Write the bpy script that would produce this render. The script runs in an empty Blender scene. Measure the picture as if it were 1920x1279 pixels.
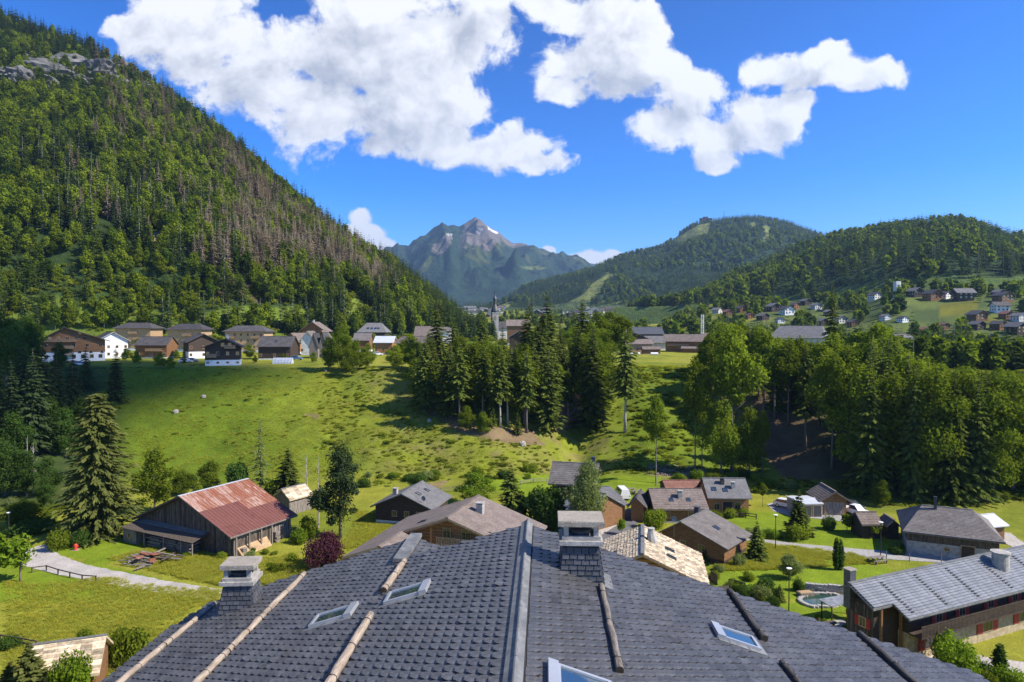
import bpy, bmesh, math, random
import numpy as np
from mathutils import Vector, Matrix
rng = np.random.default_rng(7)
random.seed(7)
R = math.radians
scene = bpy.context.scene
COL = scene.collection

# ------------------------------------------------------------------ camera
CAMZ, PITCH, F = 32.0, R(1.23), 1280.0
cd = bpy.data.cameras.new('camera'); cam = bpy.data.objects.new('camera', cd); COL.objects.link(cam)
cam.location = (0, 0, CAMZ); cam.rotation_euler = (R(90) - PITCH, 0, 0)
cd.sensor_width = 36; cd.lens = 24; cd.clip_start = 0.1; cd.clip_end = 40000
scene.camera = cam

# ------------------------------------------------------------------ light
SUN_EL, SUN_AZ = R(43), math.atan2(0.965, -0.26)          # azimuth from +Y towards +X
TOSUN = Vector((math.sin(SUN_AZ) * math.cos(SUN_EL), math.cos(SUN_AZ) * math.cos(SUN_EL), math.sin(SUN_EL)))
sd = bpy.data.lights.new('sun', 'SUN'); sun = bpy.data.objects.new('sun', sd); COL.objects.link(sun)
sd.energy = 4.35; sd.angle = R(0.5); sd.color = (1.0, 0.93, 0.82)
sun.rotation_euler = (-TOSUN).to_track_quat('-Z', 'Y').to_euler()
scene.view_settings.view_transform = 'Standard'; scene.view_settings.look = 'None'
scene.view_settings.gamma = 1; scene.view_settings.use_curve_mapping = False
scene.view_settings.exposure = 1.0
SKY_STRENGTH = 0.095

def build_world():
    w = bpy.data.worlds.new('World'); scene.world = w; w.use_nodes = True
    nt = w.node_tree; N = nt.nodes; L = nt.links
    for n in list(N): N.remove(n)
    def nd(t, **k):
        n = N.new(t)
        for a, b in k.items(): setattr(n, a, b)
        return n
    def math_(op, a, b=None, c=None, clamp=False):
        n = nd('ShaderNodeMath', operation=op, use_clamp=clamp)
        for i, x in enumerate((a, b, c)):
            if x is None: continue
            if isinstance(x, (int, float)): n.inputs[i].default_value = x
            else: L.new(x, n.inputs[i])
        return n.outputs[0]
    def vec(op, a, b):
        n = nd('ShaderNodeVectorMath', operation=op)
        for i, x in enumerate((a, b)):
            if isinstance(x, (tuple, list)): n.inputs[i].default_value = x
            else: L.new(x, n.inputs[i])
        return n
    out = nd('ShaderNodeOutputWorld'); bg = nd('ShaderNodeBackground')
    sky = nd('ShaderNodeTexSky', sky_type='NISHITA', sun_disc=False)
    sky.sun_elevation = SUN_EL; sky.sun_rotation = SUN_AZ; sky.altitude = 1000; sky.air_density = 1.0
    sky.dust_density = 0.2; sky.ozone_density = 3.0
    hs = nd('ShaderNodeHueSaturation'); hs.inputs['Saturation'].default_value = 1.2; hs.inputs['Value'].default_value = 1.05
    dv = vec('MULTIPLY', sky.outputs[0], (0.2, 0.2, 0.2)); gm = nd('ShaderNodeGamma'); gm.inputs[1].default_value = 1.62; L.new(dv.outputs[0], gm.inputs[0]); up5 = vec('MULTIPLY', gm.outputs[0], (4.9, 5.0, 5.9)); L.new(up5.outputs[0], hs.inputs['Color'])
    tc = nd('ShaderNodeTexCoord'); sep = nd('ShaderNodeSeparateXYZ'); L.new(tc.outputs['Generated'], sep.inputs[0])
    y = math_('MAXIMUM', sep.outputs[1], 0.08)
    u = math_('DIVIDE', sep.outputs[0], y); v = math_('DIVIDE', sep.outputs[2], y)
    cb = nd('ShaderNodeCombineXYZ'); L.new(u, cb.inputs[0]); L.new(v, cb.inputs[1])
    front = math_('GREATER_THAN', sep.outputs[1], 0.15)
    def noise(vecin, scale, detail, rough, dist=0.0):
        n = nd('ShaderNodeTexNoise'); n.inputs['Scale'].default_value = scale; n.inputs['Detail'].default_value = detail
        n.inputs['Roughness'].default_value = rough; n.inputs['Distortion'].default_value = dist
        L.new(vecin, n.inputs['Vector']); return n
    wn = noise(cb.outputs[0], 5.0, 4, 0.55)
    wsub = vec('SUBTRACT', wn.outputs['Color'], (0.5, 0.5, 0.5)); wmul = vec('MULTIPLY', wsub.outputs[0], (0.085, 0.06, 0.0))
    warped = vec('ADD', cb.outputs[0], wmul.outputs[0])
    blobs = [(250,45,60,22),(330,60,90,45),(390,120,95,60),(370,10,120,50),(480,160,120,75),(540,90,120,60),(440,80,90,60),(600,200,120,85),
      (640,110,150,100),(720,240,110,65),(740,120,160,110),(820,200,120,80),(860,80,110,80),(700,15,130,40),(900,30,70,50),(900,290,110,46),(970,275,100,52),
      (1020,305,70,34),(690,280,50,28),(600,255,40,26),(840,265,90,60),
      (1030,15,70,40),(1110,30,120,60),(1080,120,75,60),(1060,175,50,28),(1150,130,100,55),(1210,60,60,50),(1220,120,80,45),(1290,180,90,65),
      (1270,240,85,52),(1350,260,95,55),(1340,308,66,24),(1420,225,90,65),(1440,130,80,38),(1530,140,90,38),(1600,150,66,42),(1565,110,30,28),
      (1500,205,50,46),(1640,140,34,28),(690,414,24,18),(672,430,20,14),(704,440,32,20),(722,462,34,18),(752,480,24,9),(1105,476,45,18),(1145,472,34,13),(1030,470,16,10),(1215,30,30,30)]
    def field(src):
        acc = None
        for (px, py, rx, ry) in blobs:
            c = ((px - 960) / F, (612 - py) / F, 0.0); s = (F / (rx * 1.08), F / (ry * 1.08), 0.0)
            a = vec('SUBTRACT', src, c); b = vec('MULTIPLY', a.outputs[0], s)
            ln = nd('ShaderNodeVectorMath', operation='LENGTH'); L.new(b.outputs[0], ln.inputs[0])
            d = ln.outputs['Value']
            if acc is None: acc = d
            else:
                m = nd('ShaderNodeMath', operation='SMOOTH_MIN'); L.new(acc, m.inputs[0]); L.new(d, m.inputs[1]); m.inputs[2].default_value = 0.22
                acc = m.outputs[0]
        return acc
    f1 = field(warped.outputs[0])
    n1 = noise(warped.outputs[0], 8.0, 10, 0.60, 0.1)
    dens0 = math_('SUBTRACT', 1.0, f1)
    nn = math_('MULTIPLY', math_('SUBTRACT', n1.outputs[0], 0.5), 2.7)
    nf = noise(warped.outputs[0], 26.0, 8, 0.62, 0.1); nn = math_('ADD', nn, math_('MULTIPLY', math_('SUBTRACT', nf.outputs[0], 0.5), 0.9)); dens = math_('ADD', dens0, nn)
    mr = nd('ShaderNodeMapRange', interpolation_type='SMOOTHSTEP'); L.new(dens, mr.inputs[0])
    mr.inputs[1].default_value = 0.02; mr.inputs[2].default_value = 0.38
    # scattered clouds for the part of the sky behind the camera
    n3 = noise(tc.outputs['Generated'], 3.0, 6, 0.58)
    mr3 = nd('ShaderNodeMapRange', interpolation_type='SMOOTHSTEP'); L.new(n3.outputs[0], mr3.inputs[0])
    mr3.inputs[1].default_value = 0.55; mr3.inputs[2].default_value = 0.68
    back = math_('MULTIPLY', math_('SUBTRACT', 1.0, front), mr3.outputs[0])
    up = nd('ShaderNodeMapRange'); L.new(sep.outputs[2], up.inputs[0]); up.inputs[1].default_value = 0.05; up.inputs[2].default_value = 0.2
    back = math_('MULTIPLY', back, up.outputs[0])
    mask = math_('ADD', math_('MULTIPLY', mr.outputs[0], front), back, clamp=True)
    # cloud colour: billows lit from the upper right, greyer where the cloud is thick
    off = vec('ADD', warped.outputs[0], (0.028, 0.036, 0.0)); n2 = noise(off.outputs[0], 8.0, 10, 0.60, 0.1)
    f2 = field(off.outputs[0]); dens2 = math_('ADD', math_('SUBTRACT', 1.0, f2), math_('MULTIPLY', math_('SUBTRACT', n2.outputs[0], 0.5), 2.7))
    rel = math_('MULTIPLY', math_('SUBTRACT', n1.outputs[0], n2.outputs[0]), 1.3)
    thick = nd('ShaderNodeMapRange'); L.new(dens2, thick.inputs[0]); thick.inputs[1].default_value = 0.0; thick.inputs[2].default_value = 1.0; thick.inputs[3].default_value = 1.0; thick.inputs[4].default_value = 0.64
    shade = math_('ADD', thick.outputs[0], math_('ADD', rel, math_('MULTIPLY', math_('SUBTRACT', nf.outputs[0], 0.5), 0.5)))
    ramp = nd('ShaderNodeMix', data_type='RGBA'); 
    shc = nd('ShaderNodeMapRange'); L.new(shade, shc.inputs[0]); shc.inputs[1].default_value = 0.45; shc.inputs[2].default_value = 1.0
    L.new(shc.outputs[0], ramp.inputs[0])
    ramp.inputs[6].default_value = (2.9, 3.05, 3.45, 1); ramp.inputs[7].default_value = (5.9, 5.9, 6.0, 1)
    mix = nd('ShaderNodeMix', data_type='RGBA'); L.new(mask, mix.inputs[0]); L.new(hs.outputs[0], mix.inputs[6]); L.new(ramp.outputs[2], mix.inputs[7])
    L.new(mix.outputs[2], bg.inputs[0]); bg.inputs[1].default_value = SKY_STRENGTH; L.new(bg.outputs[0], out.inputs[0])
build_world()
scene.cycles.max_bounces = 6; scene.cycles.diffuse_bounces = 4; scene.cycles.glossy_bounces = 2
scene.cycles.transmission_bounces = 4; scene.cycles.transparent_max_bounces = 6; scene.cycles.volume_bounces = 0
scene.cycles.use_denoising = True

# ------------------------------------------------------------------ camera geometry helpers
CT, ST = math.cos(PITCH), math.sin(PITCH)
def ray(px, py):
    a, b = (px - 960) / F, (639.5 - py) / F
    return np.array([a, CT + b * ST, -ST + b * CT])
def P(px, py, Y):                       # point seen at a pixel, at depth Y
    d = ray(px, py); t = Y / d[1]; return np.array([0, 0, CAMZ]) + d * t
def G(px, py, z=0.0):                   # point seen at a pixel, at height z
    d = ray(px, py); t = (z - CAMZ) / d[2]; return np.array([0, 0, CAMZ]) + d * t
def proj(x, y, z):                      # world -> pixel (numpy ok)
    zz = z - CAMZ; fw = y * CT - zz * ST; up = y * ST + zz * CT
    return 960 + F * x / fw, 639.5 - F * up / fw

# ------------------------------------------------------------------ value noise for terrain
def vnoise(x, y, seed=0):
    xi = np.floor(x).astype(np.int64); yi = np.floor(y).astype(np.int64); xf = x - xi; yf = y - yi
    def h(a, b):
        n = (a * 374761393 + b * 668265263 + seed * 1442695041) & 0x7fffffff
        n = ((n ^ (n >> 13)) * 1274126177) & 0x7fffffff
        return ((n ^ (n >> 16)) & 0xffff) / 65535.0
    sx = xf * xf * (3 - 2 * xf); sy = yf * yf * (3 - 2 * yf)
    return (h(xi, yi) * (1 - sx) + h(xi + 1, yi) * sx) * (1 - sy) + (h(xi, yi + 1) * (1 - sx) + h(xi + 1, yi + 1) * sx) * sy
def fbm(x, y, oct=4, seed=0):
    s = 0; a = 0.5; f = 1.0; t = 0
    for i in range(oct):
        s = s + a * vnoise(x * f, y * f, seed + i); t += a; a *= 0.5; f *= 2.03
    return s / t - 0.5
def inpoly(px, py, poly):
    px = np.asarray(px, float); py = np.asarray(py, float); c = np.zeros(np.broadcast(px, py).shape, bool); n = len(poly)
    for i in range(n):
        x1, y1 = poly[i]; x2, y2 = poly[(i + 1) % n]
        if y1 == y2: continue
        c ^= ((y1 > py) != (y2 > py)) & (px < (x2 - x1) * (py - y1) / (y2 - y1) + x1)
    return c
def smooth(a, b, x):
    t = np.clip((x - a) / (b - a), 0, 1); return t * t * (3 - 2 * t)

# ------------------------------------------------------------------ materials
MATS = {}
def newmat(name):
    m = bpy.data.materials.new(name); m.use_nodes = True; nt = m.node_tree
    for n in list(nt.nodes): nt.nodes.remove(n)
    o = nt.nodes.new('ShaderNodeOutputMaterial'); MATS[name] = m
    return m, nt, o
class NB:                                # tiny node-building helper
    def __init__(s, nt): s.nt = nt; s.N = nt.nodes; s.L = nt.links
    def n(s, t, ins=None, **k):
        n = s.N.new(t)
        for a, b in k.items(): setattr(n, a, b)
        for a, b in (ins or {}).items():
            if hasattr(b, 'is_linked'): s.L.new(b, n.inputs[a])
            else: n.inputs[a].default_value = b
        return n
    def mix(s, fac, a, b, mode='MIX'):
        n = s.N.new('ShaderNodeMix'); n.data_type = 'RGBA'; n.blend_type = mode
        for i, x in ((0, fac), (6, a), (7, b)):
            if hasattr(x, 'is_linked'): s.L.new(x, n.inputs[i])
            else: n.inputs[i].default_value = x if i == 0 else (*x[:3], 1)
        return n.outputs[2]
    def ramp(s, fac, a, b, c=0.0, d=1.0):
        return s.n('ShaderNodeMapRange', {0: fac, 1: a, 2: b, 3: c, 4: d}).outputs[0]
    def noise(s, vec, scale, detail=4, rough=0.55):
        return s.n('ShaderNodeTexNoise', {'Vector': vec, 'Scale': scale, 'Detail': detail, 'Roughness': rough}).outputs[0]
def mat(name, a, b=None, scale=1.0, rough=0.8, bump=0.15, bscale=8.0, stretch=(1, 1, 1), attr=None, metal=0.0, objvar=0.0, spec=0.4, fine=None, av=0.45):
    """noise-mottled surface between colours a and b; attr = per-piece random attribute; objvar = per-object variation"""
    m, nt, o = newmat(name); k = NB(nt); b = b or a
    tc = k.n('ShaderNodeTexCoord').outputs['Object']
    mp = k.n('ShaderNodeMapping', {'Vector': tc, 'Scale': stretch}).outputs[0]
    n1 = k.noise(mp, scale, 5, 0.6)
    c = k.mix(k.ramp(n1, 0.32, 0.68), a, b)
    if fine:
        n3 = k.noise(mp, fine, 3, 0.6); g = k.ramp(n3, 0.3, 0.7, 0.72, 1.25)
        c = k.mix(1.0, c, k.n('ShaderNodeCombineColor', {0: g, 1: g, 2: g}).outputs[0], 'MULTIPLY')
    if attr or objvar:
        if attr: rnd = k.n('ShaderNodeAttribute', attribute_name=attr).outputs['Fac']; amt = av
        else: rnd = k.n('ShaderNodeObjectInfo').outputs['Random']; amt = objvar
        g = k.ramp(rnd, 0, 1, 1 - amt, 1 + amt)
        c = k.mix(1.0, c, k.n('ShaderNodeCombineColor', {0: g, 1: g, 2: g}).outputs[0], 'MULTIPLY')
    p = k.n('ShaderNodeBsdfPrincipled', {'Base Color': c, 'Roughness': rough, 'Metallic': metal, 'Specular IOR Level': spec})
    if bump:
        n2 = k.noise(mp, bscale, 4, 0.6)
        bp = k.n('ShaderNodeBump', {'Height': n2, 'Strength': bump, 'Distance': 0.05}); nt.links.new(bp.outputs[0], p.inputs['Normal'])
    nt.links.new(p.outputs[0], o.inputs[0]); return m
def foliage(name, a, b, trans=0.35, objvar=0.35, c2=None):
    """leaves: light scattered back and passed through, varied leaf by leaf (rnd) and tree by tree"""
    m, nt, o = newmat(name); k = NB(nt)
    rnd = k.n('ShaderNodeAttribute', attribute_name='rnd').outputs['Fac']
    oi = k.n('ShaderNodeObjectInfo').outputs['Random']
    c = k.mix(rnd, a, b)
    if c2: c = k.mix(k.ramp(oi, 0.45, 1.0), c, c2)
    oi2 = k.n('ShaderNodeMath', {0: oi, 1: 7.31}, operation='MULTIPLY').outputs[0]
    oi2 = k.n('ShaderNodeMath', {0: oi2}, operation='FRACT').outputs[0]
    g = k.ramp(oi2, 0, 1, 1 - objvar, 1 + objvar)
    c = k.mix(1.0, c, k.n('ShaderNodeCombineColor', {0: g, 1: g, 2: g}).outputs[0], 'MULTIPLY')
    d = k.n('ShaderNodeBsdfDiffuse', {'Color': c}); t = k.n('ShaderNodeBsdfTranslucent', {'Color': k.mix(1.0, c, (1.2, 1.25, 0.55), 'MULTIPLY')})
    mx = k.n('ShaderNodeMixShader', {0: trans}); nt.links.new(d.outputs[0], mx.inputs[1]); nt.links.new(t.outputs[0], mx.inputs[2])
    nt.links.new(mx.outputs[0], o.inputs[0]); return m
def glass(name, tint=(0.02, 0.03, 0.04), rough=0.04, ior=1.6):
    m, nt, o = newmat(name); k = NB(nt)
    p = k.n('ShaderNodeBsdfPrincipled', {'Base Color': (*tint, 1), 'Roughness': rough, 'Specular IOR Level': 0.8, 'IOR': ior})
    nt.links.new(p.outputs[0], o.inputs[0]); return m

# ------------------------------------------------------------------ objects
def tag(o, label=None, cat=None, group=None, kind=None):
    if label: o['label'] = label
    if cat: o['category'] = cat
    if group: o['group'] = group
    if kind: o['kind'] = kind
    return o
def empty(name, loc=(0, 0, 0), rz=0.0, parent=None, scale=None):
    o = bpy.data.objects.new(name, None); COL.objects.link(o); o.location = loc; o.rotation_euler = (0, 0, rz); o.parent = parent
    o.empty_display_size = 0.5
    if scale is not None: o.scale = scale
    return o
def link(name, me, parent=None, loc=None, rz=None):
    o = bpy.data.objects.new(name, me); COL.objects.link(o); o.parent = parent
    if loc is not None: o.location = loc
    if rz is not None: o.rotation_euler = (0, 0, rz)
    return o
def np_mesh(name, V, faces_flat, sizes, mats, mi=None, rnd=None, smoothf=False, extra=None):
    me = bpy.data.meshes.new(name); V = np.asarray(V, np.float32)
    ff = np.asarray(faces_flat, np.int32); sz = np.asarray(sizes, np.int32)
    me.vertices.add(len(V)); me.vertices.foreach_set('co', V.ravel())
    me.loops.add(len(ff)); me.loops.foreach_set('vertex_index', ff)
    st = np.zeros(len(sz), np.int32); st[1:] = np.cumsum(sz)[:-1]
    me.polygons.add(len(sz)); me.polygons.foreach_set('loop_start', st); me.polygons.foreach_set('loop_total', sz)
    for m in mats: me.materials.append(MATS[m] if isinstance(m, str) else m)
    if mi is not None: me.polygons.foreach_set('material_index', np.asarray(mi, np.int32))
    me.polygons.foreach_set('use_smooth', np.full(len(sz), bool(smoothf)))
    me.update(calc_edges=True)
    if rnd is not None:
        at = me.attributes.new('rnd', 'FLOAT', 'FACE'); at.data.foreach_set('value', np.asarray(rnd, np.float32))
    for nme, (dom, typ, val) in (extra or {}).items():
        at = me.attributes.new(nme, typ, dom)
        at.data.foreach_set('color' if 'COLOR' in typ else 'value', np.asarray(val, np.float32).ravel())
    return me
class MB:                                # mesh builder: boxes, slabs, tubes -> ONE mesh object
    def __init__(s): s.V = []; s.Fc = []; s.M = []; s.Rn = []; s.m = 0; s.r = 0.5
    def poly(s, pts, faces):
        o = len(s.V); s.V.extend([tuple(map(float, p)) for p in pts])
        for f in faces: s.Fc.append([o + i for i in f]); s.M.append(s.m); s.Rn.append(s.r)
        return s
    def box(s, x0, x1, y0, y1, z0, z1):
        return s.poly([(x0,y0,z0),(x1,y0,z0),(x1,y1,z0),(x0,y1,z0),(x0,y0,z1),(x1,y0,z1),(x1,y1,z1),(x0,y1,z1)],
                      [(3,2,1,0),(4,5,6,7),(0,1,5,4),(1,2,6,5),(2,3,7,6),(3,0,4,7)])
    def slab(s, top, th, down=(0, 0, -1)):      # polygon (top, counter-clockwise from above) with thickness
        n = len(top); d = np.array(down, float) * th
        pts = [np.array(p, float) for p in top] + [np.array(p, float) + d for p in top]
        f = [tuple(range(n)), tuple(range(2 * n - 1, n - 1, -1))] + [((i + 1) % n, i, n + i, n + (i + 1) % n) for i in range(n)]
        return s.poly(pts, f)
    def prism(s, prof, y0, y1):                  # profile in x,z extruded along y (prof counter-clockwise seen from -y)
        n = len(prof)
        pts = [(x, y0, z) for x, z in prof] + [(x, y1, z) for x, z in prof]
        f = [tuple(range(n)), tuple(range(2 * n - 1, n - 1, -1))] + [((i + 1) % n, i, n + i, n + (i + 1) % n) for i in range(n)]
        return s.poly(pts, f)
    def bar(s, a, b, w, h=None):                 # rectangular bar from a to b
        a = np.array(a, float); b = np.array(b, float); d = b - a; d /= np.linalg.norm(d) + 1e-9
        up = np.array([0, 0, 1.0]) if abs(d[2]) < 0.95 else np.array([0, 1.0, 0])
        x = np.cross(d, up); x /= np.linalg.norm(x); z = np.cross(x, d); h = h or w
        pts = [p + x * sx * w / 2 + z * sz * h / 2 for p in (a, b) for sx, sz in ((-1,-1),(1,-1),(1,1),(-1,1))]
        return s.poly(pts, [(0,1,2,3),(7,6,5,4),(1,0,4,5),(2,1,5,6),(3,2,6,7),(0,3,7,4)])
    def tube(s, pts, rad, n=8, wob=0.0):
        pts = [np.array(p, float) for p in pts]; rad = rad if hasattr(rad, '__len__') else [rad] * len(pts); V = []; f = []
        for i, p in enumerate(pts):
            d = pts[min(i + 1, len(pts) - 1)] - pts[max(i - 1, 0)]; d /= np.linalg.norm(d) + 1e-9
            up = np.array([0, 0, 1.0]) if abs(d[2]) < 0.9 else np.array([0, 1.0, 0])
            x = np.cross(d, up); x /= np.linalg.norm(x); z = np.cross(x, d)
            for k in range(n):
                a = 2 * math.pi * k / n; r = rad[i] * (1 + wob * random.uniform(-1, 1)); V.append(p + x * math.cos(a) * r + z * math.sin(a) * r)
        for i in range(len(pts) - 1):
            for k in range(n):
                k2 = (k + 1) % n; f.append((i*n+k, i*n+k2, (i+1)*n+k2, (i+1)*n+k))
        f.append(tuple(range(n-1, -1, -1))); f.append(tuple((len(pts)-1)*n + k for k in range(n)))
        return s.poly(V, f)
    def mesh(s, name, mats, smoothf=False):
        mats = mats if isinstance(mats, (list, tuple)) else [mats]
        flat = [i for f in s.Fc for i in f]
        return np_mesh(name, s.V, flat, [len(f) for f in s.Fc], mats, s.M, s.Rn, smoothf)
    def build(s, name, mats, parent=None, loc=None, rz=None, smoothf=False):
        return link(name, s.mesh(name, mats, smoothf), parent, loc, rz)
# ================================================================== TERRAIN
PC = [-2500,-600,0,230,450,600,700,870,1000,1100,1240,1340,1450,1560,1700,1920,2500,4400]
def prof(Yb, Yt, rest, zt=19.5, z1=3.0):
    return [(0,14),(30,12),(60,0),(Yb,0),(Yb+10,z1),(Yt-7,zt-1.2),(Yt,zt)] + rest
LF = [(330,20),(450,26),(600,40),(1000,60),(3000,100),(12000,200)]
MD = [(330,19.5),(500,22),(900,35),(1500,60),(2500,95),(3500,130),(12000,300)]
R1 = [(330,19.5),(500,24),(900,60),(1500,95),(3500,160),(12000,300)]
R2 = [(230,19),(330,15),(430,18),(700,50),(900,68),(1500,120),(3500,200),(12000,300)]
R3 = [(230,18),(330,13),(430,20),(520,40),(650,64),(900,90),(1500,200),(3500,260),(12000,300)]
R4 = [(230,17),(330,13),(430,25),(520,46),(650,74),(900,110),(1500,230),(3500,260),(12000,300)]
PROFS = [prof(120,230,LF),prof(125,222,LF),prof(130,212,LF),prof(152,210,LF),prof(150,212,LF),prof(146,208,LF),prof(140,206,LF),prof(143,200,MD),prof(147,202,MD),
         prof(152,206,MD),prof(147,205,MD),prof(147,203,R1),prof(138,198,R2),prof(128,190,R2),prof(124,186,R3),prof(119,180,R4),prof(115,175,R4),prof(115,175,R4)]
YN = np.concatenate([np.linspace(0, 100, 21)[:-1], np.linspace(100, 260, 81)[:-1], np.geomspace(260, 12000, 90)])
ZN = np.array([np.interp(YN, [a for a, b in p], [b for a, b in p]) for p in PROFS])
# round the kinks of the bank a little
for _ in range(2):
    Z2 = ZN.copy(); Z2[:, 21:99] = 0.25 * ZN[:, 20:98] + 0.5 * ZN[:, 21:99] + 0.25 * ZN[:, 22:100]; ZN = Z2
PCu = (np.array(PC) - 960) / F
def ground_h(x, y, detail=True):
    x = np.asarray(x, float); y = np.asarray(y, float); yy = np.maximum(y, 1.0); u = np.clip(x / yy, PCu[0], PCu[-1])
    ci = np.clip(np.searchsorted(PCu, u) - 1, 0, len(PCu) - 2); t = (u - PCu[ci]) / (PCu[ci + 1] - PCu[ci]); t = t * t * (3 - 2 * t)
    yi = np.clip(np.searchsorted(YN, yy) - 1, 0, len(YN) - 2); s = np.clip((yy - YN[yi]) / (YN[yi + 1] - YN[yi]), 0, 1)
    z = (ZN[ci, yi] * (1 - s) + ZN[ci, yi + 1] * s) * (1 - t) + (ZN[ci + 1, yi] * (1 - s) + ZN[ci + 1, yi + 1] * s) * t
    if detail:
        bank = smooth(126, 152, yy) * (1 - smooth(200, 216, yy)); far = smooth(330, 700, yy)
        z = z + bank * (fbm(x / 18, yy / 18, 3, 5) * 3.6 + fbm(x / 4, yy / 4, 2, 9) * 0.9) + far * fbm(x / 160, yy / 160, 3, 3) * 14
        # a gully with bare earth in the middle of the bank, a spur to its left
        px = 960 + F * u
        z = z - bank * 2.6 * np.exp(-((px - 1085) / 32) ** 2) + bank * 2.0 * np.exp(-((px - 930) / 70) ** 2)
    return z
def GT(px, py, y0=45.0, y1=1500.0):             # first point of the ground under a pixel
    ys = np.geomspace(y0, y1, 900); d = ray(px, py); t = ys / d[1]
    x = d[0] * t; z = CAMZ + d[2] * t; g = ground_h(x, ys); k = np.argmax(z <= g)
    if not (z <= g).any(): k = len(ys) - 1
    return np.array([x[k], ys[k], g[k]])
def gz(x, y): return float(ground_h(np.array([x]), np.array([y]))[0])

def lerp3(a, b, t): return a + (np.array(b) - a) * t[..., None]
def build_ground():
    pxs = np.concatenate([np.linspace(-2400, -80, 40), np.arange(-72, 2000, 6.0), np.linspace(2010, 4300, 40)])
    ys = np.concatenate([np.linspace(4, 60, 24)[:-1], np.linspace(60, 128, 80)[:-1], np.linspace(128, 215, 120)[:-1], np.linspace(215, 345, 60)[:-1], np.geomspace(345, 12000, 110)])
    U, Y = np.meshgrid((pxs - 960) / F, ys); X = U * Y; Z = ground_h(X, Y)
    PX, PY = proj(X, Y, Z)
    lawn = np.array([0.165, 0.225, 0.014]); meadow = np.array([0.245, 0.245, 0.028]); lush_and_shade = np.array([0.10, 0.145, 0.010]); dry = np.array([0.205, 0.19, 0.045])
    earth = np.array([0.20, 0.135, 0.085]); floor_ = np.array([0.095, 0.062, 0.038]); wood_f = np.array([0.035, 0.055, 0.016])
    C = np.broadcast_to(meadow, (*X.shape, 3)).copy()
    n1 = fbm(X / 22, Y / 22, 4, 21); n2 = fbm(X / 5, Y / 5, 3, 31)
    C = lerp3(C, lush_and_shade, smooth(-0.05, 0.25, n1 + 0.6 * n2) * 0.6)
    onbank = smooth(128, 150, Y) * (1 - smooth(204, 214, Y))
    left = 1 - smooth(430, 640, PX)  # left part of the bank: its shade is put into the grass colour, fading right
    C = lerp3(C, lush_and_shade, onbank * left * 0.95); C = lerp3(C, lush_and_shade * 1.1, onbank * 0.5)
    C = lerp3(C, dry, onbank * smooth(640, 760, PX) * smooth(-0.1, 0.2, n2 + 0.5 * n1) * 0.75)
    C = lerp3(C, earth * 0.9, onbank * smooth(600, 700, PX) * smooth(0.10, 0.28, fbm(X / 3.2, Y / 3.2, 4, 44)) * 0.45); C = lerp3(C, lush_and_shade * 1.15, onbank * smooth(1120, 1200, PX) * 0.85)
    # mown lawns on the right, by place
    for poly in ([(1330,955),(1600,965),(1690,1010),(1700,1040),(1380,1005)], [(1340,1040),(1560,1050),(1680,1065),(1600,1100),(1500,1125),(1330,1100)], [(0,1040),(180,1055),(320,1090),(200,1130),(0,1130)],
                 [(60,1030),(200,1000),(280,1015),(200,1060)], [(1460,1130),(1600,1120),(1560,1190),(1450,1180)], [(880,900),(1040,890),(1240,895),(1240,935),(1000,945)], [(1130,985),(1170,990),(1120,1010)]):
        m = inpoly(PX, PY, poly) & (Y < 150); C[m] = lawn * (1 + 0.25 * n1[m][:, None])
    # bare earth: the scar in the gully, the foot of the spruces, heaps at the foot of the bank
    for poly, col, a in (([(1060,730),(1120,720),(1108,760),(1075,805),(1040,810),(1045,770)], earth * 1.25, 0.9), ([(790,735),(860,770),(900,800),(1000,805),(1020,835),(960,830),(870,815),(800,780)], earth, 0.85),
                      ([(1215,880),(1270,872),(1330,893),(1290,902),(1220,890)], earth * 1.2, 0.8), ([(1420,720),(1530,735),(1650,800),(1640,890),(1480,900),(1400,800)], floor_ * 1.5, 0.95),
                      ([(1340,720),(1420,740),(1400,800),(1330,770)], earth * 0.8, 0.6), ([(575,776),(595,776),(590,788),(578,788)], earth * 1.3, 0.8), ([(790,905),(840,900),(830,915),(800,915)], earth * 1.2, 0.7)):
        m = inpoly(PX + 22 * n2, PY + 22 * n1, poly) & (Y > 120) & (Y < 230); C[m] = C[m] * (1 - a) + col * a
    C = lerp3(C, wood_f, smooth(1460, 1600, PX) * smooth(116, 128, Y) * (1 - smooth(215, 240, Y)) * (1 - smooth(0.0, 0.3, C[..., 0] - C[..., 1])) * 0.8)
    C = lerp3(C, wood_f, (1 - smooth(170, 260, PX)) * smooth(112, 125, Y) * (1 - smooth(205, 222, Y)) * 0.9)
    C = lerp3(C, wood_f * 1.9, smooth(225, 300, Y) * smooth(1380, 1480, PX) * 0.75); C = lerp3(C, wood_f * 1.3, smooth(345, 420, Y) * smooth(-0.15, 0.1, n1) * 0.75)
    for poly in ([(1765,570),(1835,566),(1832,592),(1760,594)], [(1840,596),(1880,590),(1890,612),(1830,614)], [(1385,575),(1430,568),(1425,590),(1380,592)]):
        mm = inpoly(PX + 8 * n2, PY + 8 * n2, poly) & (Y > 330); C[mm] = meadow * 0.55 * (1 + n1[mm][:, None])
    nr, nc = X.shape
    V = np.stack([X, Y, Z], -1).reshape(-1, 3)
    i = np.arange(nr - 1)[:, None] * nc + np.arange(nc - 1)[None]; f = np.stack([i, i + 1, i + nc + 1, i + nc], -1).reshape(-1)
    col = np.concatenate([C.reshape(-1, 3), np.ones((nr * nc, 1))], 1)
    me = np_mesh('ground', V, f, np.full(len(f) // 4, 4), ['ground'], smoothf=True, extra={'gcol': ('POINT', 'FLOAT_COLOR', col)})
    tag(link('ground', me), kind='structure')
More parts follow.
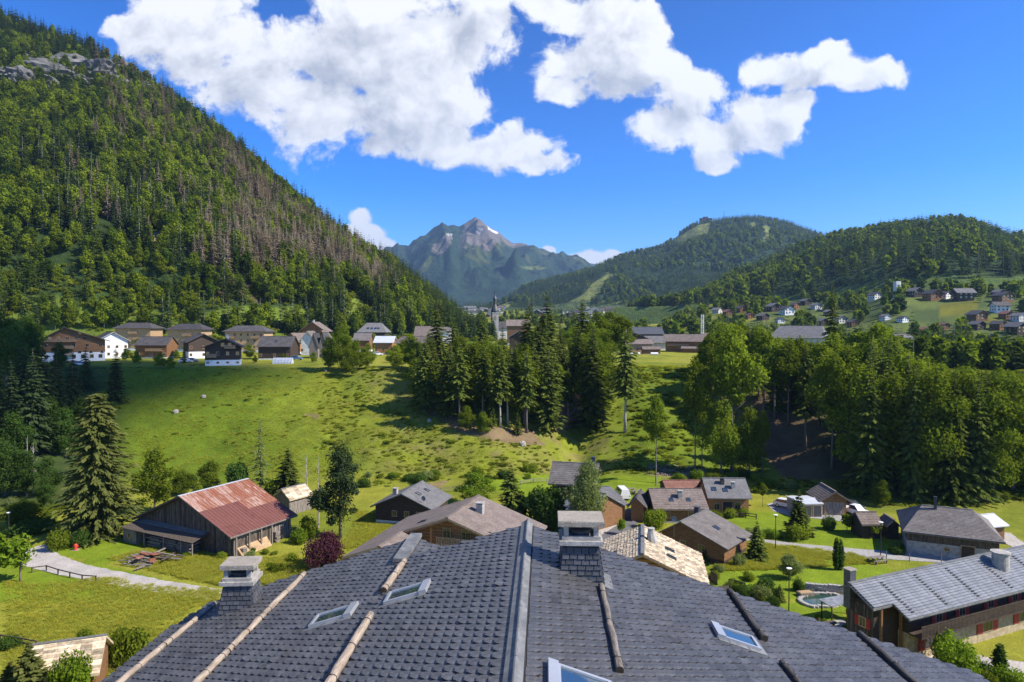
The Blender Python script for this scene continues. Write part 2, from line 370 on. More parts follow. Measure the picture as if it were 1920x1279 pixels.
def terrain_mat(name, s1, s2, amp, bump=0.4, bdist=0.5):
    m, nt, o = newmat(name); k = NB(nt)
    g = k.n('ShaderNodeNewGeometry').outputs['Position']; c = k.n('ShaderNodeAttribute', attribute_name='gcol').outputs['Color']
    n1 = k.noise(g, s1, 6, 0.65); n2 = k.noise(g, s2, 5, 0.7)
    a = k.ramp(n1, 0.3, 0.7, 1 - amp, 1 + amp); b = k.ramp(n2, 0.3, 0.7, 1 - amp * 0.9, 1 + amp * 0.9); q = k.n('ShaderNodeMath', {0: a, 1: b}, operation='MULTIPLY').outputs[0]
    c = k.mix(1.0, c, k.n('ShaderNodeCombineColor', {0: q, 1: q, 2: q}).outputs[0], 'MULTIPLY')
    p = k.n('ShaderNodeBsdfPrincipled', {'Base Color': c, 'Roughness': 0.95, 'Specular IOR Level': 0.1})
    bp = k.n('ShaderNodeBump', {'Height': n2, 'Strength': bump, 'Distance': bdist}); nt.links.new(bp.outputs[0], p.inputs['Normal']); nt.links.new(p.outputs[0], o.inputs[0])
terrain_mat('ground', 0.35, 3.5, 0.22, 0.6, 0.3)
terrain_mat('slope', 0.02, 0.2, 0.3, 0.6, 4.0)
terrain_mat('farslope', 0.006, 0.035, 0.28, 0.8, 25.0)
build_ground()

class Layer:
    """a mountain flank: for each column the foot (depth, height) and the skyline (pixel, depth); an honest 3D surface with a back side"""
    def __init__(s, cols, tree_h, curve=1.0, namp=10, nscale=60, seed=1):
        a = np.array(cols, float); s.px, s.py, s.Ys, s.Yb, s.zb = a.T; s.th = tree_h; s.curve = curve; s.namp = namp; s.ns = nscale; s.seed = seed
    def at(s, px, t):
        px = np.asarray(px, float); t = np.asarray(t, float)
        py = np.interp(px, s.px, s.py); Ys = np.interp(px, s.px, s.Ys); Yb = np.interp(px, s.px, s.Yb); zb = np.interp(px, s.px, s.zb)
        up = (639.5 - py) / F; el = (up * CT - ST) / (CT + up * ST); zs = CAMZ + el * Ys - s.th
        Y = Yb + (Ys - Yb) * t; tt = np.clip(t, 0, 1)
        z = zb + (zs - zb) * (tt ** s.curve) - np.maximum(t - 1, 0) * (Ys - Yb) * 0.75
        z = z - np.maximum(-t, 0) * (Ys - Yb) * 0.5; X = (px - 960) / F * Y
        w = smooth(0, 0.12, t) * (1 - 0.75 * smooth(0.8, 1.0, t))
        z = z + w * s.namp * (fbm(X / s.ns, Y / s.ns, 5, s.seed) + 0.5 * (0.5 - 2 * np.abs(fbm(X / s.ns / 2, Y / s.ns / 2, 3, s.seed + 9)))) * 2
        return X, Y, z
    def crag(s, px, t, z, Y, X):            # the far peak's spurs and gullies
        w = smooth(0.05, 0.3, t) * (1 - 0.88 * smooth(0.62, 0.97, t)); r1 = 1 - 2 * np.abs(fbm(X / 420, Y / 620, 4, 71)); r2 = 1 - 2 * np.abs(fbm(X / 130, Y / 210, 4, 72))
        spur = np.exp(-((px - (868 + (1 - t) * 130)) / 15) ** 2) * 110 + np.exp(-((px - (1012 - (1 - t) * 60)) / 12) ** 2) * 70 + np.exp(-((px - (815 + (1 - t) * 40)) / 12) ** 2) * 80
        return z + w * ((r1 - 0.7) * 150 + (r2 - 0.7) * 80 + spur * (1 - smooth(0.7, 0.97, t)))
    def mesh(s, name, pxs, nt_, matn, colfun, back=1.35):
        t = np.concatenate([np.linspace(-0.10, 1, nt_), np.linspace(1, back, 6)[1:]])
        PXg, T = np.meshgrid(pxs, t); X, Y, Z = s.at(PXg, T)
        if name == 'far_mountain': Z = s.crag(PXg, T, Z, Y, X)
        px, py = proj(X, Y, Z)
        C = colfun(X, Y, Z, px, py, T); nr, nc = X.shape
        i = np.arange(nr - 1)[:, None] * nc + np.arange(nc - 1)[None]; f = np.stack([i, i + 1, i + nc + 1, i + nc], -1).reshape(-1)
        me = np_mesh(name, np.stack([X, Y, Z], -1).reshape(-1, 3), f, np.full(len(f) // 4, 4), [matn], smoothf=True,
                     extra={'gcol': ('POINT', 'FLOAT_COLOR', np.concatenate([C.reshape(-1, 3), np.ones((nr * nc, 1))], 1))})
        return tag(link(name, me), kind='structure')
LAYL = Layer([(-1500,-350,900,300,20),(-700,-250,900,300,20),(-300,-110,880,310,20),(0,15,850,330,20),(100,50,830,335,20),(180,75,800,340,20),(260,125,780,345,20),(370,200,740,350,21),(450,262,700,355,21),
    (540,345,650,365,22),(640,420,610,375,22),(700,465,600,390,22),(760,500,600,410,22),(820,550,600,430,22),(870,592,600,450,22),(930,640,600,480,22)], 15, 0.92, 11, 70, 2)
LAYB = Layer([(1150,640,1500,1000,60),(1300,560,1500,900,60),(1400,505,1450,850,62),(1480,468,1400,800,64),(1560,441,1350,760,66),(1620,429,1320,720,70),(1680,416,1300,690,74),(1740,409,1300,670,76),
    (1800,411,1300,660,76),(1850,426,1280,650,76),(1920,452,1250,640,76),(2300,600,1200,620,76),(2800,700,1200,620,76)], 17, 0.8, 16, 130, 5)
LAYC = Layer([(860,620,2700,2100,86),(930,588,2700,2000,86),(960,560,2800,1950,86),(1000,541,2900,1900,86),(1100,501,3000,1800,86),(1160,481,3050,1750,86),(1240,458,3100,1700,86),(1280,432,3100,1650,86),(1305,418,3100,1600,86),(1330,414,3100,1600,86),
    (1360,408,3100,1550,86),(1400,404,3100,1500,86),(1480,414,3100,1500,86),(1560,440,3000,1500,90),(1700,480,3000,1500,100),(1900,560,2900,1500,110),(2400,640,2900,1500,110)], 14, 0.9, 45, 330, 8)
LAYD = Layer([(560,560,6500,4500,160),(640,520,6500,4500,160),(730,492,6600,4400,160),(765,489,6600,4300,160),(790,474,6500,4200,160),(820,452,6500,4100,160),(838,440,6500,4000,160),(852,433,6500,4000,160),(862,434,6450,4000,160),
    (872,427,6400,4000,160),(884,420,6400,4000,160),(893,413,6400,4000,160),(902,419,6400,4000,160),(918,429,6400,4000,160),(935,436,6400,4000,160),(948,449,6400,4000,160),(962,458,6400,4000,160),(985,459,6500,4000,160),(1000,466,6500,4000,160),
    (1020,470,6600,4000,160),(1040,480,6700,4000,160),(1060,482,6800,4000,160),(1075,483,6800,4000,160),(1095,497,6800,4000,160),(1150,520,6800,4000,160),(1300,560,6800,4000,160),(1600,600,6800,4000,160)], 0, 0.95, 230, 800, 14)
LAYE = Layer([(640,500,10000,8000,300),(700,490,10000,8000,300),(732,485,10000,8000,300),(745,487,10000,8000,300),(757,490,10000,8000,300),(780,498,10000,8000,300),(1000,500,10000,8000,300),(1100,494,10000,8000,300),(1200,505,10000,8000,300)], 0, 1.0, 60, 900, 17)

CUTS = [(400,575),(560,572),(610,606),(560,615),(420,612),(380,600)]                       # cleared grass above the village
STRIP = [(640,540),(660,545),(700,585),(735,612),(650,612),(645,580)]                        # bright open strip
BARE = [(310,390),(350,385),(345,410),(315,412)]; BARE2 = [(280,440),(302,435),(305,470),(284,475)]
CLIFF = [(0,130),(60,105),(140,95),(255,110),(262,150),(225,190),(120,200),(30,185),(0,170)]
def col_left(X, Y, Z, px, py, T):
    n = fbm(X / 25, Y / 25, 4, 3); C = np.broadcast_to(np.array([0.035, 0.06, 0.015]), (*X.shape, 3)).copy()
    for poly, c in ((CUTS, (0.12, 0.165, 0.02)), (STRIP, (0.15, 0.19, 0.03)), (BARE, (0.2, 0.14, 0.08)), (BARE2, (0.24, 0.2, 0.12)), (CLIFF, (0.17, 0.16, 0.14)), ([(390,480),(560,480),(560,560),(400,560)], (0.075, 0.06, 0.03)), ([(620,600),(690,600),(690,618),(620,618)], (0.26, 0.19, 0.11))):
        m = inpoly(px + 30 * n, py + 30 * n, poly); C[m] = c
    C[T < 0.06] = (0.11, 0.15, 0.02)
    return C
def col_b(X, Y, Z, px, py, T):
    C = np.broadcast_to(np.array([0.03, 0.055, 0.018]), (*X.shape, 3)).copy(); C[T < 0.03] = (0.08, 0.12, 0.03); return C
PISTE = [(1140,510),(1150,515),(1128,540),(1118,556),(1085,588),(1030,592),(1060,570),(1098,548),(1112,530)]
PISTE2 = [(1255,452),(1280,440),(1310,422),(1332,418),(1325,445),(1290,455)]; PISTE3 = [(1425,425),(1440,422),(1447,430),(1442,452),(1430,455),(1436,438)]
PISTE4 = [(905,600),(925,578),(955,566),(965,572),(940,590),(925,602)]; PISTE5 = [(1405,418),(1416,416),(1416,426),(1406,426)]
def col_c(X, Y, Z, px, py, T):
    C = np.broadcast_to(np.array([0.026, 0.05, 0.022]), (*X.shape, 3)).copy(); n = fbm(X / 60, Y / 60, 3, 4)
    for p in (PISTE, PISTE2, PISTE3, PISTE4, PISTE5): C[inpoly(px + 5 * n, py + 5 * n, p)] = (0.17, 0.19, 0.05)
    C[T < 0.04] = (0.08, 0.11, 0.03)
    return C
def col_d(X, Y, Z, px, py, T):
    n = fbm(X / 300, Y / 300, 5, 6); n2 = fbm(X / 90, Y / 90, 4, 16)
    forest = np.array([0.022, 0.042, 0.022]); grass = np.array([0.085, 0.105, 0.03]); rock = np.array([0.17, 0.145, 0.12])
    C = np.broadcast_to(forest, (*X.shape, 3)).copy()
    g = smooth(-0.02, 0.12, (490 - py) / 90 + n * 1.5 + n2 * 0.5 - 0.1 * np.abs(px - 930) / 60 * 0.6); C = lerp3(C, grass * 0.8, g * smooth(862, 880, px) * 0.7)
    C = lerp3(C, grass, (inpoly(px + 12 * n2, py + 12 * n2, [(800,478),(818,482),(800,510),(775,520),(785,500)])) * 0.8)
    r = smooth(0.0, 0.12, (466 - py) / 60 + n * 0.9 + n2 * 0.8); C = lerp3(C, rock * 0.85, r * smooth(858, 872, px + 40 * n2))
    C = lerp3(C, rock, inpoly(px + 10 * n2, py + 10 * n2, [(815,458),(845,437),(850,445),(838,470),(822,478),(808,472)]) * 0.9)
    C[inpoly(px + 6 * n2, py + 6 * n2, [(972,500),(1000,498),(1030,502),(1000,506)])] = grass * 1.3
    sn = np.zeros(X.shape, bool)
    for p in ([(897,427),(912,432),(907,435),(899,430)], [(838,440),(850,437),(851,439),(842,442)], [(958,455),(968,456),(964,461)], [(890,433),(905,438),(900,440)], [(914,425),(935,436),(932,440),(916,431)]):
        sn |= inpoly(px + 5 * n2, py + 5 * n2, p)
    C[sn & (n2 > -0.05)] = (0.62, 0.61, 0.63)
    return C
def col_e(X, Y, Z, px, py, T): return np.broadcast_to(np.array([0.05, 0.07, 0.06]), (*X.shape, 3)).copy()
LAYL.mesh('mountainside', np.arange(-1500, 931, 9.0), 150, 'slope', col_left)
LAYB.mesh('wooded_hill', np.arange(1150, 2801, 14.0), 90, 'slope', col_b)
LAYC.mesh('ski_hill', np.arange(860, 2401, 4.0), 200, 'farslope', col_c)
LAYD.mesh('far_mountain', np.arange(560, 1601, 2.0), 300, 'farslope', col_d)
LAYE.mesh('distant_ridge', np.arange(640, 1201, 8.0), 30, 'farslope', col_e)

# ================================================================== FOLIAGE PROTOTYPES
def quads_mesh(name, Q, matn, rnd, tris=False):
    n = len(Q); k = 3 if tris else 4
    return np_mesh(name, Q.reshape(-1, 3), np.arange(n * k), np.full(n, k), [matn], rnd=rnd)
def unit(v): return v / (np.linalg.norm(v, axis=-1, keepdims=True) + 1e-9)
def spruce_crown(name, matn, h=20, r=3.4, start=0.06, whorls=34, nb=7, sprays=8, droop=0.28, wid=0.34, power=0.85, ragged=0.25, seed=0, tris=False, maxlen=1.5):
    """conifer: whorls of drooping branches, each carrying kite-shaped needle sprays"""
    g = np.random.default_rng(seed); B = []
    zs = start + (1 - start) * (np.arange(whorls) + g.uniform(-0.3, 0.3, whorls)) / whorls
    for z in zs:
        z = float(np.clip(z, start, 0.985)); L0 = r * max(0.04, (1 - (z - start) / (1 - start))) ** power
        m = nb if z < 0.8 else max(4, nb - 2)
        for a in g.uniform(0, 6.28) + np.arange(m) * 6.283 / m + g.uniform(-0.35, 0.35, m):
            L = L0 * g.uniform(1 - ragged * 1.6, 1 + ragged * 0.6)
            if g.random() < ragged * 0.35: continue
            B.append((z * h, a, L))
    B = np.array(B); nB = len(B)
    s = (np.arange(sprays) + 0.35) / sprays; s = np.tile(s, (nB, 1)) + g.uniform(-0.06, 0.06, (nB, sprays)); s = np.clip(s, 0.08, 1)
    z, a, L = (B[:, i][:, None] for i in range(3))
    dirx, diry = np.cos(a), np.sin(a)
    rad = L * s; zz = z - droop * L * s * s + 0.10 * L * s ** 4 * (s > 0.7)
    base = np.stack([dirx * rad, diry * rad, zz], -1)
    side = g.choice([-1, 1], (nB, sprays)); yaw = a + side * g.uniform(0.3, 1.1, (nB, sprays)) * (1 - 0.5 * s)
    ln = np.minimum(0.55 * L, maxlen) * g.uniform(0.65, 1.15, (nB, sprays)) * (1 - 0.35 * s) + 0.15
    d = unit(np.stack([np.cos(yaw), np.sin(yaw), -droop * 0.9 - g.uniform(0.0, 0.5, (nB, sprays))], -1))
    nrm = unit(np.stack([g.normal(0, 0.45, s.shape), g.normal(0, 0.45, s.shape), np.ones_like(s)], -1))
    w = np.cross(d, nrm); w = unit(w) * (ln * wid)[..., None]
    l3 = ln[..., None]
    if tris: Q = np.stack([base - w, base + w, base + d * l3 * 1.1], -2).reshape(-1, 3, 3)
    else: Q = np.stack([base - d * l3 * 0.25, base + d * l3 * 0.35 + w, base + d * l3, base + d * l3 * 0.35 - w], -2).reshape(-1, 4, 3)
    # leader
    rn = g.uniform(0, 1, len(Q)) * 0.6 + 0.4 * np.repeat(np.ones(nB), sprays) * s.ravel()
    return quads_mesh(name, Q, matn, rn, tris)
def leaf_crown(name, matn, lobes, n=1500, size=0.5, seed=0, shell=0.55, droop=0.0, flat=1.0):
    """broadleaf crown: leaf clumps spread through a handful of uneven lobes (cx,cy,cz,rx,ry,rz)"""
    g = np.random.default_rng(seed); lobes = np.array(lobes, float)
    vol = (lobes[:, 3] * lobes[:, 4] * lobes[:, 5]) ** 0.67; li = g.choice(len(lobes), n, p=vol / vol.sum()); lb = lobes[li]
    d = unit(g.normal(size=(n, 3))); rr = shell + (1 - shell) * g.random(n) ** 0.6
    bump = 1 + 0.22 * np.sin(d[:, 0] * 7 + lb[:, 0] * 3) * np.sin(d[:, 1] * 6 + lb[:, 1] * 5) + 0.12 * g.normal(size=n)
    p = lb[:, :3] + d * lb[:, 3:] * (rr * bump)[:, None]
    nrm = unit(d + g.normal(0, 0.75, (n, 3)) + np.array([0, 0, 0.35])); t = unit(np.cross(nrm, g.normal(size=(n, 3)))); b = np.cross(nrm, t)
    if droop: t = unit(t * (1 - droop) + np.array([0, 0, -1]) * droop); b = unit(np.cross(nrm, t))
    sz = (size * g.uniform(0.6, 1.4, n))[:, None]
    Q = np.stack([p - t * sz, p + b * sz * 0.62 * flat, p + t * sz, p - b * sz * 0.62 * flat], 1)
    clump = np.repeat(g.uniform(0, 1, len(lobes)), 1)[li]
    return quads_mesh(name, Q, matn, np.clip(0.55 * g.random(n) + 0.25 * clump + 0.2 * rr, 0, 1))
def tree_lobes(h, r, z0, k, seed, top=1.0):
    g = np.random.default_rng(seed); out = []
    for i in range(k):
        f = (i + 0.5) / k; z = z0 * h + (h - z0 * h) * (0.12 + 0.8 * f); e = math.sin(math.pi * min(1, 0.18 + 0.80 * f)) ** 0.7
        a = g.uniform(0, 6.28); off = r * (0.55 if k < 20 else 0.72) * e * g.uniform(0.35, 1.15); q = r * e * (g.uniform(0.38, 0.62) if k < 20 else g.uniform(0.2, 0.52))
        out.append((off * math.cos(a), off * math.sin(a), z, q, q, q * g.uniform(0.7, 1.0)))
    out.append((0, 0, h * (1 - 0.16), r * 0.42, r * 0.42, h * 0.15)); out.append((0, 0, z0 * h + (h - z0 * h) * 0.5, r * 0.55, r * 0.55, (h - z0 * h) * 0.4))
    return out
def trunk_mesh(name, matn, h, r0, limbs=0, spread=2.0, z0=0.3, seed=0, lean=0.0, top=0.05, n=7):
    random.seed(seed); b = MB(); pts = [(lean * f * f * h + random.uniform(-1, 1) * 0.012 * h * f, random.uniform(-1, 1) * 0.012 * h * f, f * h - (0.5 if f == 0 else 0)) for f in (0, 0.15, 0.35, 0.55, 0.75, 0.96)]
    rad = [r0 * (1.25 if f == 0 else 1 - f * (1 - top)) for f in (0, 0.15, 0.35, 0.55, 0.75, 0.96)]
    b.tube(pts, rad, n, 0.06)
    for i in range(limbs):
        z = h * (z0 + (0.85 - z0) * (i + random.random()) / limbs); a = random.uniform(0, 6.28); L = spread * random.uniform(0.6, 1.1) * (1.15 - z / h)
        x0 = lean * (z / h) ** 2 * h
        b.tube([(x0, 0, z), (x0 + math.cos(a) * L * 0.5, math.sin(a) * L * 0.5, z + L * 0.35), (x0 + math.cos(a) * L, math.sin(a) * L, z + L * 0.8)], [r0 * 0.4, r0 * 0.25, r0 * 0.08], 5)
    return b.mesh(name, matn, True)
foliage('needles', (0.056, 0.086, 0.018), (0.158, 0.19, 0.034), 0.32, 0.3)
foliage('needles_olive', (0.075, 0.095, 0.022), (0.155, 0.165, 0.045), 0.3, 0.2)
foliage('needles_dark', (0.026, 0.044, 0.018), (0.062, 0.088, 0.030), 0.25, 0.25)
foliage('needles_far', (0.030, 0.056, 0.020), (0.068, 0.098, 0.026), 0.25, 0.35, (0.085, 0.115, 0.026))
foliage('needles_dead', (0.20, 0.155, 0.115), (0.33, 0.265, 0.20), 0.35, 0.22)
foliage('leaves', (0.076, 0.120, 0.010), (0.215, 0.26, 0.024), 0.42, 0.32)
foliage('leaves_bright', (0.091, 0.159, 0.012), (0.207, 0.281, 0.024), 0.42, 0.2)
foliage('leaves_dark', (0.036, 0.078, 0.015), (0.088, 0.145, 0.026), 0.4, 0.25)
foliage('leaves_far', (0.085, 0.125, 0.009), (0.23, 0.275, 0.02), 0.4, 0.35, (0.055, 0.095, 0.012))
foliage('leaves_grey', (0.122, 0.165, 0.049), (0.268, 0.305, 0.104), 0.4, 0.2)
foliage('leaves_purple', (0.035, 0.012, 0.02), (0.085, 0.03, 0.04), 0.25, 0.2)
foliage('leaves_scrub', (0.14, 0.185, 0.015), (0.30, 0.325, 0.04), 0.55, 0.3)
foliage('grass', (0.26, 0.30, 0.025), (0.42, 0.42, 0.08), 0.55, 0.2, (0.46, 0.40, 0.05))
mat('bark', (0.12, 0.095, 0.075), (0.20, 0.165, 0.135), 2.0, 0.95, 0.5, 6, (3, 3, 0.6))
mat('bark_pale', (0.30, 0.26, 0.21), (0.42, 0.38, 0.32), 2.0, 0.95, 0.4, 6, (3, 3, 0.6))
mat('rock', (0.07, 0.068, 0.062), (0.22, 0.212, 0.20), 0.25, 0.95, 0.9, 1.2, fine=1.5)

ME = {}
for i in range(4):
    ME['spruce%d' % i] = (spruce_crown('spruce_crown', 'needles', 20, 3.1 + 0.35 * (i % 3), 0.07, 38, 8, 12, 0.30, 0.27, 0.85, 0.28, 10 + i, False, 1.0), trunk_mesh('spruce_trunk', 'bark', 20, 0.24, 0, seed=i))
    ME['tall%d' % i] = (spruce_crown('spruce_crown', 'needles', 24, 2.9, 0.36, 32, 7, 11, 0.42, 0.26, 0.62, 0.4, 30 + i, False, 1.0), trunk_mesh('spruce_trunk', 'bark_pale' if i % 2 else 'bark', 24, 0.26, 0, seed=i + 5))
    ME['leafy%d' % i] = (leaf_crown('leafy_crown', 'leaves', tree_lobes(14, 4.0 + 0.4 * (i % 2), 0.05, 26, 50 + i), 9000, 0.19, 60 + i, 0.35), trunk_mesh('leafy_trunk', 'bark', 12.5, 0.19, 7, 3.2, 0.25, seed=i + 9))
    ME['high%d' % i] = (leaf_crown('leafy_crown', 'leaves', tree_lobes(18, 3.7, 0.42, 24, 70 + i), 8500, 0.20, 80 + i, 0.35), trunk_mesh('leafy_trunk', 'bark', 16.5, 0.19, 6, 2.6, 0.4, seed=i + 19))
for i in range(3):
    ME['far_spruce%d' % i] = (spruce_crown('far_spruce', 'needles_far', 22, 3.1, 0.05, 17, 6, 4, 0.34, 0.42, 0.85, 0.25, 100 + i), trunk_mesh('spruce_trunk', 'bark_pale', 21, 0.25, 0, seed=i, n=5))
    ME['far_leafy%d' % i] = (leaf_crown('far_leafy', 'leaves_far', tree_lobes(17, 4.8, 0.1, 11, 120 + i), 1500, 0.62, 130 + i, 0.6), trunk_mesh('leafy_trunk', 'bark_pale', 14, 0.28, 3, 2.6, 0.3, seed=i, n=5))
    ME['dead%d' % i] = (spruce_crown('dead_spruce', 'needles_dead', 22, 2.9, 0.10, 24, 7, 6, 0.40, 0.22, 0.75, 0.35, 140 + i), trunk_mesh('dead_trunk', 'bark_pale', 22, 0.28, 0, seed=i, n=5))
ME['cone0'] = (spruce_crown('cone_spruce', 'needles_far', 20, 3.6, 0.03, 8, 6, 2, 0.3, 0.6, 0.9, 0.2, 200, True), None)
ME['cone1'] = (spruce_crown('cone_spruce', 'needles_far', 20, 3.2, 0.03, 8, 6, 2, 0.35, 0.6, 0.8, 0.3, 201, True), None)
ME['puff0'] = (leaf_crown('puff_tree', 'leaves_far', tree_lobes(15, 4.8, 0.05, 6, 210), 160, 1.9, 211, 0.6), None)
def bush_mesh(name, matn, n, size, seed, k=7, shell=0.55, flat=0.75):
    g = np.random.default_rng(seed); lob = [(0, 0, 0.42, 0.62, 0.62, 0.48)] + [(0.55 * math.cos(a) * g.uniform(0.5, 1), 0.55 * math.sin(a) * g.uniform(0.5, 1), g.uniform(0.25, 0.65), q, q, q * 0.85) for a, q in zip(g.uniform(0, 6.28, k), g.uniform(0.25, 0.45, k))]
    return leaf_crown(name, matn, lob, n, size, seed, shell)
ME['scrub0'] = (bush_mesh('scrub', 'leaves_scrub', 260, 0.13, 300), None)
ME['scrub1'] = (bush_mesh('scrub', 'leaves_scrub', 200, 0.15, 301), None)
ME['scrub2'] = (bush_mesh('scrub', 'leaves_dark', 240, 0.13, 302), None)
def tuft_mesh(seed, n=9, matn='grass'):
    g = np.random.default_rng(seed); Q = []
    for i in range(n):
        a = g.uniform(0, 6.28); p = np.array([g.normal(0, 0.16), g.normal(0, 0.16), 0]); L = g.uniform(0.5, 1.0); w = np.array([-math.sin(a), math.cos(a), 0]) * 0.05
        tip = p + np.array([math.cos(a) * 0.75 * L, math.sin(a) * 0.75 * L, 0.55 * L]); Q.append([p - w, p + w, tip])
    return quads_mesh('tuft', np.array(Q), matn, g.random(n), True)
ME['tuft0'] = (tuft_mesh(1), None); ME['tuft1'] = (tuft_mesh(2), None)

def instancer(name, mesh_keys, P3, rot, scl, idx, label=None):
    """one stuff object: geometry nodes put the prototype meshes on its points"""
    me = bpy.data.meshes.new(name); n = len(P3); me.vertices.add(n); me.vertices.foreach_set('co', np.asarray(P3, np.float32).ravel())
    a = me.attributes.new('rz', 'FLOAT_VECTOR', 'POINT'); a.data.foreach_set('vector', np.stack([np.zeros(n), np.zeros(n), rot], 1).astype(np.float32).ravel())
    a = me.attributes.new('sc', 'FLOAT_VECTOR', 'POINT'); a.data.foreach_set('vector', np.asarray(scl, np.float32).ravel())
    a = me.attributes.new('ix', 'INT', 'POINT'); a.data.foreach_set('value', np.asarray(idx, np.int32))
    o = link(name, me); ng = bpy.data.node_groups.new(name, 'GeometryNodeTree')
    ng.interface.new_socket('Geometry', in_out='INPUT', socket_type='NodeSocketGeometry'); ng.interface.new_socket('Geometry', in_out='OUTPUT', socket_type='NodeSocketGeometry')
    N = ng.nodes; L = ng.links; gi = N.new('NodeGroupInput'); go = N.new('NodeGroupOutput'); join = N.new('GeometryNodeJoinGeometry')
    def attr(nm, t):
        q = N.new('GeometryNodeInputNamedAttribute'); q.data_type = t; q.inputs['Name'].default_value = nm; return q.outputs['Attribute']
    for k, key in enumerate(mesh_keys):
        po = bpy.data.objects.new('proto_' + key, ME[key][0]); PROTO.objects.link(po)
        oi = N.new('GeometryNodeObjectInfo'); oi.inputs['Object'].default_value = po; oi.inputs['As Instance'].default_value = True
        cmp_ = N.new('FunctionNodeCompare'); cmp_.data_type = 'INT'; cmp_.operation = 'EQUAL'; L.new(attr('ix', 'INT'), cmp_.inputs[2]); cmp_.inputs[3].default_value = k
        iop = N.new('GeometryNodeInstanceOnPoints'); L.new(gi.outputs[0], iop.inputs['Points']); L.new(cmp_.outputs[0], iop.inputs['Selection']); L.new(oi.outputs['Geometry'], iop.inputs['Instance'])
        L.new(attr('rz', 'FLOAT_VECTOR'), iop.inputs['Rotation']); L.new(attr('sc', 'FLOAT_VECTOR'), iop.inputs['Scale']); L.new(iop.outputs[0], join.inputs[0])
    L.new(join.outputs[0], go.inputs[0]); md = o.modifiers.new('scatter', 'NODES'); md.node_group = ng
    return tag(o, label, kind='stuff')
PROTO = bpy.data.collections.new('prototypes')
def tree(key, loc, h, label, group=None, name='spruce_tree', cat='tree', wid=None, mesh_h=None, mat_sw=None):
    """a single tree: Empty at its foot > trunk, crown (mesh data shared between trees of a kind)"""
    crown, trunk = ME[key]; mh = {'spr': 20, 'tal': 24, 'lea': 14, 'hig': 18}.get(key[:3], mesh_h or 1.0); s = h / mh; w = s * (wid or 1.0)
    o = empty(name, tuple(loc), random.uniform(0, 6.28), None, (w, w, s)); tag(o, label, cat, group)
    if trunk: link('trunk', trunk, o)
    c = link('crown', crown, o)
    if mat_sw:
        c.material_slots[0].link = 'OBJECT'; c.material_slots[0].material = MATS[mat_sw]
    return o
# ================================================================== FORESTS
def far_tree_obj(key, loc, h, base_h, rz, label, group, name, w=1.0):
    o = empty(name, tuple(loc), rz, None, (h / base_h * w, h / base_h * w, h / base_h)); tag(o, label, 'tree', group)
    link('crown', ME[key][0], o); link('trunk', ME[key][1], o); return o
def scatter_layer(lay, n, pxr, tmin, tmax, seed):
    g = np.random.default_rng(seed); px = []; t = []
    a = g.uniform(*pxr, n * 4); b = g.uniform(tmin, tmax, n * 4)
    X, Y, Z = lay.at(a, b); keep = g.random(n * 4) < Y / Y.max(); keep &= np.cumsum(keep) <= n
    return a[keep], b[keep], X[keep], Y[keep], Z[keep], g
# left mountain
a, t, X, Y, Z, g = scatter_layer(LAYL, 10500, (-260, 930), 0.02, 1.03, 41)
px, py = proj(X, Y, Z)
n = fbm(X / 45, Y / 45, 3, 77); n2 = fbm(X / 22, Z / 22, 3, 78)
sil = np.interp(px, LAYL.px, LAYL.py)
keep = np.ones(len(X), bool)
for poly in (CUTS, STRIP, BARE, BARE2): keep &= ~inpoly(px + 15 * n2, py + 15 * n2, poly)
keep &= ~(inpoly(px, py, CLIFF) & (g.random(len(X)) < 0.32))
keep &= ~(inpoly(px, py, [(390,500),(560,500),(560,560),(400,560)]) & (g.random(len(X)) < 0.45))
deadp = np.clip(smooth(330, 480, px) * (1 - smooth(700, 790, px)) * smooth(25, 80, py - sil) * (1 - smooth(480, 560, py - 0.12 * (px - 500))) * (0.85 + 2.4 * n), 0, 0.9) + 0.25 * inpoly(px, py, [(170,100),(330,130),(330,300),(200,250)]) + 0.06 * ((px < 400) & (py > 250) & (py < 480) & (px > 130))
kind = np.where(g.random(len(X)) < deadp, 2, np.where(g.random(len(X)) < np.clip(0.36 + 1.2 * n2 + 0.35 * (py < sil + 60) + 0.3 * ((px < 200) & (py < 200)) + 0.2 * (py > 520), 0.05, 0.95), 0, 1))
hh = np.where(kind == 1, g.uniform(12, 19, len(X)), g.uniform(16, 27, len(X))) * np.where(py > 520, 0.85, 1.0)
hh = np.where(inpoly(px, py, [(0,420),(330,480),(420,600),(0,620)]), hh * 0.72, hh)
sel = np.where(keep)[0]
vis = (px > -10) & (px < 900) & (py > 0)
def region(x, y):
    c = ('at the dark left base' if y > 540 else 'low' if y > 440 else 'half way up' if y > 330 else 'high up' if y > 200 else 'near the cliff top')
    d = ('far left' if x < 90 else 'left of the timber blocks' if x < 210 else 'above the left timber block' if x < 310 else 'above the middle timber block' if x < 400 else 'above the right timber block' if x < 500 else 'above the foothill chalet' if x < 620 else 'above the skylit grey roof' if x < 720 else 'by the church end')
    if x > 210 and y > 540: c = 'at the foot'
    return c + ' on the mountain, ' + d
placed = {}
allk = {0: [], 1: [], 2: []}
for kd in (0, 1, 2):
    q = sel[kind[sel] == kd]; score = hh[q] / Y[q] * vis[q]; q = q[np.argsort(-score)]
    m = {0: 110, 1: 150, 2: 270}[kd]; allk[kd] = (q[:m], q[m:])
names = {0: ('far_spruce', 'spruce_tree', 22, 'dark spruce'), 1: ('far_leafy', 'leafy_tree', 17, 'round leafy tree'), 2: ('dead', 'dead_spruce', 22, 'dead brown spruce')}
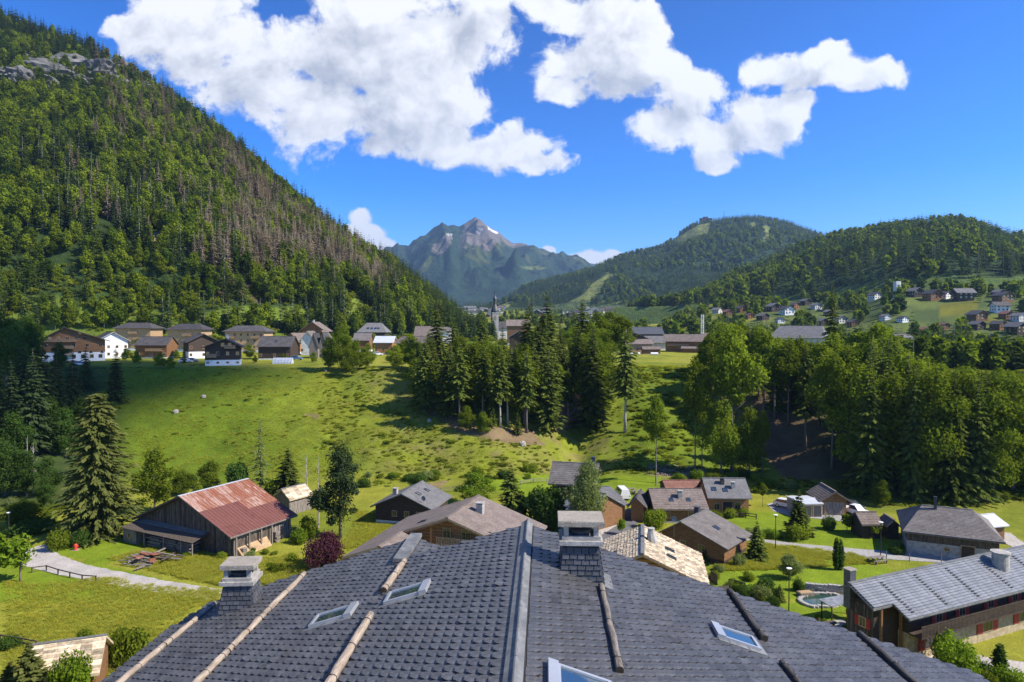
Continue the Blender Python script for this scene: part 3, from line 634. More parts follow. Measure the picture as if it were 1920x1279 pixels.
for kd in (0, 1, 2):
    key, nm, bh, lab = names[kd]
    for i in allk[kd][0]:
        rg = region(px[i], py[i])
        far_tree_obj(key + str(i % 3), (X[i], Y[i], Z[i] - 0.3), hh[i], bh, float(g.uniform(0, 6.28)), lab + ' ' + rg, lab + ', ' + rg, nm, float(g.uniform(0.85, 1.2)))
rest = np.concatenate([allk[k][1] for k in (0, 1, 2)])
ix = kind[rest] * 3 + rest % 3; bh = np.array([22, 17, 22])[kind[rest]]; s = hh[rest] / bh; wv = g.uniform(0.85, 1.25, len(rest))
instancer('mountain_forest', ['far_spruce0', 'far_spruce1', 'far_spruce2', 'far_leafy0', 'far_leafy1', 'far_leafy2', 'dead0', 'dead1', 'dead2'], np.stack([X[rest], Y[rest], Z[rest] - 0.3], 1), g.uniform(0, 6.28, len(rest)), np.stack([s * wv, s * wv, s], 1), ix,
          'mixed forest covering the steep mountain behind the village')
# low scrub on the mountain's clearings and foot
a, t, X, Y, Z, g = scatter_layer(LAYL, 5200, (-100, 930), 0.0, 0.5, 43); px, py = proj(X, Y, Z)
kp = (inpoly(px, py, CUTS) | inpoly(px, py, STRIP) | (t < 0.12) | inpoly(px, py, [(380,480),(560,480),(560,570),(390,570)])) & (g.random(len(X)) < 0.75)
X, Y, Z = X[kp], Y[kp], Z[kp]; s = g.uniform(1.0, 3.4, len(X)) * np.where(g.random(len(X)) < 0.15, 1.7, 1.0)
instancer('clearing_scrub', ['scrub0', 'scrub1'], np.stack([X, Y, Z - 0.2], 1), g.uniform(0, 6.28, len(X)), np.stack([s, s, s * 0.75], 1), np.arange(len(X)) % 2, 'low green scrub on the cleared mountain foot')
# rock outcrops of the cliff band
def rock_mesh(seed):
    bm = bmesh.new(); bmesh.ops.create_icosphere(bm, subdivisions=4, radius=1.0); g2 = np.random.default_rng(seed); o = g2.uniform(0, 50, 3)
    for v in bm.verts:
        c = v.co; k = 1 + 0.55 * float(fbm(np.array([c.x * 1.3 + o[0] + c.z]), np.array([c.y * 1.3 + o[1] - c.z * 1.7]), 4, seed)[0]) + 0.25 * float(fbm(np.array([c.x * 5 + o[0]]), np.array([c.z * 9 + o[2]]), 3, seed)[0]); k += 0.07 * math.sin(c.z * 15 + 5 * float(fbm(np.array([c.x * 2 + o[1]]), np.array([c.y * 2]), 2, seed)[0])) + 0.16 * float(fbm(np.array([c.x * 9 + o[2]]), np.array([c.y * 9 + c.z * 3]), 2, seed)[0]); v.co = c * k
    me = bpy.data.meshes.new('rock'); bm.to_mesh(me); bm.free(); me.materials.append(MATS['rock']); return me
ROCKS = [rock_mesh(i) for i in range(3)]
g = np.random.default_rng(5)
for i, (qx, qy, sz) in enumerate([(20,150,14),(48,160,16),(78,140,18),(100,165,13),(122,128,17),(150,165,15),(175,140,19),(205,165,14),(222,130,13),(245,160,12),(60,118,10),(188,110,10),(140,185,10),(20,178,10),(236,178,9)]):
    ts = np.linspace(0.3, 1.0, 300); Xs, Ys_, Zs = LAYL.at(np.full(300, qx), ts); k = np.argmin(np.abs(proj(Xs, Ys_, Zs)[1] - qy))
    o = link('rock_outcrop', ROCKS[i % 3], None, (Xs[k], Ys_[k] + 5, Zs[k]), g.uniform(0, 6.28)); o.scale = (sz * 1.75, sz * 0.8, sz * 0.85)
    tag(o, 'pale grey rock outcrop in the cliff band high on the forested mountain', 'rock', 'rock outcrops of the cliff band')
# right wooded hill and ski hill
a, t, X, Y, Z, g = scatter_layer(LAYB, 6500, (1180, 2150), 0.01, 1.02, 51); px, py = proj(X, Y, Z); n = fbm(X / 70, Y / 70, 3, 7)
lf = g.random(len(X)) < np.clip(0.08 + 1.6 * n + 0.15 * (px < 1640) * (py > 480), 0.02, 0.75); vis = (px < 1930) & (px > 1240)
hh = np.where(lf, g.uniform(13, 19, len(X)), g.uniform(18, 28, len(X)))
order = np.argsort(-(hh / Y) * vis * ~lf); big = order[:30]; rest = order[30:]
for i in big: far_tree_obj('far_spruce' + str(i % 3), (X[i], Y[i], Z[i] - 0.3), hh[i], 22, float(g.uniform(0, 6.28)), 'tall dark spruce at the lower edge of the wooded right hill, above the meadow', 'spruces along the foot of the wooded hill', 'spruce_tree')
ix = np.where(lf, 2, np.arange(len(X)) % 2); s = hh / np.where(lf, 15, 20); wv = g.uniform(0.9, 1.25, len(X))
instancer('hill_forest', ['cone0', 'cone1', 'puff0'], np.stack([X, Y, Z - 0.3], 1)[rest], g.uniform(0, 6.28, len(rest)), np.stack([s * wv, s * wv, s], 1)[rest], ix[rest], 'dark spruce forest covering the rounded hill on the right')
a, t, X, Y, Z, g = scatter_layer(LAYC, 21000, (870, 1960), 0.0, 1.01, 52); px, py = proj(X, Y, Z); n = fbm(X / 160, Y / 160, 3, 7)
kp = np.ones(len(X), bool)
for p in (PISTE, PISTE2, PISTE3, PISTE4, PISTE5): kp &= ~inpoly(px, py, p)
X, Y, Z, n = X[kp], Y[kp], Z[kp], n[kp]; lf = g.random(len(X)) < np.clip(0.06 + 1.2 * n, 0.0, 0.6); hh = g.uniform(15, 26, len(X))
ix = np.where(lf, 2, np.arange(len(X)) % 2); s = hh / 20; wv = g.uniform(1.0, 1.5, len(X))
instancer('ski_hill_forest', ['cone0', 'cone1', 'puff0'], np.stack([X, Y, Z - 0.3], 1), g.uniform(0, 6.28, len(X)), np.stack([s * wv, s * wv, s], 1), ix, 'distant spruce forest on the hill with the grassy ski runs')
# houses of the right valley side: foot pixel, width in pixels, kind, turn, where
VH = [(1640,562,22,0,.3,'on the low right slope below the tower'),(1715,556,25,3,.2,'under the meadow, left end'),(1748,562,29,2,.1,'under the meadow, second'),(1770,560,20,0,.5,'under the meadow, white third'),(1805,563,34,3,1.4,'standing alone right of the meadow row'),(1872,556,20,3,.2,'high at the right meadow edge'),(1880,566,29,2,.1,'right edge, just above the orchard'),
   (1874,585,29,0,1.45,'with white gable at the right edge'),(1832,602,30,2,.1,'over the small yellow field'),(1887,598,22,5,.1,'right of the small yellow field'),(1910,602,24,4,.2,'at the very right edge'),(1768,618,20,5,.2,'lower right slope, left of the pair'),(1832,618,24,3,.2,'lower right slope, above the trees'),(1872,618,25,2,.3,'lower right slope, brown one'),(1906,626,34,3,.2,'big and dark at the lower right edge'),
   (1735,626,20,5,.4,'among the trees below the yellow strip'),(1660,600,17,4,.2,'pale roof among trees, middle right'),(1692,604,17,0,.3,'white patch among trees, middle right'),(1450,584,24,3,.2,'left of the villa knoll'),(1488,580,20,2,.5,'behind the villa knoll, right'),(1475,590,25,0,.2,'below the villa knoll'),(1510,572,18,3,.3,'in the row behind the villa knoll'),(1530,580,18,4,.2,'end of the row behind the villa knoll'),(1390,585,18,2,.3,'left foot of the villa knoll'),
   (1365,592,18,5,.2,'above the field with the crane'),(1345,588,17,4,.7,'over the crane'),(1540,610,20,3,.3,'just behind the white hotel roof'),(1575,606,22,4,.2,'right of the hotel spruce'),(1600,612,20,2,.1,'second right of the hotel spruce'),(1430,600,20,3,.4,'left of the hotel roof'),(1405,598,17,5,.2,'second left of the hotel roof'),(1462,606,17,0,.1,'white one just over the hotel roof'),(1555,592,18,3,.3,'above the hotel spruce'),(1690,640,22,5,.3,'roof among the trees behind the wood'),(1640,630,18,3,.3,'hidden among the trees behind the wood')]
VHP = [(GT(h[0], h[1], 300, 4000), h[0], h[2]) for h in VH]
# trees scattered in the valley behind the near bank
g = np.random.default_rng(61); n_ = 8200; pxv = np.where(g.random(8200) < .5, g.uniform(840, 1980, n_), g.uniform(1340, 1980, n_)); Yv = np.exp(g.uniform(math.log(330), math.log(2400), n_)); pxv[:900] = g.uniform(1600, 1990, 900); Yv[:900] = g.uniform(222, 335, 900); Xv = (pxv - 960) / F * Yv; Zv = ground_h(Xv, Yv)
nn = fbm(Xv / 60, Yv / 60, 3, 13); nn[:900] = 0.3; pyv = proj(Xv, Yv, Zv)[1]
kp = (nn > -0.16) & ~((pxv < 1340) & (Yv < 480)) & ~inpoly(pxv, pyv, [(1560,505),(1920,490),(1920,548),(1700,545)]) & ~inpoly(pxv, pyv, [(1765,570),(1830,568),(1830,590),(1765,592)])
kp &= ~((pxv > 1340) & (Yv > 430) & (nn < -0.13) & (pxv < 1960) & (Yv < 900))
kp &= ~((((pxv > 1095) & (pxv < 1245)) | ((pxv > 855) & (pxv < 960))) & (Yv > 480) & (g.random(n_) < 0.75))
for (hp, hx, hw) in VHP: kp &= ~((np.abs(pxv - hx) < hw * 0.8) & (Yv > hp[1] * 0.82) & (Yv < hp[1] + 9))
Xv, Yv, Zv, pxv = Xv[kp], Yv[kp], Zv[kp], pxv[kp]; con = g.random(len(Xv)) < 0.4; hv = np.where(con, g.uniform(12, 22, len(Xv)), g.uniform(7, 14, len(Xv))) * np.where(Yv < 336, 0.8, 1) * np.where(Yv > 900, 0.85, 1)
score = hv / Yv * (pxv > 1320) * (pxv < 1925) * (Yv > 336); order = np.argsort(-score)
for i in order[:60]:
    if con[i]: far_tree_obj('far_spruce' + str(i % 3), (Xv[i], Yv[i], Zv[i] - 0.3), hv[i], 22, float(g.uniform(0, 6.28)), 'dark spruce among the houses of the right valley side, behind the near wood', 'spruces among the right valley houses', 'spruce_tree')
    else: far_tree_obj('far_leafy' + str(i % 3), (Xv[i], Yv[i], Zv[i] - 0.3), hv[i], 17, float(g.uniform(0, 6.28)), 'round green tree among the houses of the right valley side, behind the near wood', 'leafy trees among the right valley houses', 'leafy_tree')
rest = order[60:]; ix = np.where(con, np.arange(len(Xv)) % 2, 2); s = hv / np.where(con, 20, 15)
instancer('valley_trees', ['cone0', 'cone1', 'puff0'], np.stack([Xv, Yv, Zv - 0.3], 1)[rest], g.uniform(0, 6.28, len(rest)), np.stack([s * 1.15, s * 1.15, s], 1)[rest], ix[rest], 'far trees and copses between the valley houses')

# ---------------------------------------------------------------- the wooded bank
def on_ground(px, Y): x = (px - 960) / F * Y; return (x, Y, gz(x, Y) - 0.25)
def base_tree(key, px, pyb, pytop, label, group=None, name='spruce_tree', wid=None, y0=45, mat_sw=None):
    p = GT(px, pyb, y0); h = (pyb - pytop) / F * p[1] * 1.02; return tree(key, (p[0], p[1], p[2] - 0.2), h, label, group, name, wid=wid, mat_sw=mat_sw)
# central clump: (foot x, foot y, top y, kind)
g = np.random.default_rng(71)
CL = [(862,800,640,'tall0'),(938,803,650,'tall1'),(952,798,655,'tall3'),(987,812,655,'tall2'),(1040,800,655,'tall1'),(1065,790,690,'tall3'),(1172,812,612,'tall1'),(905,790,640,'tall2'),(832,770,640,'tall0'),
      (820,690,556,'spruce0'),(850,700,588,'spruce1'),(905,690,586,'spruce2'),(942,700,606,'spruce3'),(990,695,562,'spruce0'),(1026,700,545,'spruce1'),(1092,690,556,'spruce2'),(1050,690,600,'spruce3'),(870,720,630,'spruce2'),(968,720,640,'spruce1'),(1010,730,600,'spruce2'),
      (1080,700,630,'spruce0'),(1060,720,640,'spruce3'),(800,720,630,'spruce3'),(785,700,640,'spruce1'),(930,740,640,'spruce0'),(890,750,645,'spruce3'),(1000,760,640,'tall0'),(960,770,650,'tall2'),(845,745,640,'spruce0'),(1030,760,660,'spruce1'),
      (1120,680,582,'leafy0'),(1145,675,580,'leafy1'),(1165,690,590,'high2'),(1105,690,600,'leafy2'),(1075,675,610,'leafy3'),(770,690,625,'leafy1'),(755,680,640,'leafy2'),(800,760,680,'leafy3'),(780,735,670,'leafy0'),(875,810,760,'leafy0'),(905,815,770,'leafy2'),(1100,720,650,'leafy1'),(1045,740,680,'leafy2'),
      (920,800,740,'spruce2'),(1005,790,700,'spruce0'),(1080,740,680,'spruce3'),(970,815,765,'spruce1')]
for (x, yb, yt, k) in CL:
    con = k[:3] in ('spr', 'tal')
    if con: lab, gr = ('tall spruce with bare lower trunk on the earth foot of the central bank' if k[:3] == 'tal' else 'full green spruce in the central clump on the bank'), ('bare-trunked spruces of the central clump' if k[:3] == 'tal' else 'spruces of the central clump')
    else: lab, gr = 'leafy tree mixed into the central spruce clump on the bank', 'leafy trees of the central clump'
    if x == 1172: lab, gr = 'lone thin spruce with long bare pale trunk right of the central clump', None
    base_tree(k, x, yb, yt, lab, gr, 'spruce_tree' if con else 'leafy_tree', wid=(1.35 if k[:3] == 'lea' else 1.3), y0=120)
for i in range(46):
    x = g.uniform(772, 1128); Y_ = g.uniform(166, 206) if not 1040 < x < 1110 else g.uniform(190, 208); xw, yw, zw = on_ground(x, Y_); pyb = proj(xw, yw, zw)[1]
    top = np.interp(x, [770, 820, 850, 960, 1000, 1030, 1060, 1128], [650, 600, 615, 640, 600, 590, 620, 600]); con = g.random() < 0.66; h = min((pyb - top) / F * Y_ * g.uniform(0.75, 1.0), 27 if con else 18)
    tree(('spruce' if con else 'leafy') + str(i % 4), (xw, yw, zw), h, ('spruce packed inside the central clump on the bank' if con else 'leafy tree packed inside the central clump on the bank'), ('inner spruces of the central clump' if con else 'inner leafy trees of the central clump'), 'spruce_tree' if con else 'leafy_tree', wid=1.3 if con else 1.15)
for (x, yb, yt, k, w) in [(1452,792,640,'high0',1.2),(1478,800,640,'high1',1.1),(1510,845,650,'tall0',1.2),(1535,800,640,'high2',1.2),(1560,880,660,'high3',1.0),(1590,830,650,'high0',1.2),(1615,900,680,'leafy1',1.0),(1500,765,630,'high3',1.2),(1560,770,625,'high1',1.2),(1432,770,620,'high2',1.3)]:
    base_tree(k, x, yb, yt, 'tree with tall bare trunk standing on the brown floor inside the right wood', 'bare-trunked trees on the brown forest floor', 'leafy_tree', w, 110)
# slender leafy trees at the foot of the bank, right of centre
for (x, yb, yt, k, w, lab) in [(1230,905,738,'high0',0.75,'slender leafy tree with thin trunk standing alone before the shaded bank'),(1303,884,668,'high1',0.7,'tall thin leafy tree left of the wood, pale twin trunks'),(1316,886,690,'high2',0.55,'thin leafy tree just right of the pale twin trunks'),(1352,892,742,'leafy3',0.9,'bushy mid-green tree at the left corner of the right wood'),(1372,885,610,'high3',0.9,'tall leafy tree at the left edge of the right wood'),
      (1405,890,760,'leafy0',0.85,'leafy tree with low crown above the brown chalet roof'),(1430,893,770,'high1',0.7,'thin-trunked leafy tree right of the brown chalet roof')]:
    base_tree(k, x, yb, yt, lab, None, 'leafy_tree', w, 120)
# right wood, row by row
cnt = 0
for Yr in np.arange(124, 222, 5.2):
    for q in np.arange(1320, 2010, 35 * 150 / Yr):
        x = q + g.uniform(-16, 16); Y_ = Yr + g.uniform(-2.5, 2.5); xw, yw, zw = on_ground(x, Y_); pyb = proj(xw, yw, zw)[1]
        if x < 1440 and Y_ < 176: continue
        if 1425 < x < 1630 and Y_ < 170 and pyb > 775: continue
        if 1640 <= x < 1700 and Y_ < 128: continue
        if Y_ < np.interp(x, PC, [p[3][0] for p in PROFS]) - 2: continue
        if x < 1470 and Y_ > 204: continue
        top = np.interp(x, [1320, 1345, 1400, 1450, 1500, 1560, 1600, 1650, 1700, 1780, 1860, 1920, 2010], [640, 605, 598, 625, 640, 640, 650, 600, 655, 680, 690, 690, 690])
        con = g.random() < (0.25 if x < 1560 else 0.6)
        hmax = (pyb - top) / F * Y_; h = min(hmax * g.uniform(0.86, 1.03), (29 if con else 25) * g.uniform(0.85, 1.12)); 
        if h < 5: continue
        low = pyb > 850
        k = ('spruce' if low or g.random() < 0.5 else 'tall') + str(cnt % 4) if con else ('high' if (x < 1660 and not low) else 'leafy') + str(cnt % 4)
        where = 'at the front edge of' if low else 'on the slope of' if pyb > 740 else 'along the top of'; half = 'the left half of the right-hand wood' if x < 1640 else 'the right half of the right-hand wood'
        lab = ('dark spruce ' if con else 'leafy green tree ') + where + ' ' + half
        tree(k, (xw, yw, zw), h, lab, ('spruces ' if con else 'leafy trees ') + where + ' ' + half, 'spruce_tree' if con else 'leafy_tree', wid=(0.95 if con else (0.95 if low else 1.0)) * float(g.uniform(0.9, 1.15))); cnt += 1
tree('spruce3', on_ground(1560, 196), 26, 'dark pointed spruce rising above the right wood by the white hotel', None, 'spruce_tree', wid=0.85)
# dark trees of the left gully
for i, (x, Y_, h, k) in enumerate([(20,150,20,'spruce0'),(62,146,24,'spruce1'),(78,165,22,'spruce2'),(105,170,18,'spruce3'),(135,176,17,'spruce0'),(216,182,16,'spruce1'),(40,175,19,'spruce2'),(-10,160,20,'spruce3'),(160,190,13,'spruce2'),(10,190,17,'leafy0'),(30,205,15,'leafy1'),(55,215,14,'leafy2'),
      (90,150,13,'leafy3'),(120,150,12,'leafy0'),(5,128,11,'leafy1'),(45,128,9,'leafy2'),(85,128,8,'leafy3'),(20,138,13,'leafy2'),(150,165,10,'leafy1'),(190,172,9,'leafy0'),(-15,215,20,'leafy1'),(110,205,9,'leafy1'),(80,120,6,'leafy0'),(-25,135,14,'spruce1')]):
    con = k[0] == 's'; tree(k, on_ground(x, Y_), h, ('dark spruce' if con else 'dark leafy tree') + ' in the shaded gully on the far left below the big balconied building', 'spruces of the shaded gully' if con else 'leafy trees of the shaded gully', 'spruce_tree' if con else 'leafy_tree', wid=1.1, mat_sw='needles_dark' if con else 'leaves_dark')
# trees on and below the plateau edge on the left
for (px_, Y_, h, k, w, lab) in [(615,205,11,'leafy0',1.0,'leafy tree at the plateau edge, leftmost of the clump by the greenhouse'),(640,206,14.5,'leafy1',0.95,'tallest tree of the bright clump on the plateau edge'),(668,204,10,'leafy2',1.0,'low leafy tree right of the tallest plateau-edge tree'),(690,206,8,'leafy3',1.1,'small leafy tree at the right end of the plateau-edge clump'),
      (654,199,8.5,'leafy3',1.2,'bushy tree just below the plateau-edge clump'),(742,202,8,'leafy1',1.2,'small bushy tree below the white-roofed orange house'),(300,206,5,'leafy2',1.5,'dark round bush tree below the car park of the dark chalet'),(318,205,4,'leafy1',1.5,'second round bush right of the dark bush below the car park'),
      (50,232,17,'leafy3',1.1,'large round dark tree left of the big balconied building'),(255,222,5,'leafy0',1.3,'small round tree in front of the low brown house'),(345,228,8,'spruce1',0.7,'narrow green conifer between the low brown house and apartment block'),(725,315,9,'leafy2',1.2,'round tree right of the grey hipped roof'),(630,255,6,'leafy3',1.1,'small tree behind the dark A-shaped roofs'),
      (588,235,4,'leafy1',1.3,'bush in front of the dark A-shaped roofs'),(185,300,9,'leafy1',1.2,'round tree behind the big balconied building')]:
    tree(k, on_ground(px_, Y_), h, lab, None, 'leafy_tree' if k[0] != 's' else 'spruce_tree', wid=w)
# scrub on the bank
g = np.random.default_rng(81); n_ = 17000; pxv = g.uniform(180, 1990, n_); Yv = g.uniform(120, 212, n_); Xv = (pxv - 960) / F * Yv; nn = fbm(Xv / 9, Yv / 9, 3, 91)
Yb = np.interp(pxv, PC, [p[3][0] for p in PROFS])
dens = np.where(pxv < 600, 0.16, np.where(pxv < 1150, 0.85, np.where(pxv < 1360, 0.9, 0.5)))
kp = (Yv > Yb - 4) & (g.random(n_) < dens * np.clip(0.75 + 3.0 * nn, 0, 1.6))
Zv = ground_h(Xv, Yv); pyv = proj(Xv, Yv, Zv)[1]; kp &= ~inpoly(pxv, pyv, [(1060,725),(1115,720),(1105,765),(1040,812)]) & ~inpoly(pxv, pyv, [(800,760),(1010,810),(1000,835),(860,815)]) & ~inpoly(pxv, pyv, [(1425,740),(1640,800),(1640,900),(1440,900)])
Xv, Yv, Zv, pxv = Xv[kp], Yv[kp], Zv[kp], pxv[kp]; s = g.uniform(0.22, 0.8, len(Xv)) * np.where(pxv > 1180, 1.6, 1.0) * np.where(g.random(len(Xv)) < 0.06, 1.9, 1)
instancer('bank_scrub', ['scrub0', 'scrub1', 'scrub2'], np.stack([Xv, Yv, Zv - 0.1], 1), g.uniform(0, 6.28, len(Xv)), np.stack([s * 1.2, s * 1.2, s * 0.48], 1), g.choice(3, len(Xv), p=[0.49, 0.49, 0.02]), 'low bushes and brambles over the grassy bank')
# tall grass tufts in the meadows
g = np.random.default_rng(82); PT = []
for poly, cnt_, sc in (([(0,1095),(230,1085),(420,1110),(430,1140),(330,1190),(230,1279),(0,1279)], 9000, 0.42), ([(200,1050),(330,1020),(440,1050),(560,1040),(600,1080),(520,1100),(430,1105),(320,1085)], 6000, 0.55), ([(660,960),(790,962),(830,968),(700,1020),(640,1040)], 4000, 0.5),
        ([(230,700),(600,690),(800,760),(1000,840),(1020,880),(700,905),(230,880)], 9000, 0.5), ([(1360,1015),(1600,1030),(1640,1060),(1500,1070),(1340,1075)], 6000, 0.5), ([(1180,665),(1340,664),(1340,690),(1180,690)], 2500, 0.7)):
    A = np.array(poly, float); c = 0
    while c < cnt_:
        qx = g.uniform(A[:, 0].min(), A[:, 0].max(), 4000); qy = g.uniform(A[:, 1].min(), A[:, 1].max(), 4000); m = inpoly(qx, qy, poly); qx, qy = qx[m], qy[m]
        if poly[0][1] > 900:
            zz = 0.0; d = (CAMZ - zz) / ((qy - 612) / F); x = (qx - 960) / F * d; y = d
        else:
            y = g.uniform(140, 215, len(qx)); x = (qx - 960) / F * y
        z = ground_h(x, y); pp = proj(x, y, z); jn = fbm(x / 4, y / 4, 3, 55); jx = fbm(x / 7, y / 7, 2, 56); m = inpoly(pp[0] + 60 * jx, pp[1] + 26 * jn, poly) & (g.random(len(x)) < 0.55 + 1.6 * jn); PT.append(np.stack([x, y, z, np.full(len(x), sc)], 1)[m]); c += max(1, m.sum())
PT = np.concatenate(PT); s = PT[:, 3] * g.uniform(0.6, 1.5, len(PT)); print('tufts', len(PT))
instancer('meadow_grass', ['tuft0', 'tuft1'], PT[:, :3], g.uniform(0, 6.28, len(PT)), np.stack([s * 1.3, s * 1.3, s], 1), np.arange(len(PT)) % 2, 'long meadow grass on the fields and the bank')
# ================================================================== BUILDINGS
mat('slate', (0.060, 0.061, 0.065), (0.094, 0.096, 0.101), 1.5, 0.46, 0.25, 14, attr=None, objvar=0.15, fine=9)
mat('slates', (0.060, 0.061, 0.065), (0.094, 0.096, 0.101), 1.5, 0.46, 0.25, 14, attr='rnd', fine=9, av=0.2)
for nm in ('slate', 'slates'):          # rusty-brown lichen that gathers in irregular patches
    nt = MATS[nm].node_tree; k = NB(nt); pr = [n for n in nt.nodes if n.type == 'BSDF_PRINCIPLED'][0]; lk = pr.inputs['Base Color'].links[0].from_socket; gp = k.n('ShaderNodeNewGeometry').outputs['Position']
    a_ = k.noise(gp, 0.5, 4, 0.6); b_ = k.noise(gp, 16.0, 5, 0.7); f_ = k.n('ShaderNodeMath', {0: k.ramp(a_, 0.48, 0.7), 1: k.ramp(b_, 0.52, 0.66)}, operation='MULTIPLY').outputs[0]
    nt.links.new(k.mix(f_, lk, (0.15, 0.115, 0.075)), pr.inputs['Base Color'])
mat('slate_dark', (0.045, 0.047, 0.052), (0.085, 0.087, 0.095), 3, 0.55, 0.4, 14, objvar=0.3)
mat('slate_edge_shade', (0.022, 0.017, 0.014), (0.06, 0.045, 0.035), 4, 0.9, 0)  # dark brown paints in the shade of the gaps at the clipped lower edges
mat('underlay', (0.015, 0.015, 0.016), (0.03, 0.03, 0.03), 3, 0.9)
mat('zinc', (0.13, 0.132, 0.13), (0.21, 0.21, 0.20), 1.2, 0.6, 0.05, 5, metal=0.1, fine=6)
mat('concrete', (0.25, 0.22, 0.175), (0.36, 0.32, 0.26), 2.5, 0.95, 0.5, 30, fine=25)
mat('concrete_pale', (0.27, 0.25, 0.22), (0.40, 0.38, 0.34), 2.5, 0.9, 0.3, 25, fine=12)
mat('log_pale', (0.26, 0.20, 0.145), (0.42, 0.345, 0.265), 1.5, 0.9, 0.6, 8, (6, 1, 6), fine=4)
mat('log_dark', (0.035, 0.03, 0.026), (0.10, 0.09, 0.08), 1.5, 0.85, 0.7, 8, (6, 1, 6), fine=4)
mat('log_grey', (0.10, 0.085, 0.07), (0.26, 0.22, 0.18), 1.5, 0.9, 0.7, 8, (6, 1, 6), fine=4)
mat('log_end', (0.02, 0.015, 0.01), (0.05, 0.035, 0.02), 8, 0.9)
mat('iron', (0.02, 0.02, 0.022), (0.035, 0.035, 0.037), 4, 0.5, 0)
mat('alu', (0.45, 0.46, 0.47), (0.52, 0.53, 0.54), 2, 0.35, 0, metal=0.5)
mat('alu_dark', (0.05, 0.05, 0.055), (0.07, 0.07, 0.075), 2, 0.45, 0)
mat('white', (0.72, 0.71, 0.68), (0.80, 0.79, 0.77), 0.8, 0.8, 0.05, 8)
mat('plaster', (0.62, 0.60, 0.55), (0.72, 0.70, 0.66), 0.6, 0.9, 0.1, 8, fine=2)
mat('stone_wall', (0.34, 0.27, 0.17), (0.48, 0.39, 0.25), 1.6, 0.95, 0.7, 3.5, fine=2.6)
mat('stone_grey', (0.30, 0.28, 0.25), (0.42, 0.40, 0.36), 1.2, 0.95, 0.5, 3.5, fine=2.2)
mat('timber', (0.15, 0.072, 0.028), (0.26, 0.13, 0.052), 1.2, 0.75, 0.3, 3, (1, 1, 7), fine=2.5, objvar=0.15)
mat('timber_orange', (0.28, 0.13, 0.045), (0.42, 0.21, 0.075), 1.2, 0.7, 0.3, 3, (1, 1, 7), fine=2.5)
mat('timber_light', (0.36, 0.23, 0.12), (0.48, 0.32, 0.18), 1.2, 0.75, 0.3, 3, (5, 5, 0.7), fine=2.5, objvar=0.12)
mat('timber_dark', (0.032, 0.021, 0.014), (0.075, 0.05, 0.033), 1.2, 0.8, 0.3, 3, (1, 1, 7), fine=2.5, objvar=0.15)
mat('boards_grey', (0.13, 0.11, 0.09), (0.28, 0.24, 0.20), 1.0, 0.95, 0.5, 4, (7, 7, 0.8), attr='rnd', fine=2)
mat('boards_dark', (0.05, 0.038, 0.028), (0.14, 0.11, 0.085), 1.0, 0.95, 0.5, 4, (7, 7, 0.8), attr='rnd', fine=2)
mat('roof_brown', (0.135, 0.105, 0.085), (0.20, 0.16, 0.135), 0.7, 0.9, 0.4, 6, fine=3.5, objvar=0.12)
mat('roof_greybrown', (0.12, 0.105, 0.092), (0.18, 0.16, 0.145), 0.7, 0.9, 0.4, 6, fine=3.5, objvar=0.12)
mat('roof_grey', (0.115, 0.11, 0.108), (0.165, 0.16, 0.155), 0.7, 0.85, 0.4, 6, fine=3.5, objvar=0.15)
mat('roof_dark', (0.048, 0.044, 0.042), (0.085, 0.078, 0.074), 0.7, 0.7, 0.3, 6, fine=3, objvar=0.2)
mat('roof_red', (0.17, 0.075, 0.05), (0.25, 0.12, 0.085), 0.7, 0.85, 0.3, 6, fine=3)
mat('shingle', (0.40, 0.31, 0.20), (0.56, 0.46, 0.32), 1.4, 0.95, 0.6, 6, fine=4.5, attr='rnd')
mat('metal_grey', (0.20, 0.21, 0.225), (0.27, 0.28, 0.295), 0.5, 0.5, 0.05, 4, metal=0.1, fine=2, objvar=0.08)
mat('metal_white', (0.55, 0.57, 0.60), (0.66, 0.68, 0.70), 0.5, 0.45, 0.05, 4, metal=0.2)
mat('door_red', (0.34, 0.018, 0.022), (0.42, 0.03, 0.03), 2, 0.5, 0.05)
mat('red_paint', (0.55, 0.05, 0.03), (0.62, 0.07, 0.04), 2, 0.4, 0)
mat('asphalt', (0.28, 0.265, 0.245), (0.36, 0.345, 0.32), 0.3, 0.95, 0.3, 12, fine=3)
mat('gravel', (0.34, 0.31, 0.27), (0.46, 0.42, 0.37), 0.4, 0.95, 0.5, 9, fine=5)
mat('asphalt_dark', (0.10, 0.10, 0.105), (0.15, 0.15, 0.155), 0.4, 0.95, 0.3, 10, fine=4)
mat('yellow', (0.65, 0.32, 0.02), (0.72, 0.38, 0.03), 1, 0.5, 0)
mat('turquoise', (0.10, 0.42, 0.38), (0.14, 0.5, 0.45), 2, 0.7, 0.1)
mat('carpaint_white', (0.75, 0.76, 0.77), None, 1, 0.25, 0, spec=0.6)
mat('carpaint_grey', (0.25, 0.27, 0.28), None, 1, 0.25, 0, spec=0.6)
mat('carpaint_dark', (0.04, 0.05, 0.06), None, 1, 0.25, 0, spec=0.6)
mat('carpaint_blue', (0.08, 0.16, 0.28), None, 1, 0.25, 0, spec=0.6)
mat('tyre', (0.02, 0.02, 0.02), None, 1, 0.9, 0)
glass('glass', (0.015, 0.022, 0.03)); glass('glass_sky', (0.02, 0.04, 0.055), 0.015, 2.4); glass('pond', (0.02, 0.06, 0.04), 0.05)

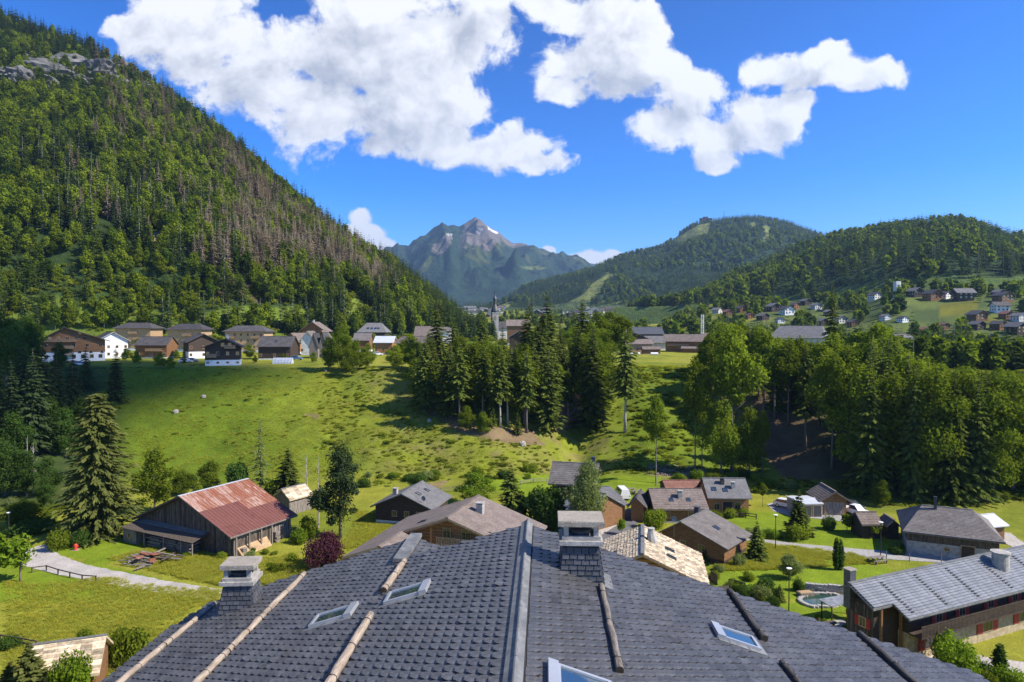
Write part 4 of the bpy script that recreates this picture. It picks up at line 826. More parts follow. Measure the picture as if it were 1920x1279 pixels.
# ------------------------------------------------------------------ the slate roof under the camera
def main_chalet():
    root = empty('slate_chalet', (0.42, 18.0, CAMZ - 5.24), -R(2.77)); tag(root, 'large chalet under the camera with blue-grey slate roof and log snow guards', 'chalet')
    # local frame: +y along the ridge away from the camera, x across, z=0 at the ridge
    TL, TR = 0.308, 0.318
    rot = Matrix.Rotation(-R(2.77), 3, 'Z')
    def to_local(p): return rot.inverted() @ Vector((p[0] - 0.42, p[1] - 18.0, p[2] - (CAMZ - 5.24)))
    def onroof(px, py, side, lift=0.0):              # a spot of the roof (side -1 left, +1 right), in the roof's own frame
        d = rot.inverted() @ Vector(ray(px, py)); c = to_local((0, 0, CAMZ)); T = TL if side < 0 else TR
        # z = -T*|x| + lift
        t = (-T * side * c.x + lift - c.z) / (d.z + T * side * d.x); q = c + d * t
        return q
    YB = -17.2; SL, SR = 9.9, 11.5
    EXL = 3.39; EXY = 2.1                            # left wing that runs further out, with its own small ridge
    zl = lambda x: -TL * abs(x); zr = lambda x: -TR * abs(x)
    r = MB()
    cornerL = onroof(400, 1128, -1); c2 = onroof(311, 1184, -1)
    left = [(0, YB, 0), (0, 0.0, 0), (-EXL + 1.25, 0.15, zl(EXL - 1.25)), (-EXL, 0.2, zl(EXL)), (-EXL, EXY, zl(EXL)), (cornerL.x, cornerL.y, zl(cornerL.x)), (c2.x, c2.y, zl(c2.x)), (c2.x + 0.05, YB, zl(c2.x + 0.05))]
    r.slab(left, 0.22)
    right = [(0, YB, 0), (SR, YB, zr(SR)), (SR, -0.1, zr(SR)), (0, 0, 0)]
    r.slab(right, 0.22)
    wing_r = [(-EXL, 0.2, zl(EXL) - 0.004), (-EXL + 2.6, 0.6, zl(EXL) - 0.9), (-EXL + 2.6, EXY - 0.2, zl(EXL) - 0.9), (-EXL, EXY, zl(EXL) - 0.004)]
    r.slab(wing_r, 0.2)
    roof = r.build('roof', 'underlay', root)
    # house body below
    b = MB(); b.box(c2.x + 0.9, SR - 1.0, YB, -0.9, -15, -3.4); b.prism([(c2.x + 0.9, -3.4), (SR - 1.0, -3.75), (0, -0.35)], YB, -0.9)
    b.box(-8.0, -1.6, -0.9, 1.0, -15, -2.6); b.build('wall', 'timber_orange', root)
    # slates: staggered courses, lower corners clipped, each a little proud and uneven
    g = np.random.default_rng(3); W, EXP, LEN = 0.255, 0.205, 0.33; th = 0.030
    cand = []
    def course_set(side, plane_T, s0, s1, ymaxf, y0, y1=None, xoff=0.0, zoff=0.0, sgn=None):
        ca = 1 / math.sqrt(1 + plane_T ** 2); n = int((s1 - s0) / (EXP * ca))
        for i in range(n):
            s = s0 + i * EXP * ca; off = (i % 2) * W / 2
            for j in range(int((22) / W)):
                y = y0 + off + j * W
                if y + W > ymaxf(s + 0.1): break
                cand.append((side, s, y, plane_T, xoff, zoff))
    def ymaxL(s):
        if s < EXL - 1.25: return 0.02
        if s < EXL: return 0.16
        if s <= abs(cornerL.x): return EXY + (cornerL.y - EXY) * (s - EXL) / (abs(cornerL.x) - EXL)
        if s <= abs(c2.x): return cornerL.y + (c2.y - cornerL.y) * (s - abs(cornerL.x)) / (abs(c2.x) - abs(cornerL.x))
        return -99
    course_set(-1, TL, 0.16, abs(c2.x), ymaxL, YB)
    course_set(1, TR, 0.16, SR, lambda s: -0.02, YB)
    # wing's right slope
    for i in range(11):
        s = 0.12 + i * EXP * 0.93
        for j in range(8):
            y = 0.45 + (i % 2) * W / 2 + j * W
            if y + W < EXY - 0.05: cand.append((2, s, y, 0.345, -EXL, zl(EXL)))
    # openings: chimneys and skylights
    holes = []
    def hole(side, x0, x1, y0, y1): holes.append((side, x0, x1, y0, y1))
    # chimney footprints and skylights (local coordinates)
    chR = onroof(1092, 1075, 1); chL = onroof(452, 1140, -1)
    SK = []
    for (px, py, side, w, h) in ((622, 1161, -1, 0.62, 0.85), (760, 1118, -1, 0.62, 0.85), (1383, 1202, 1, 0.60, 0.80), (1094, 1298, 1, 0.85, 0.9)):
        q = onroof(px, py, side); SK.append((q, side, w, h)); hole(side, q.x - h / 2 - 0.06, q.x + h / 2 + 0.06, q.y - w / 2 - 0.06, q.y + w / 2 + 0.06)
    def quad_of(c):
        side, s, y, T, xo, zo = c; sg = -1 if side < 0 else 1; ca = 1 / math.sqrt(1 + T * T); sa = T * ca
        L = EXP * 1.12; w0, w1 = 0.006, W - 0.006; cl = 0.095; cr = 0.035
        # (down-slope distance, along ridge, lift)
        top = [(0, w0), (0, w1), (L - cr, w1), (L, w1 - cr * 0.9), (L, w0 + cl * 0.9), (L - cl, w0)]
        j1, j2, ta = g.uniform(-0.004, 0.004), g.uniform(-0.008, 0.008), g.uniform(-0.02, 0.02); lift0 = 0.012; lift1 = 0.050 + g.uniform(-0.003, 0.006)
        if g.random() < 0.04: lift1 += g.uniform(0.01, 0.03)
        P_ = []
        for low in (0, 1):
            for d, a in top:
                d2 = d + j2 + (a - W / 2) * ta; f = d / L; lf = lift0 + (lift1 - lift0) * f - (th if low else 0)
                xd = s + d2 * ca; P_.append((xo + sg * (xd + lf * sa), y + a + j1, zo - T * s - d2 * sa + lf * ca))
        return P_
    FT = [(5,4,3,2,1,0), (3,2,8,9), (4,3,9,10), (5,4,10,11), (2,1,7,8), (0,5,11,6)]
    FTR = [tuple(reversed(f)) for f in FT]
    seen = []
    c2w = lambda p: (rot @ Vector(p)) + Vector((0.42, 18.0, CAMZ - 5.24))
    final = []
    for c in cand:
        side, s, y, T, xo, zo = c; sg = -1 if side < 0 else 1; x = xo + sg * s
        if side != 2 and any(h[0] == side and h[1] < x + sg * 0.1 < h[2] and h[3] < y + W / 2 < h[4] for h in holes): continue
        w = c2w((x + sg * 0.1, y + W / 2, zo - T * s)); qx, qy = proj(w.x, w.y, w.z)
        if w.y < 2.0 : continue
        inview = -10 < qx < 1930 and qy < 1290
        final.append((w.length if False else (w - Vector((0, 0, CAMZ))).length + (0 if inview else 1000), c))
    final.sort(key=lambda e: e[0])
    big = MB(); base = None
    for n, (dist, c) in enumerate(final):
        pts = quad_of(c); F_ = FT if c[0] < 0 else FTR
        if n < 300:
            ctr = np.mean(np.array(pts), 0); m = MB(); m.poly(np.array(pts) - ctr, F_); m.M = [0, 1, 1, 1, 0, 0]; m.build('slate', ['slate', 'slate_edge_shade'], roof, tuple(ctr))
        else:
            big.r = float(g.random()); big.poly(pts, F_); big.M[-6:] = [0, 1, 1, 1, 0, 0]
    o = big.build('slates', ['slates', 'slate_edge_shade'], roof); o['kind'] = 'stuff'
    # ridge flashing: two bent zinc strips in overlapping lengths
    for k in range(9):
        y1 = 0.12 - k * 1.9; y0 = y1 - 1.9; e = 0.004 * k
        m = MB(); m.slab([(-0.17, y0, -0.17*TL + 0.065), (0.0, y0, 0.085), (0.0, y1, 0.085), (-0.17, y1, -0.17*TL + 0.065)][::1], 0.018)
        m.slab([(0.0, y0, 0.086), (0.13, y0, -0.13*TR + 0.062), (0.13, y1, -0.13*TR + 0.062), (0.0, y1, 0.086)], 0.018)
        m.tube([(0.0, y0 + 0.01, 0.088), (0.0, y1 - 0.01, 0.088)], 0.034, 8)
        m.build('ridge_cap', 'zinc', roof)
    # small zinc-topped ridge of the wing
    a, b_ = (-EXL, EXY + 0.05, zl(EXL)), (-EXL, -0.25, zl(EXL) )
    m = MB(); m.bar((a[0], a[1], a[2] + 0.05), (b_[0], b_[1], b_[2] + 0.10), 0.34, 0.10); m.build('wing_ridge_cap', 'zinc', roof)
    # logs laid along the roof as snow guards
    def log(pxa, pya, pxb, pyb, side, rad, m_, splits=()):
        rad *= 0.84
        A = onroof(pxa, pya, side, rad * 1.1); B_ = onroof(pxb, pyb, side, rad * 1.1); d = (B_ - A); fr = [0] + list(splits) + [1]
        for i in range(len(fr) - 1):
            p0 = A + d * fr[i]; p1 = A + d * (fr[i + 1] - (0.004 if i < len(fr) - 2 else 0)); n = 9; g3 = random.Random(int(pxa) + i)
            pts = [(p0.x + (p1.x - p0.x) * k / n + g3.uniform(-.012, .012), p0.y + (p1.y - p0.y) * k / n, p0.z + (p1.z - p0.z) * k / n + g3.uniform(-.006, .006)) for k in range(n + 1)]
            mm = MB(); mm.tube(pts, [rad * g3.uniform(0.9, 1.06) for _ in pts], 12, 0.05)
            lo = mm.build('snow_guard_log', [m_, 'log_end'], root, smoothf=True)
            lo.data.polygons[-1].material_index = 1; lo.data.polygons[-2].material_index = 1
            for q in (-1, -2): lo.data.polygons[q].use_smooth = False
            # wire ties
            for f in (0.12, 0.5, 0.9):
                c = p0 + (p1 - p0) * f; w = MB(); ring = [(c.x + math.cos(t) * (rad + 0.008), c.y + 0.01 * math.sin(3 * t), c.z + math.sin(t) * (rad + 0.008)) for t in np.linspace(0, 6.28, 13)]
                w.tube(ring, 0.008, 4); sg = 1 if side > 0 else -1; T = TL if side < 0 else TR
                w.tube([(c.x + sg * rad, c.y, c.z), (c.x + sg * (rad + 0.10), c.y - 0.06, c.z - 0.04 - T * 0.1), (c.x + sg * 0.02, c.y - 0.2, c.z + rad * 0.6)], 0.006, 4); w.build('wire_tie', 'iron', lo)
    log(402, 1131, 205, 1295, -1, 0.085, 'log_pale', (0.55,)); log(571, 1075, 340, 1308, -1, 0.088, 'log_pale', (0.43, 0.72)); log(758, 1052, 718, 1108, -1, 0.10, 'log_pale')
    log(695, 1152, 612, 1290, -1, 0.10, 'log_pale'); log(1128, 1098, 1162, 1258, 1, 0.085, 'log_grey'); log(1368, 1108, 1433, 1198, 1, 0.095, 'log_dark'); log(1466, 1242, 1520, 1310, 1, 0.085, 'log_dark'); log(1612, 1188, 1760, 1320, 1, 0.10, 'log_dark')
    # chimneys: tapered slate-clad shaft, concrete collar, posts and cap slab
    def chimney(px, py, side, wb, wt, H, capw, scale=1.0, turn=0.0):
        q = onroof(px, py, side); ch = empty('chimney', (q.x, q.y, q.z), turn, root)
        z0 = -0.9; m = MB()
        def ringp(w, d, z): return [(-w/2, -d/2, z), (w/2, -d/2, z), (w/2, d/2, z), (-w/2, d/2, z)]
        db, dt = wb * 0.92, wt * 0.92
        k = (wb - wt) / H; wz = lambda z: wb - k * z
        m.poly(ringp(wz(z0), wz(z0) * .92, z0) + ringp(wt, dt, H), [(3,2,1,0),(4,5,6,7),(0,1,5,4),(1,2,6,5),(2,3,7,6),(3,0,4,7)]); m.build('chimney_shaft', 'underlay', ch)
        # slates of the four faces
        rows = int((H + 0.75) / 0.115); protos = {}
        for face in range(4):
            for i in range(rows):
                z = -0.72 + i * 0.115; w = wz(z) * (1 if face % 2 == 0 else 0.92); nn = max(3, round(w / 0.17)); tw = w / nn
                for j in range(nn + (i % 2)):
                    x0 = -w / 2 + (j - 0.5 * (i % 2)) * tw; x1 = x0 + tw; x0 = max(x0, -w / 2) + 0.009; x1 = min(x1, w / 2) - 0.009
                    if x1 - x0 < 0.04 or z + 0.11 > H: continue
                    key = (round(x1 - x0, 2)); hw = (x1 - x0) / 2
                    if key not in protos:
                        t = MB(); t.poly([(-hw,-.030,0),(hw,-.030,0),(hw,-.006,.128),(-hw,-.006,.128),(-hw,.004,0),(hw,.004,0),(hw,.004,.128),(-hw,.004,.128)], [(0,1,2,3),(4,5,1,0),(1,5,6,2),(4,0,3,7)]); protos[key] = t.mesh('slate', 'slate_dark')
                    tilt = math.atan(k / 2); dist = wz(z) * (0.92 if face % 2 == 0 else 1) / 2; a = face * math.pi / 2
                    o = link('slate', protos[key], ch); xm = (x0 + x1) / 2
                    o.matrix_local = Matrix.Rotation(a, 4, 'Z') @ Matrix.Translation((xm, -dist - 0.002, z + random.uniform(-.006, .006))) @ Matrix.Rotation(-tilt, 4, 'X')
        m = MB(); m.box(-wt/2-.10, wt/2+.10, -dt/2-.10, dt/2+.10, H, H+.10); m.box(-wt/2-.04, wt/2+.04, -dt/2-.04, -dt/2+.07, H+.10, H+.19); m.box(-wt/2-.04, wt/2+.04, dt/2-.07, dt/2+.04, H+.10, H+.19)
        m.box(-wt/2-.04, -wt/2+.07, -dt/2+.07, dt/2-.07, H+.10, H+.19); m.box(wt/2-.07, wt/2+.04, -dt/2+.07, dt/2-.07, H+.10, H+.19); m.build('chimney_collar', 'concrete_pale', ch)
        for sx in (-1, 1):
            for sy in (-1, 1):
                m = MB(); m.box(sx*wt/2*.86-.055, sx*wt/2*.86+.055, sy*dt/2*.84-.055, sy*dt/2*.84+.055, H+.19, H+.42); m.build('chimney_post', 'concrete_pale', ch)
        m = MB(); m.tube([(0,0,H+.08),(0,0,H+.26)], 0.21, 20); m.build('flue_pipe', 'alu_dark', ch); m = MB(); m.tube([(0,0,H+.26),(0,0,H+.29),(0,0,H+.33)], [0.25,0.27,0.14], 20); m.build('flue_cap', 'alu_dark', ch)
        m = MB(); c = capw / 2; d = c * 0.86; b0 = H + .42; m.poly(ringp(capw, d*2, b0) + ringp(capw, d*2, b0+.10) + ringp(capw*.985, d*1.97, b0+.125), [(3,2,1,0),(0,1,5,4),(1,2,6,5),(2,3,7,6),(3,0,4,7),(4,5,9,8),(5,6,10,9),(6,7,11,10),(7,4,8,11),(8,9,10,11)]); m.build('chimney_cap', 'concrete', ch)
        m = MB(); m.slab([(wb/2+.0, -wb*.62, -T_(side)*(wb/2)+.05), (wb/2+.22, -wb*.62, -T_(side)*(wb/2+.22)+.05), (wb/2+.22, wb*.3, -T_(side)*(wb/2+.22)+.05), (wb/2, wb*.3, -T_(side)*(wb/2)+.05)] if side > 0 else
                         [(-wb/2-.22, -wb*.62, -TL*(wb/2+.22)+.05), (-wb/2, -wb*.62, -TL*(wb/2)+.05), (-wb/2, wb*.3, -TL*wb/2+.05), (-wb/2-.22, wb*.3, -TL*(wb/2+.22)+.05)], 0.012); m.build('chimney_flashing', 'zinc', ch)
    T_ = lambda s: TL if s < 0 else TR
    chimney(1088, 1072, 1, 0.98, 0.78, 0.74, 1.04); chimney(453, 1136, -1, 0.94, 0.70, 0.70, 0.90, turn=R(6))
    # skylights
    for (q, side, w, h) in SK:
        T = TL if side < 0 else TR; s = empty('skylight', (q.x, q.y, q.z), 0, root); s.rotation_euler = (0, math.atan(T) * (1 if side > 0 else -1), 0)
        fr = 0.06; fl = MB(); fl.box(-h/2-.12, h/2+.12, -w/2-.10, w/2+.10, 0.01, 0.05); fl.build('flashing', 'zinc', s)
        m = MB(); m.box(-h/2, h/2, -w/2, -w/2+fr, .052, .11); m.box(-h/2, h/2, w/2-fr, w/2, .052, .11); m.box(-h/2, -h/2+fr, -w/2+fr, w/2-fr, .052, .11); m.box(h/2-fr, h/2, -w/2+fr, w/2-fr, .052, .11); m.build('frame', 'alu', s)
        up = -1 if side > 0 else 1; m = MB(); m.box(*(sorted((up*(h/2-.02), up*(h/2+.15)))), -w/2-.02, w/2+.02, .053, .135); m.build('hood', 'alu', s)
        m = MB(); m.box(-h/2+fr, h/2-fr, -w/2+fr, w/2-fr, .06, .082); m.build('pane', 'glass_sky', s)
main_chalet()
# ------------------------------------------------------------------ houses
def window_part(parent, x, y, z, w, h, face='-y', shutters=None, frame_m='timber_light'):
    """window with frame, pane and glazing bar, standing proud of a wall (local coordinates of the house)"""
    a = {'-y': 0, '+x': math.pi / 2, '+y': math.pi, '-x': -math.pi / 2}[face]
    key = ('win', round(w, 2), round(h, 2), frame_m)
    if key not in ME:
        m = MB(); f = min(0.09, w * 0.12)
        m.box(-w/2, w/2, -.06, .03, 0, f); m.box(-w/2, w/2, -.06, .03, h - f, h); m.box(-w/2, -w/2+f, -.06, .03, f, h-f); m.box(w/2-f, w/2, -.06, .03, f, h-f); m.box(-.025, .025, -.055, .03, f, h-f)
        p = MB(); p.box(-w/2+f+.001, w/2-f-.001, -.03, .02, f+.001, h-f-.001); ME[key] = (m.mesh('window', frame_m), p.mesh('pane', 'glass'))
    o = link('window', ME[key][0], parent, (x, y, z), a); link('pane', ME[key][1], o)
    if shutters:
        for sx in (-1, 1):
            m = MB(); x0 = sx * (w / 2 + 0.02); x1 = sx * (w / 2 + w * 0.55); m.box(min(x0, x1), max(x0, x1), -.055, .0, 0.0, h)
            for q in (0.18, 0.5, 0.8): m.box(min(x0, x1) + .03, max(x0, x1) - .03, -.075, -.056, h * q, h * q + .07)
            m.build('shutter', shutters, o)
    return o
def skylight_part(roof, T, x, y, z, sgn, axis, w=0.8, h=1.1):
    s = empty('roof_window', (x, y, z), 0, roof); s.rotation_euler = (0, math.atan(T) * sgn, 0) if axis == 'x' else (-math.atan(T) * sgn, 0, 0)
    a, b = (h, w) if axis == 'x' else (w, h)
    key = ('sky', a, b)
    if key not in ME:
        m = MB(); f = .09; m.box(-a/2, a/2, -b/2, -b/2+f, .02, .12); m.box(-a/2, a/2, b/2-f, b/2, .02, .12); m.box(-a/2, -a/2+f, -b/2+f, b/2-f, .02, .12); m.box(a/2-f, a/2, -b/2+f, b/2-f, .02, .12); m.box(-a/2+f, a/2-f, -b/2+f, b/2-f, .03, .07); ME[key] = m.mesh('roof_window', ['glass_sky'])
        ME[key].materials.append(MATS['alu_dark']); 
        for i, p in enumerate(ME[key].polygons): p.material_index = 1 if i < 24 else 0
    link('pane', ME[key], s)
def balcony_part(parent, x0, x1, y, z, depth=1.2, h=0.95, m_='timber_light', bal=0.16):
    m = MB(); m.box(x0, x1, y - depth, y - 0.01, z - 0.14, z); b = m.build('balcony', m_, parent)
    m = MB(); m.box(x0, x1, y - depth, y - depth + .07, z + h - .08, z + h); m.box(x0, x1, y - depth, y - depth + .05, z + 0.10, z + 0.17)
    for xx in (x0, x1 - .07): m.box(xx, xx + .07, y - depth + .071, y - .01, z + h - .08, z + h)
    m.build('handrail', m_, b); m = MB(); n = max(3, int((x1 - x0) / bal))
    for i in range(n): xx = x0 + (i + 0.5) * (x1 - x0) / n; m.box(xx - bal * .24, xx + bal * .24, y - depth + .012, y - depth + .042, z + .01, z + h - .085)
    m.build('balusters', m_, b)['kind'] = 'stuff'
    return b
def fit(eL, eR, he, z0=0.0):
    A, B = G(eL[0], eL[1], z0 + he), G(eR[0], eR[1], z0 + he); d = B - A
    return (A + B) / 2, math.atan2(d[1], d[0]), float(np.linalg.norm(d[:2]))
def house(name, label, eL, eR, he, hr, D, ridge='perp', z0=0.0, over=0.7, mats=('plaster', 'timber', 'roof_brown'), base_h=1.0, ax=0.0, th=0.16, group=None, cat='house', chim=(), sky=(), wins=(), balc=(), rake=0.6, hip=0.0, shut=None, door=(), courses=0, cm='stone_grey', pre=None, bury=2.5):
    """gabled house fitted to its front eave corners eL, eR (pixels, at height he); local -y is the front; D = roof depth; hr = ridge height"""
    c, yaw, W = pre or fit(eL, eR, he, z0); root = empty(name, (c[0], c[1], z0), yaw); tag(root, label, cat, group)
    bm_, wm, rm = mats; ov = over
    if ridge == 'perp': xw0, xw1, y0, y1 = -W/2 + ov, W/2 - ov, rake, D - rake
    else: xw0, xw1, y0, y1 = -W/2 + rake, W/2 - rake, ov, D - ov
    axx = ax * W / 2
    m = MB(); 
    if base_h > 0: m.box(xw0, xw1, y0, y1, -bury, base_h); m.build('base_wall', bm_, root)
    m = MB(); lo = base_h if base_h > 0 else -bury
    if ridge == 'perp':
        TLs = (hr - he) / (W/2 + axx); TRs = (hr - he) / (W/2 - axx); f = 0.05
        zl = he + TLs * ov - .10; zr = he + TRs * ov - .10; pr = [(xw0 - .03, lo), (xw1 + .03, lo), (xw1 + .03, zr), (axx, hr - .12), (xw0 - .03, zl)]
        m.prism(pr, y0 - .03, y1 + .03)
    else:
        T = (hr - he) / (D/2); ze = he + T * ov - .10
        pts = [(xw0-.03, y0-.03, lo), (xw1+.03, y0-.03, lo), (xw1+.03, y1+.03, lo), (xw0-.03, y1+.03, lo), (xw0-.03, y0-.03, ze), (xw1+.03, y0-.03, ze), (xw1+.03, y1+.03, ze), (xw0-.03, y1+.03, ze), (xw0-.03, D/2, hr-.12), (xw1+.03, D/2, hr-.12)]
        if hip: m.box(xw0-.03, xw1+.03, y0-.03, y1+.03, lo, ze - .05)
        else: m.poly(pts, [(3,2,1,0), (0,1,5,4), (2,3,7,6), (1,2,6,9,5), (3,0,4,8,7), (4,5,9,8), (6,7,8,9)])
    m.build('wall', wm, root)
    m = MB()
    def strip(top):                     # roof slope, optionally laid in courses that step over each other (top: eaveL, eaveR, ridgeR, ridgeL)
        e0, e1, r1, r0 = [np.array(p, float) for p in top]
        if not courses: m.r = random.random(); m.slab(top, th); return
        n = courses; m.slab([tuple(p - np.array([0, 0, 0.05])) for p in (e0, e1, r1, r0)], th)
        for i in range(n):
            a, b = i / n, (i + 1.15) / n; b = min(b, 1.0); m.r = random.random(); up = np.array([0, 0, 0.045])
            segs = max(1, int(np.linalg.norm(e1 - e0) / 0.9))
            for k in range(segs):
                u0, u1 = k / segs, (k + 1) / segs; q = lambda t, u: (e0 * (1 - u) + e1 * u) * (1 - t) + (r0 * (1 - u) + r1 * u) * t
                jz = np.array([0, 0, random.uniform(-.008, .008)]); m.r = random.random()
                m.slab([tuple(q(a, u0) + up + jz), tuple(q(a, u1) + up + jz), tuple(q(b, u1) + jz), tuple(q(b, u0) + jz)], 0.04)
    if ridge == 'perp':
        strip([(-W/2, D, he), (-W/2, 0, he), (axx - .002, 0, hr), (axx - .002, D, hr)]); strip([(W/2, 0, he), (W/2, D, he), (axx + .002, D, hr), (axx + .002, 0, hr)])
    else:
        hx = hip * W / 2; ridgeL, ridgeR = -W/2 + hx, W/2 - hx
        strip([(-W/2, 0, he), (W/2, 0, he), (ridgeR, D/2 - .002, hr), (ridgeL, D/2 - .002, hr)]); strip([(W/2, D, he), (-W/2, D, he), (ridgeL, D/2 + .002, hr), (ridgeR, D/2 + .002, hr)])
        if hip: m.slab([(-W/2 - .003, D, he), (-W/2 - .003, 0, he), (ridgeL - .003, D/2, hr)], th); m.slab([(W/2 + .003, 0, he), (W/2 + .003, D, he), (ridgeR + .003, D/2, hr)], th)
    roof = m.build('roof', rm, root)
    # ridge board
    m = MB()
    if ridge == 'perp': m.bar((axx, -.03, hr + .03), (axx, D + .03, hr + .03), 0.30, 0.08)
    elif not hip: m.bar((-W/2 - .03, D/2, hr + .03), (W/2 + .03, D/2, hr + .03), 0.30, 0.08)
    else: m.bar((ridgeL, D/2, hr + .03), (ridgeR, D/2, hr + .03), 0.25, 0.08)
    m.build('ridge_board', 'zinc' if 'slate' in rm or 'grey' in rm or 'shingle' == rm else rm, roof)
    def zroof(x, y):
        if ridge == 'perp': return hr - (TLs * (axx - x) if x < axx else TRs * (x - axx))
        return hr - abs(y - D/2) * (hr - he) / (D/2)
    # bargeboards
    if ridge == 'perp':
        for (xa, za, xb, zb) in ((-W/2, he, axx, hr), (axx, hr, W/2, he)):
            m = MB(); m.bar((xa, .03, za - th * .5 - .05), (xb, .03, zb - th * .5 - .05), .05, .22); m.build('bargeboard', wm, roof)
    for (fx, fy, w, h, cmat) in chim:
        x = fx * W / 2; y = fy * D; z = zroof(x, y); t = MB(); t.box(x - w/2, x + w/2, y - w/2, y + w/2, z - .8, z + h); ch = t.build('chimney', cmat, roof)
        t = MB(); t.box(x - w*.62, x + w*.62, y - w*.62, y + w*.62, z + h + .12, z + h + .2); t.box(x - w*.3, x + w*.3, y - w*.3, y + w*.3, z + h, z + h + .12); 
        # (cap is the fourth level if parented to the chimney, so it hangs on the roof)
        t.build('chimney_cap', cmat, roof)
    for (fx, fy, w, h) in sky:
        x = fx * W / 2; y = fy * D
        if ridge == 'perp': skylight_part(roof, TLs if x < axx else TRs, x, y, zroof(x, y), 1 if x > axx else -1, 'x', w, h)
        else: skylight_part(roof, (hr - he) / (D/2), x, y, zroof(x, y), -1 if y < D/2 else 1, 'y', w, h)
    for wv in wins:
        fx, z, w, h = wv[:4]; face = wv[4] if len(wv) > 4 else '-y'
        if face == '-y': window_part(root, xw0 + (fx + 1) / 2 * (xw1 - xw0), y0 - .04, z, w, h, '-y', shut)
        elif face == '+x': window_part(root, xw1 + .04, y0 + (fx + 1) / 2 * (y1 - y0), z, w, h, '+x', shut)
        else: window_part(root, xw0 - .04, y0 + (fx + 1) / 2 * (y1 - y0), z, w, h, '-x', shut)
    for (fx, w, h, dm) in door:
        x = xw0 + (fx + 1) / 2 * (xw1 - xw0); m = MB(); m.box(x - w/2, x + w/2, y0 - .07, y0 - .031, 0, h); d = m.build('door', dm, root)
        m = MB(); m.box(x - w/2 - .1, x - w/2, y0 - .09, y0 - .031, 0, h + .1); m.box(x + w/2, x + w/2 + .1, y0 - .09, y0 - .031, 0, h + .1); m.box(x - w/2, x + w/2, y0 - .09, y0 - .031, h, h + .1); m.build('door_frame', 'timber_light', d)
    for (f0, f1, z) in balc: balcony_part(root, xw0 + (f0 + 1) / 2 * (xw1 - xw0), xw0 + (f1 + 1) / 2 * (xw1 - xw0), y0 - .04, z)
    return root, roof, dict(W=W, D=D, xw0=xw0, xw1=xw1, y0=y0, y1=y1, c=c, yaw=yaw)

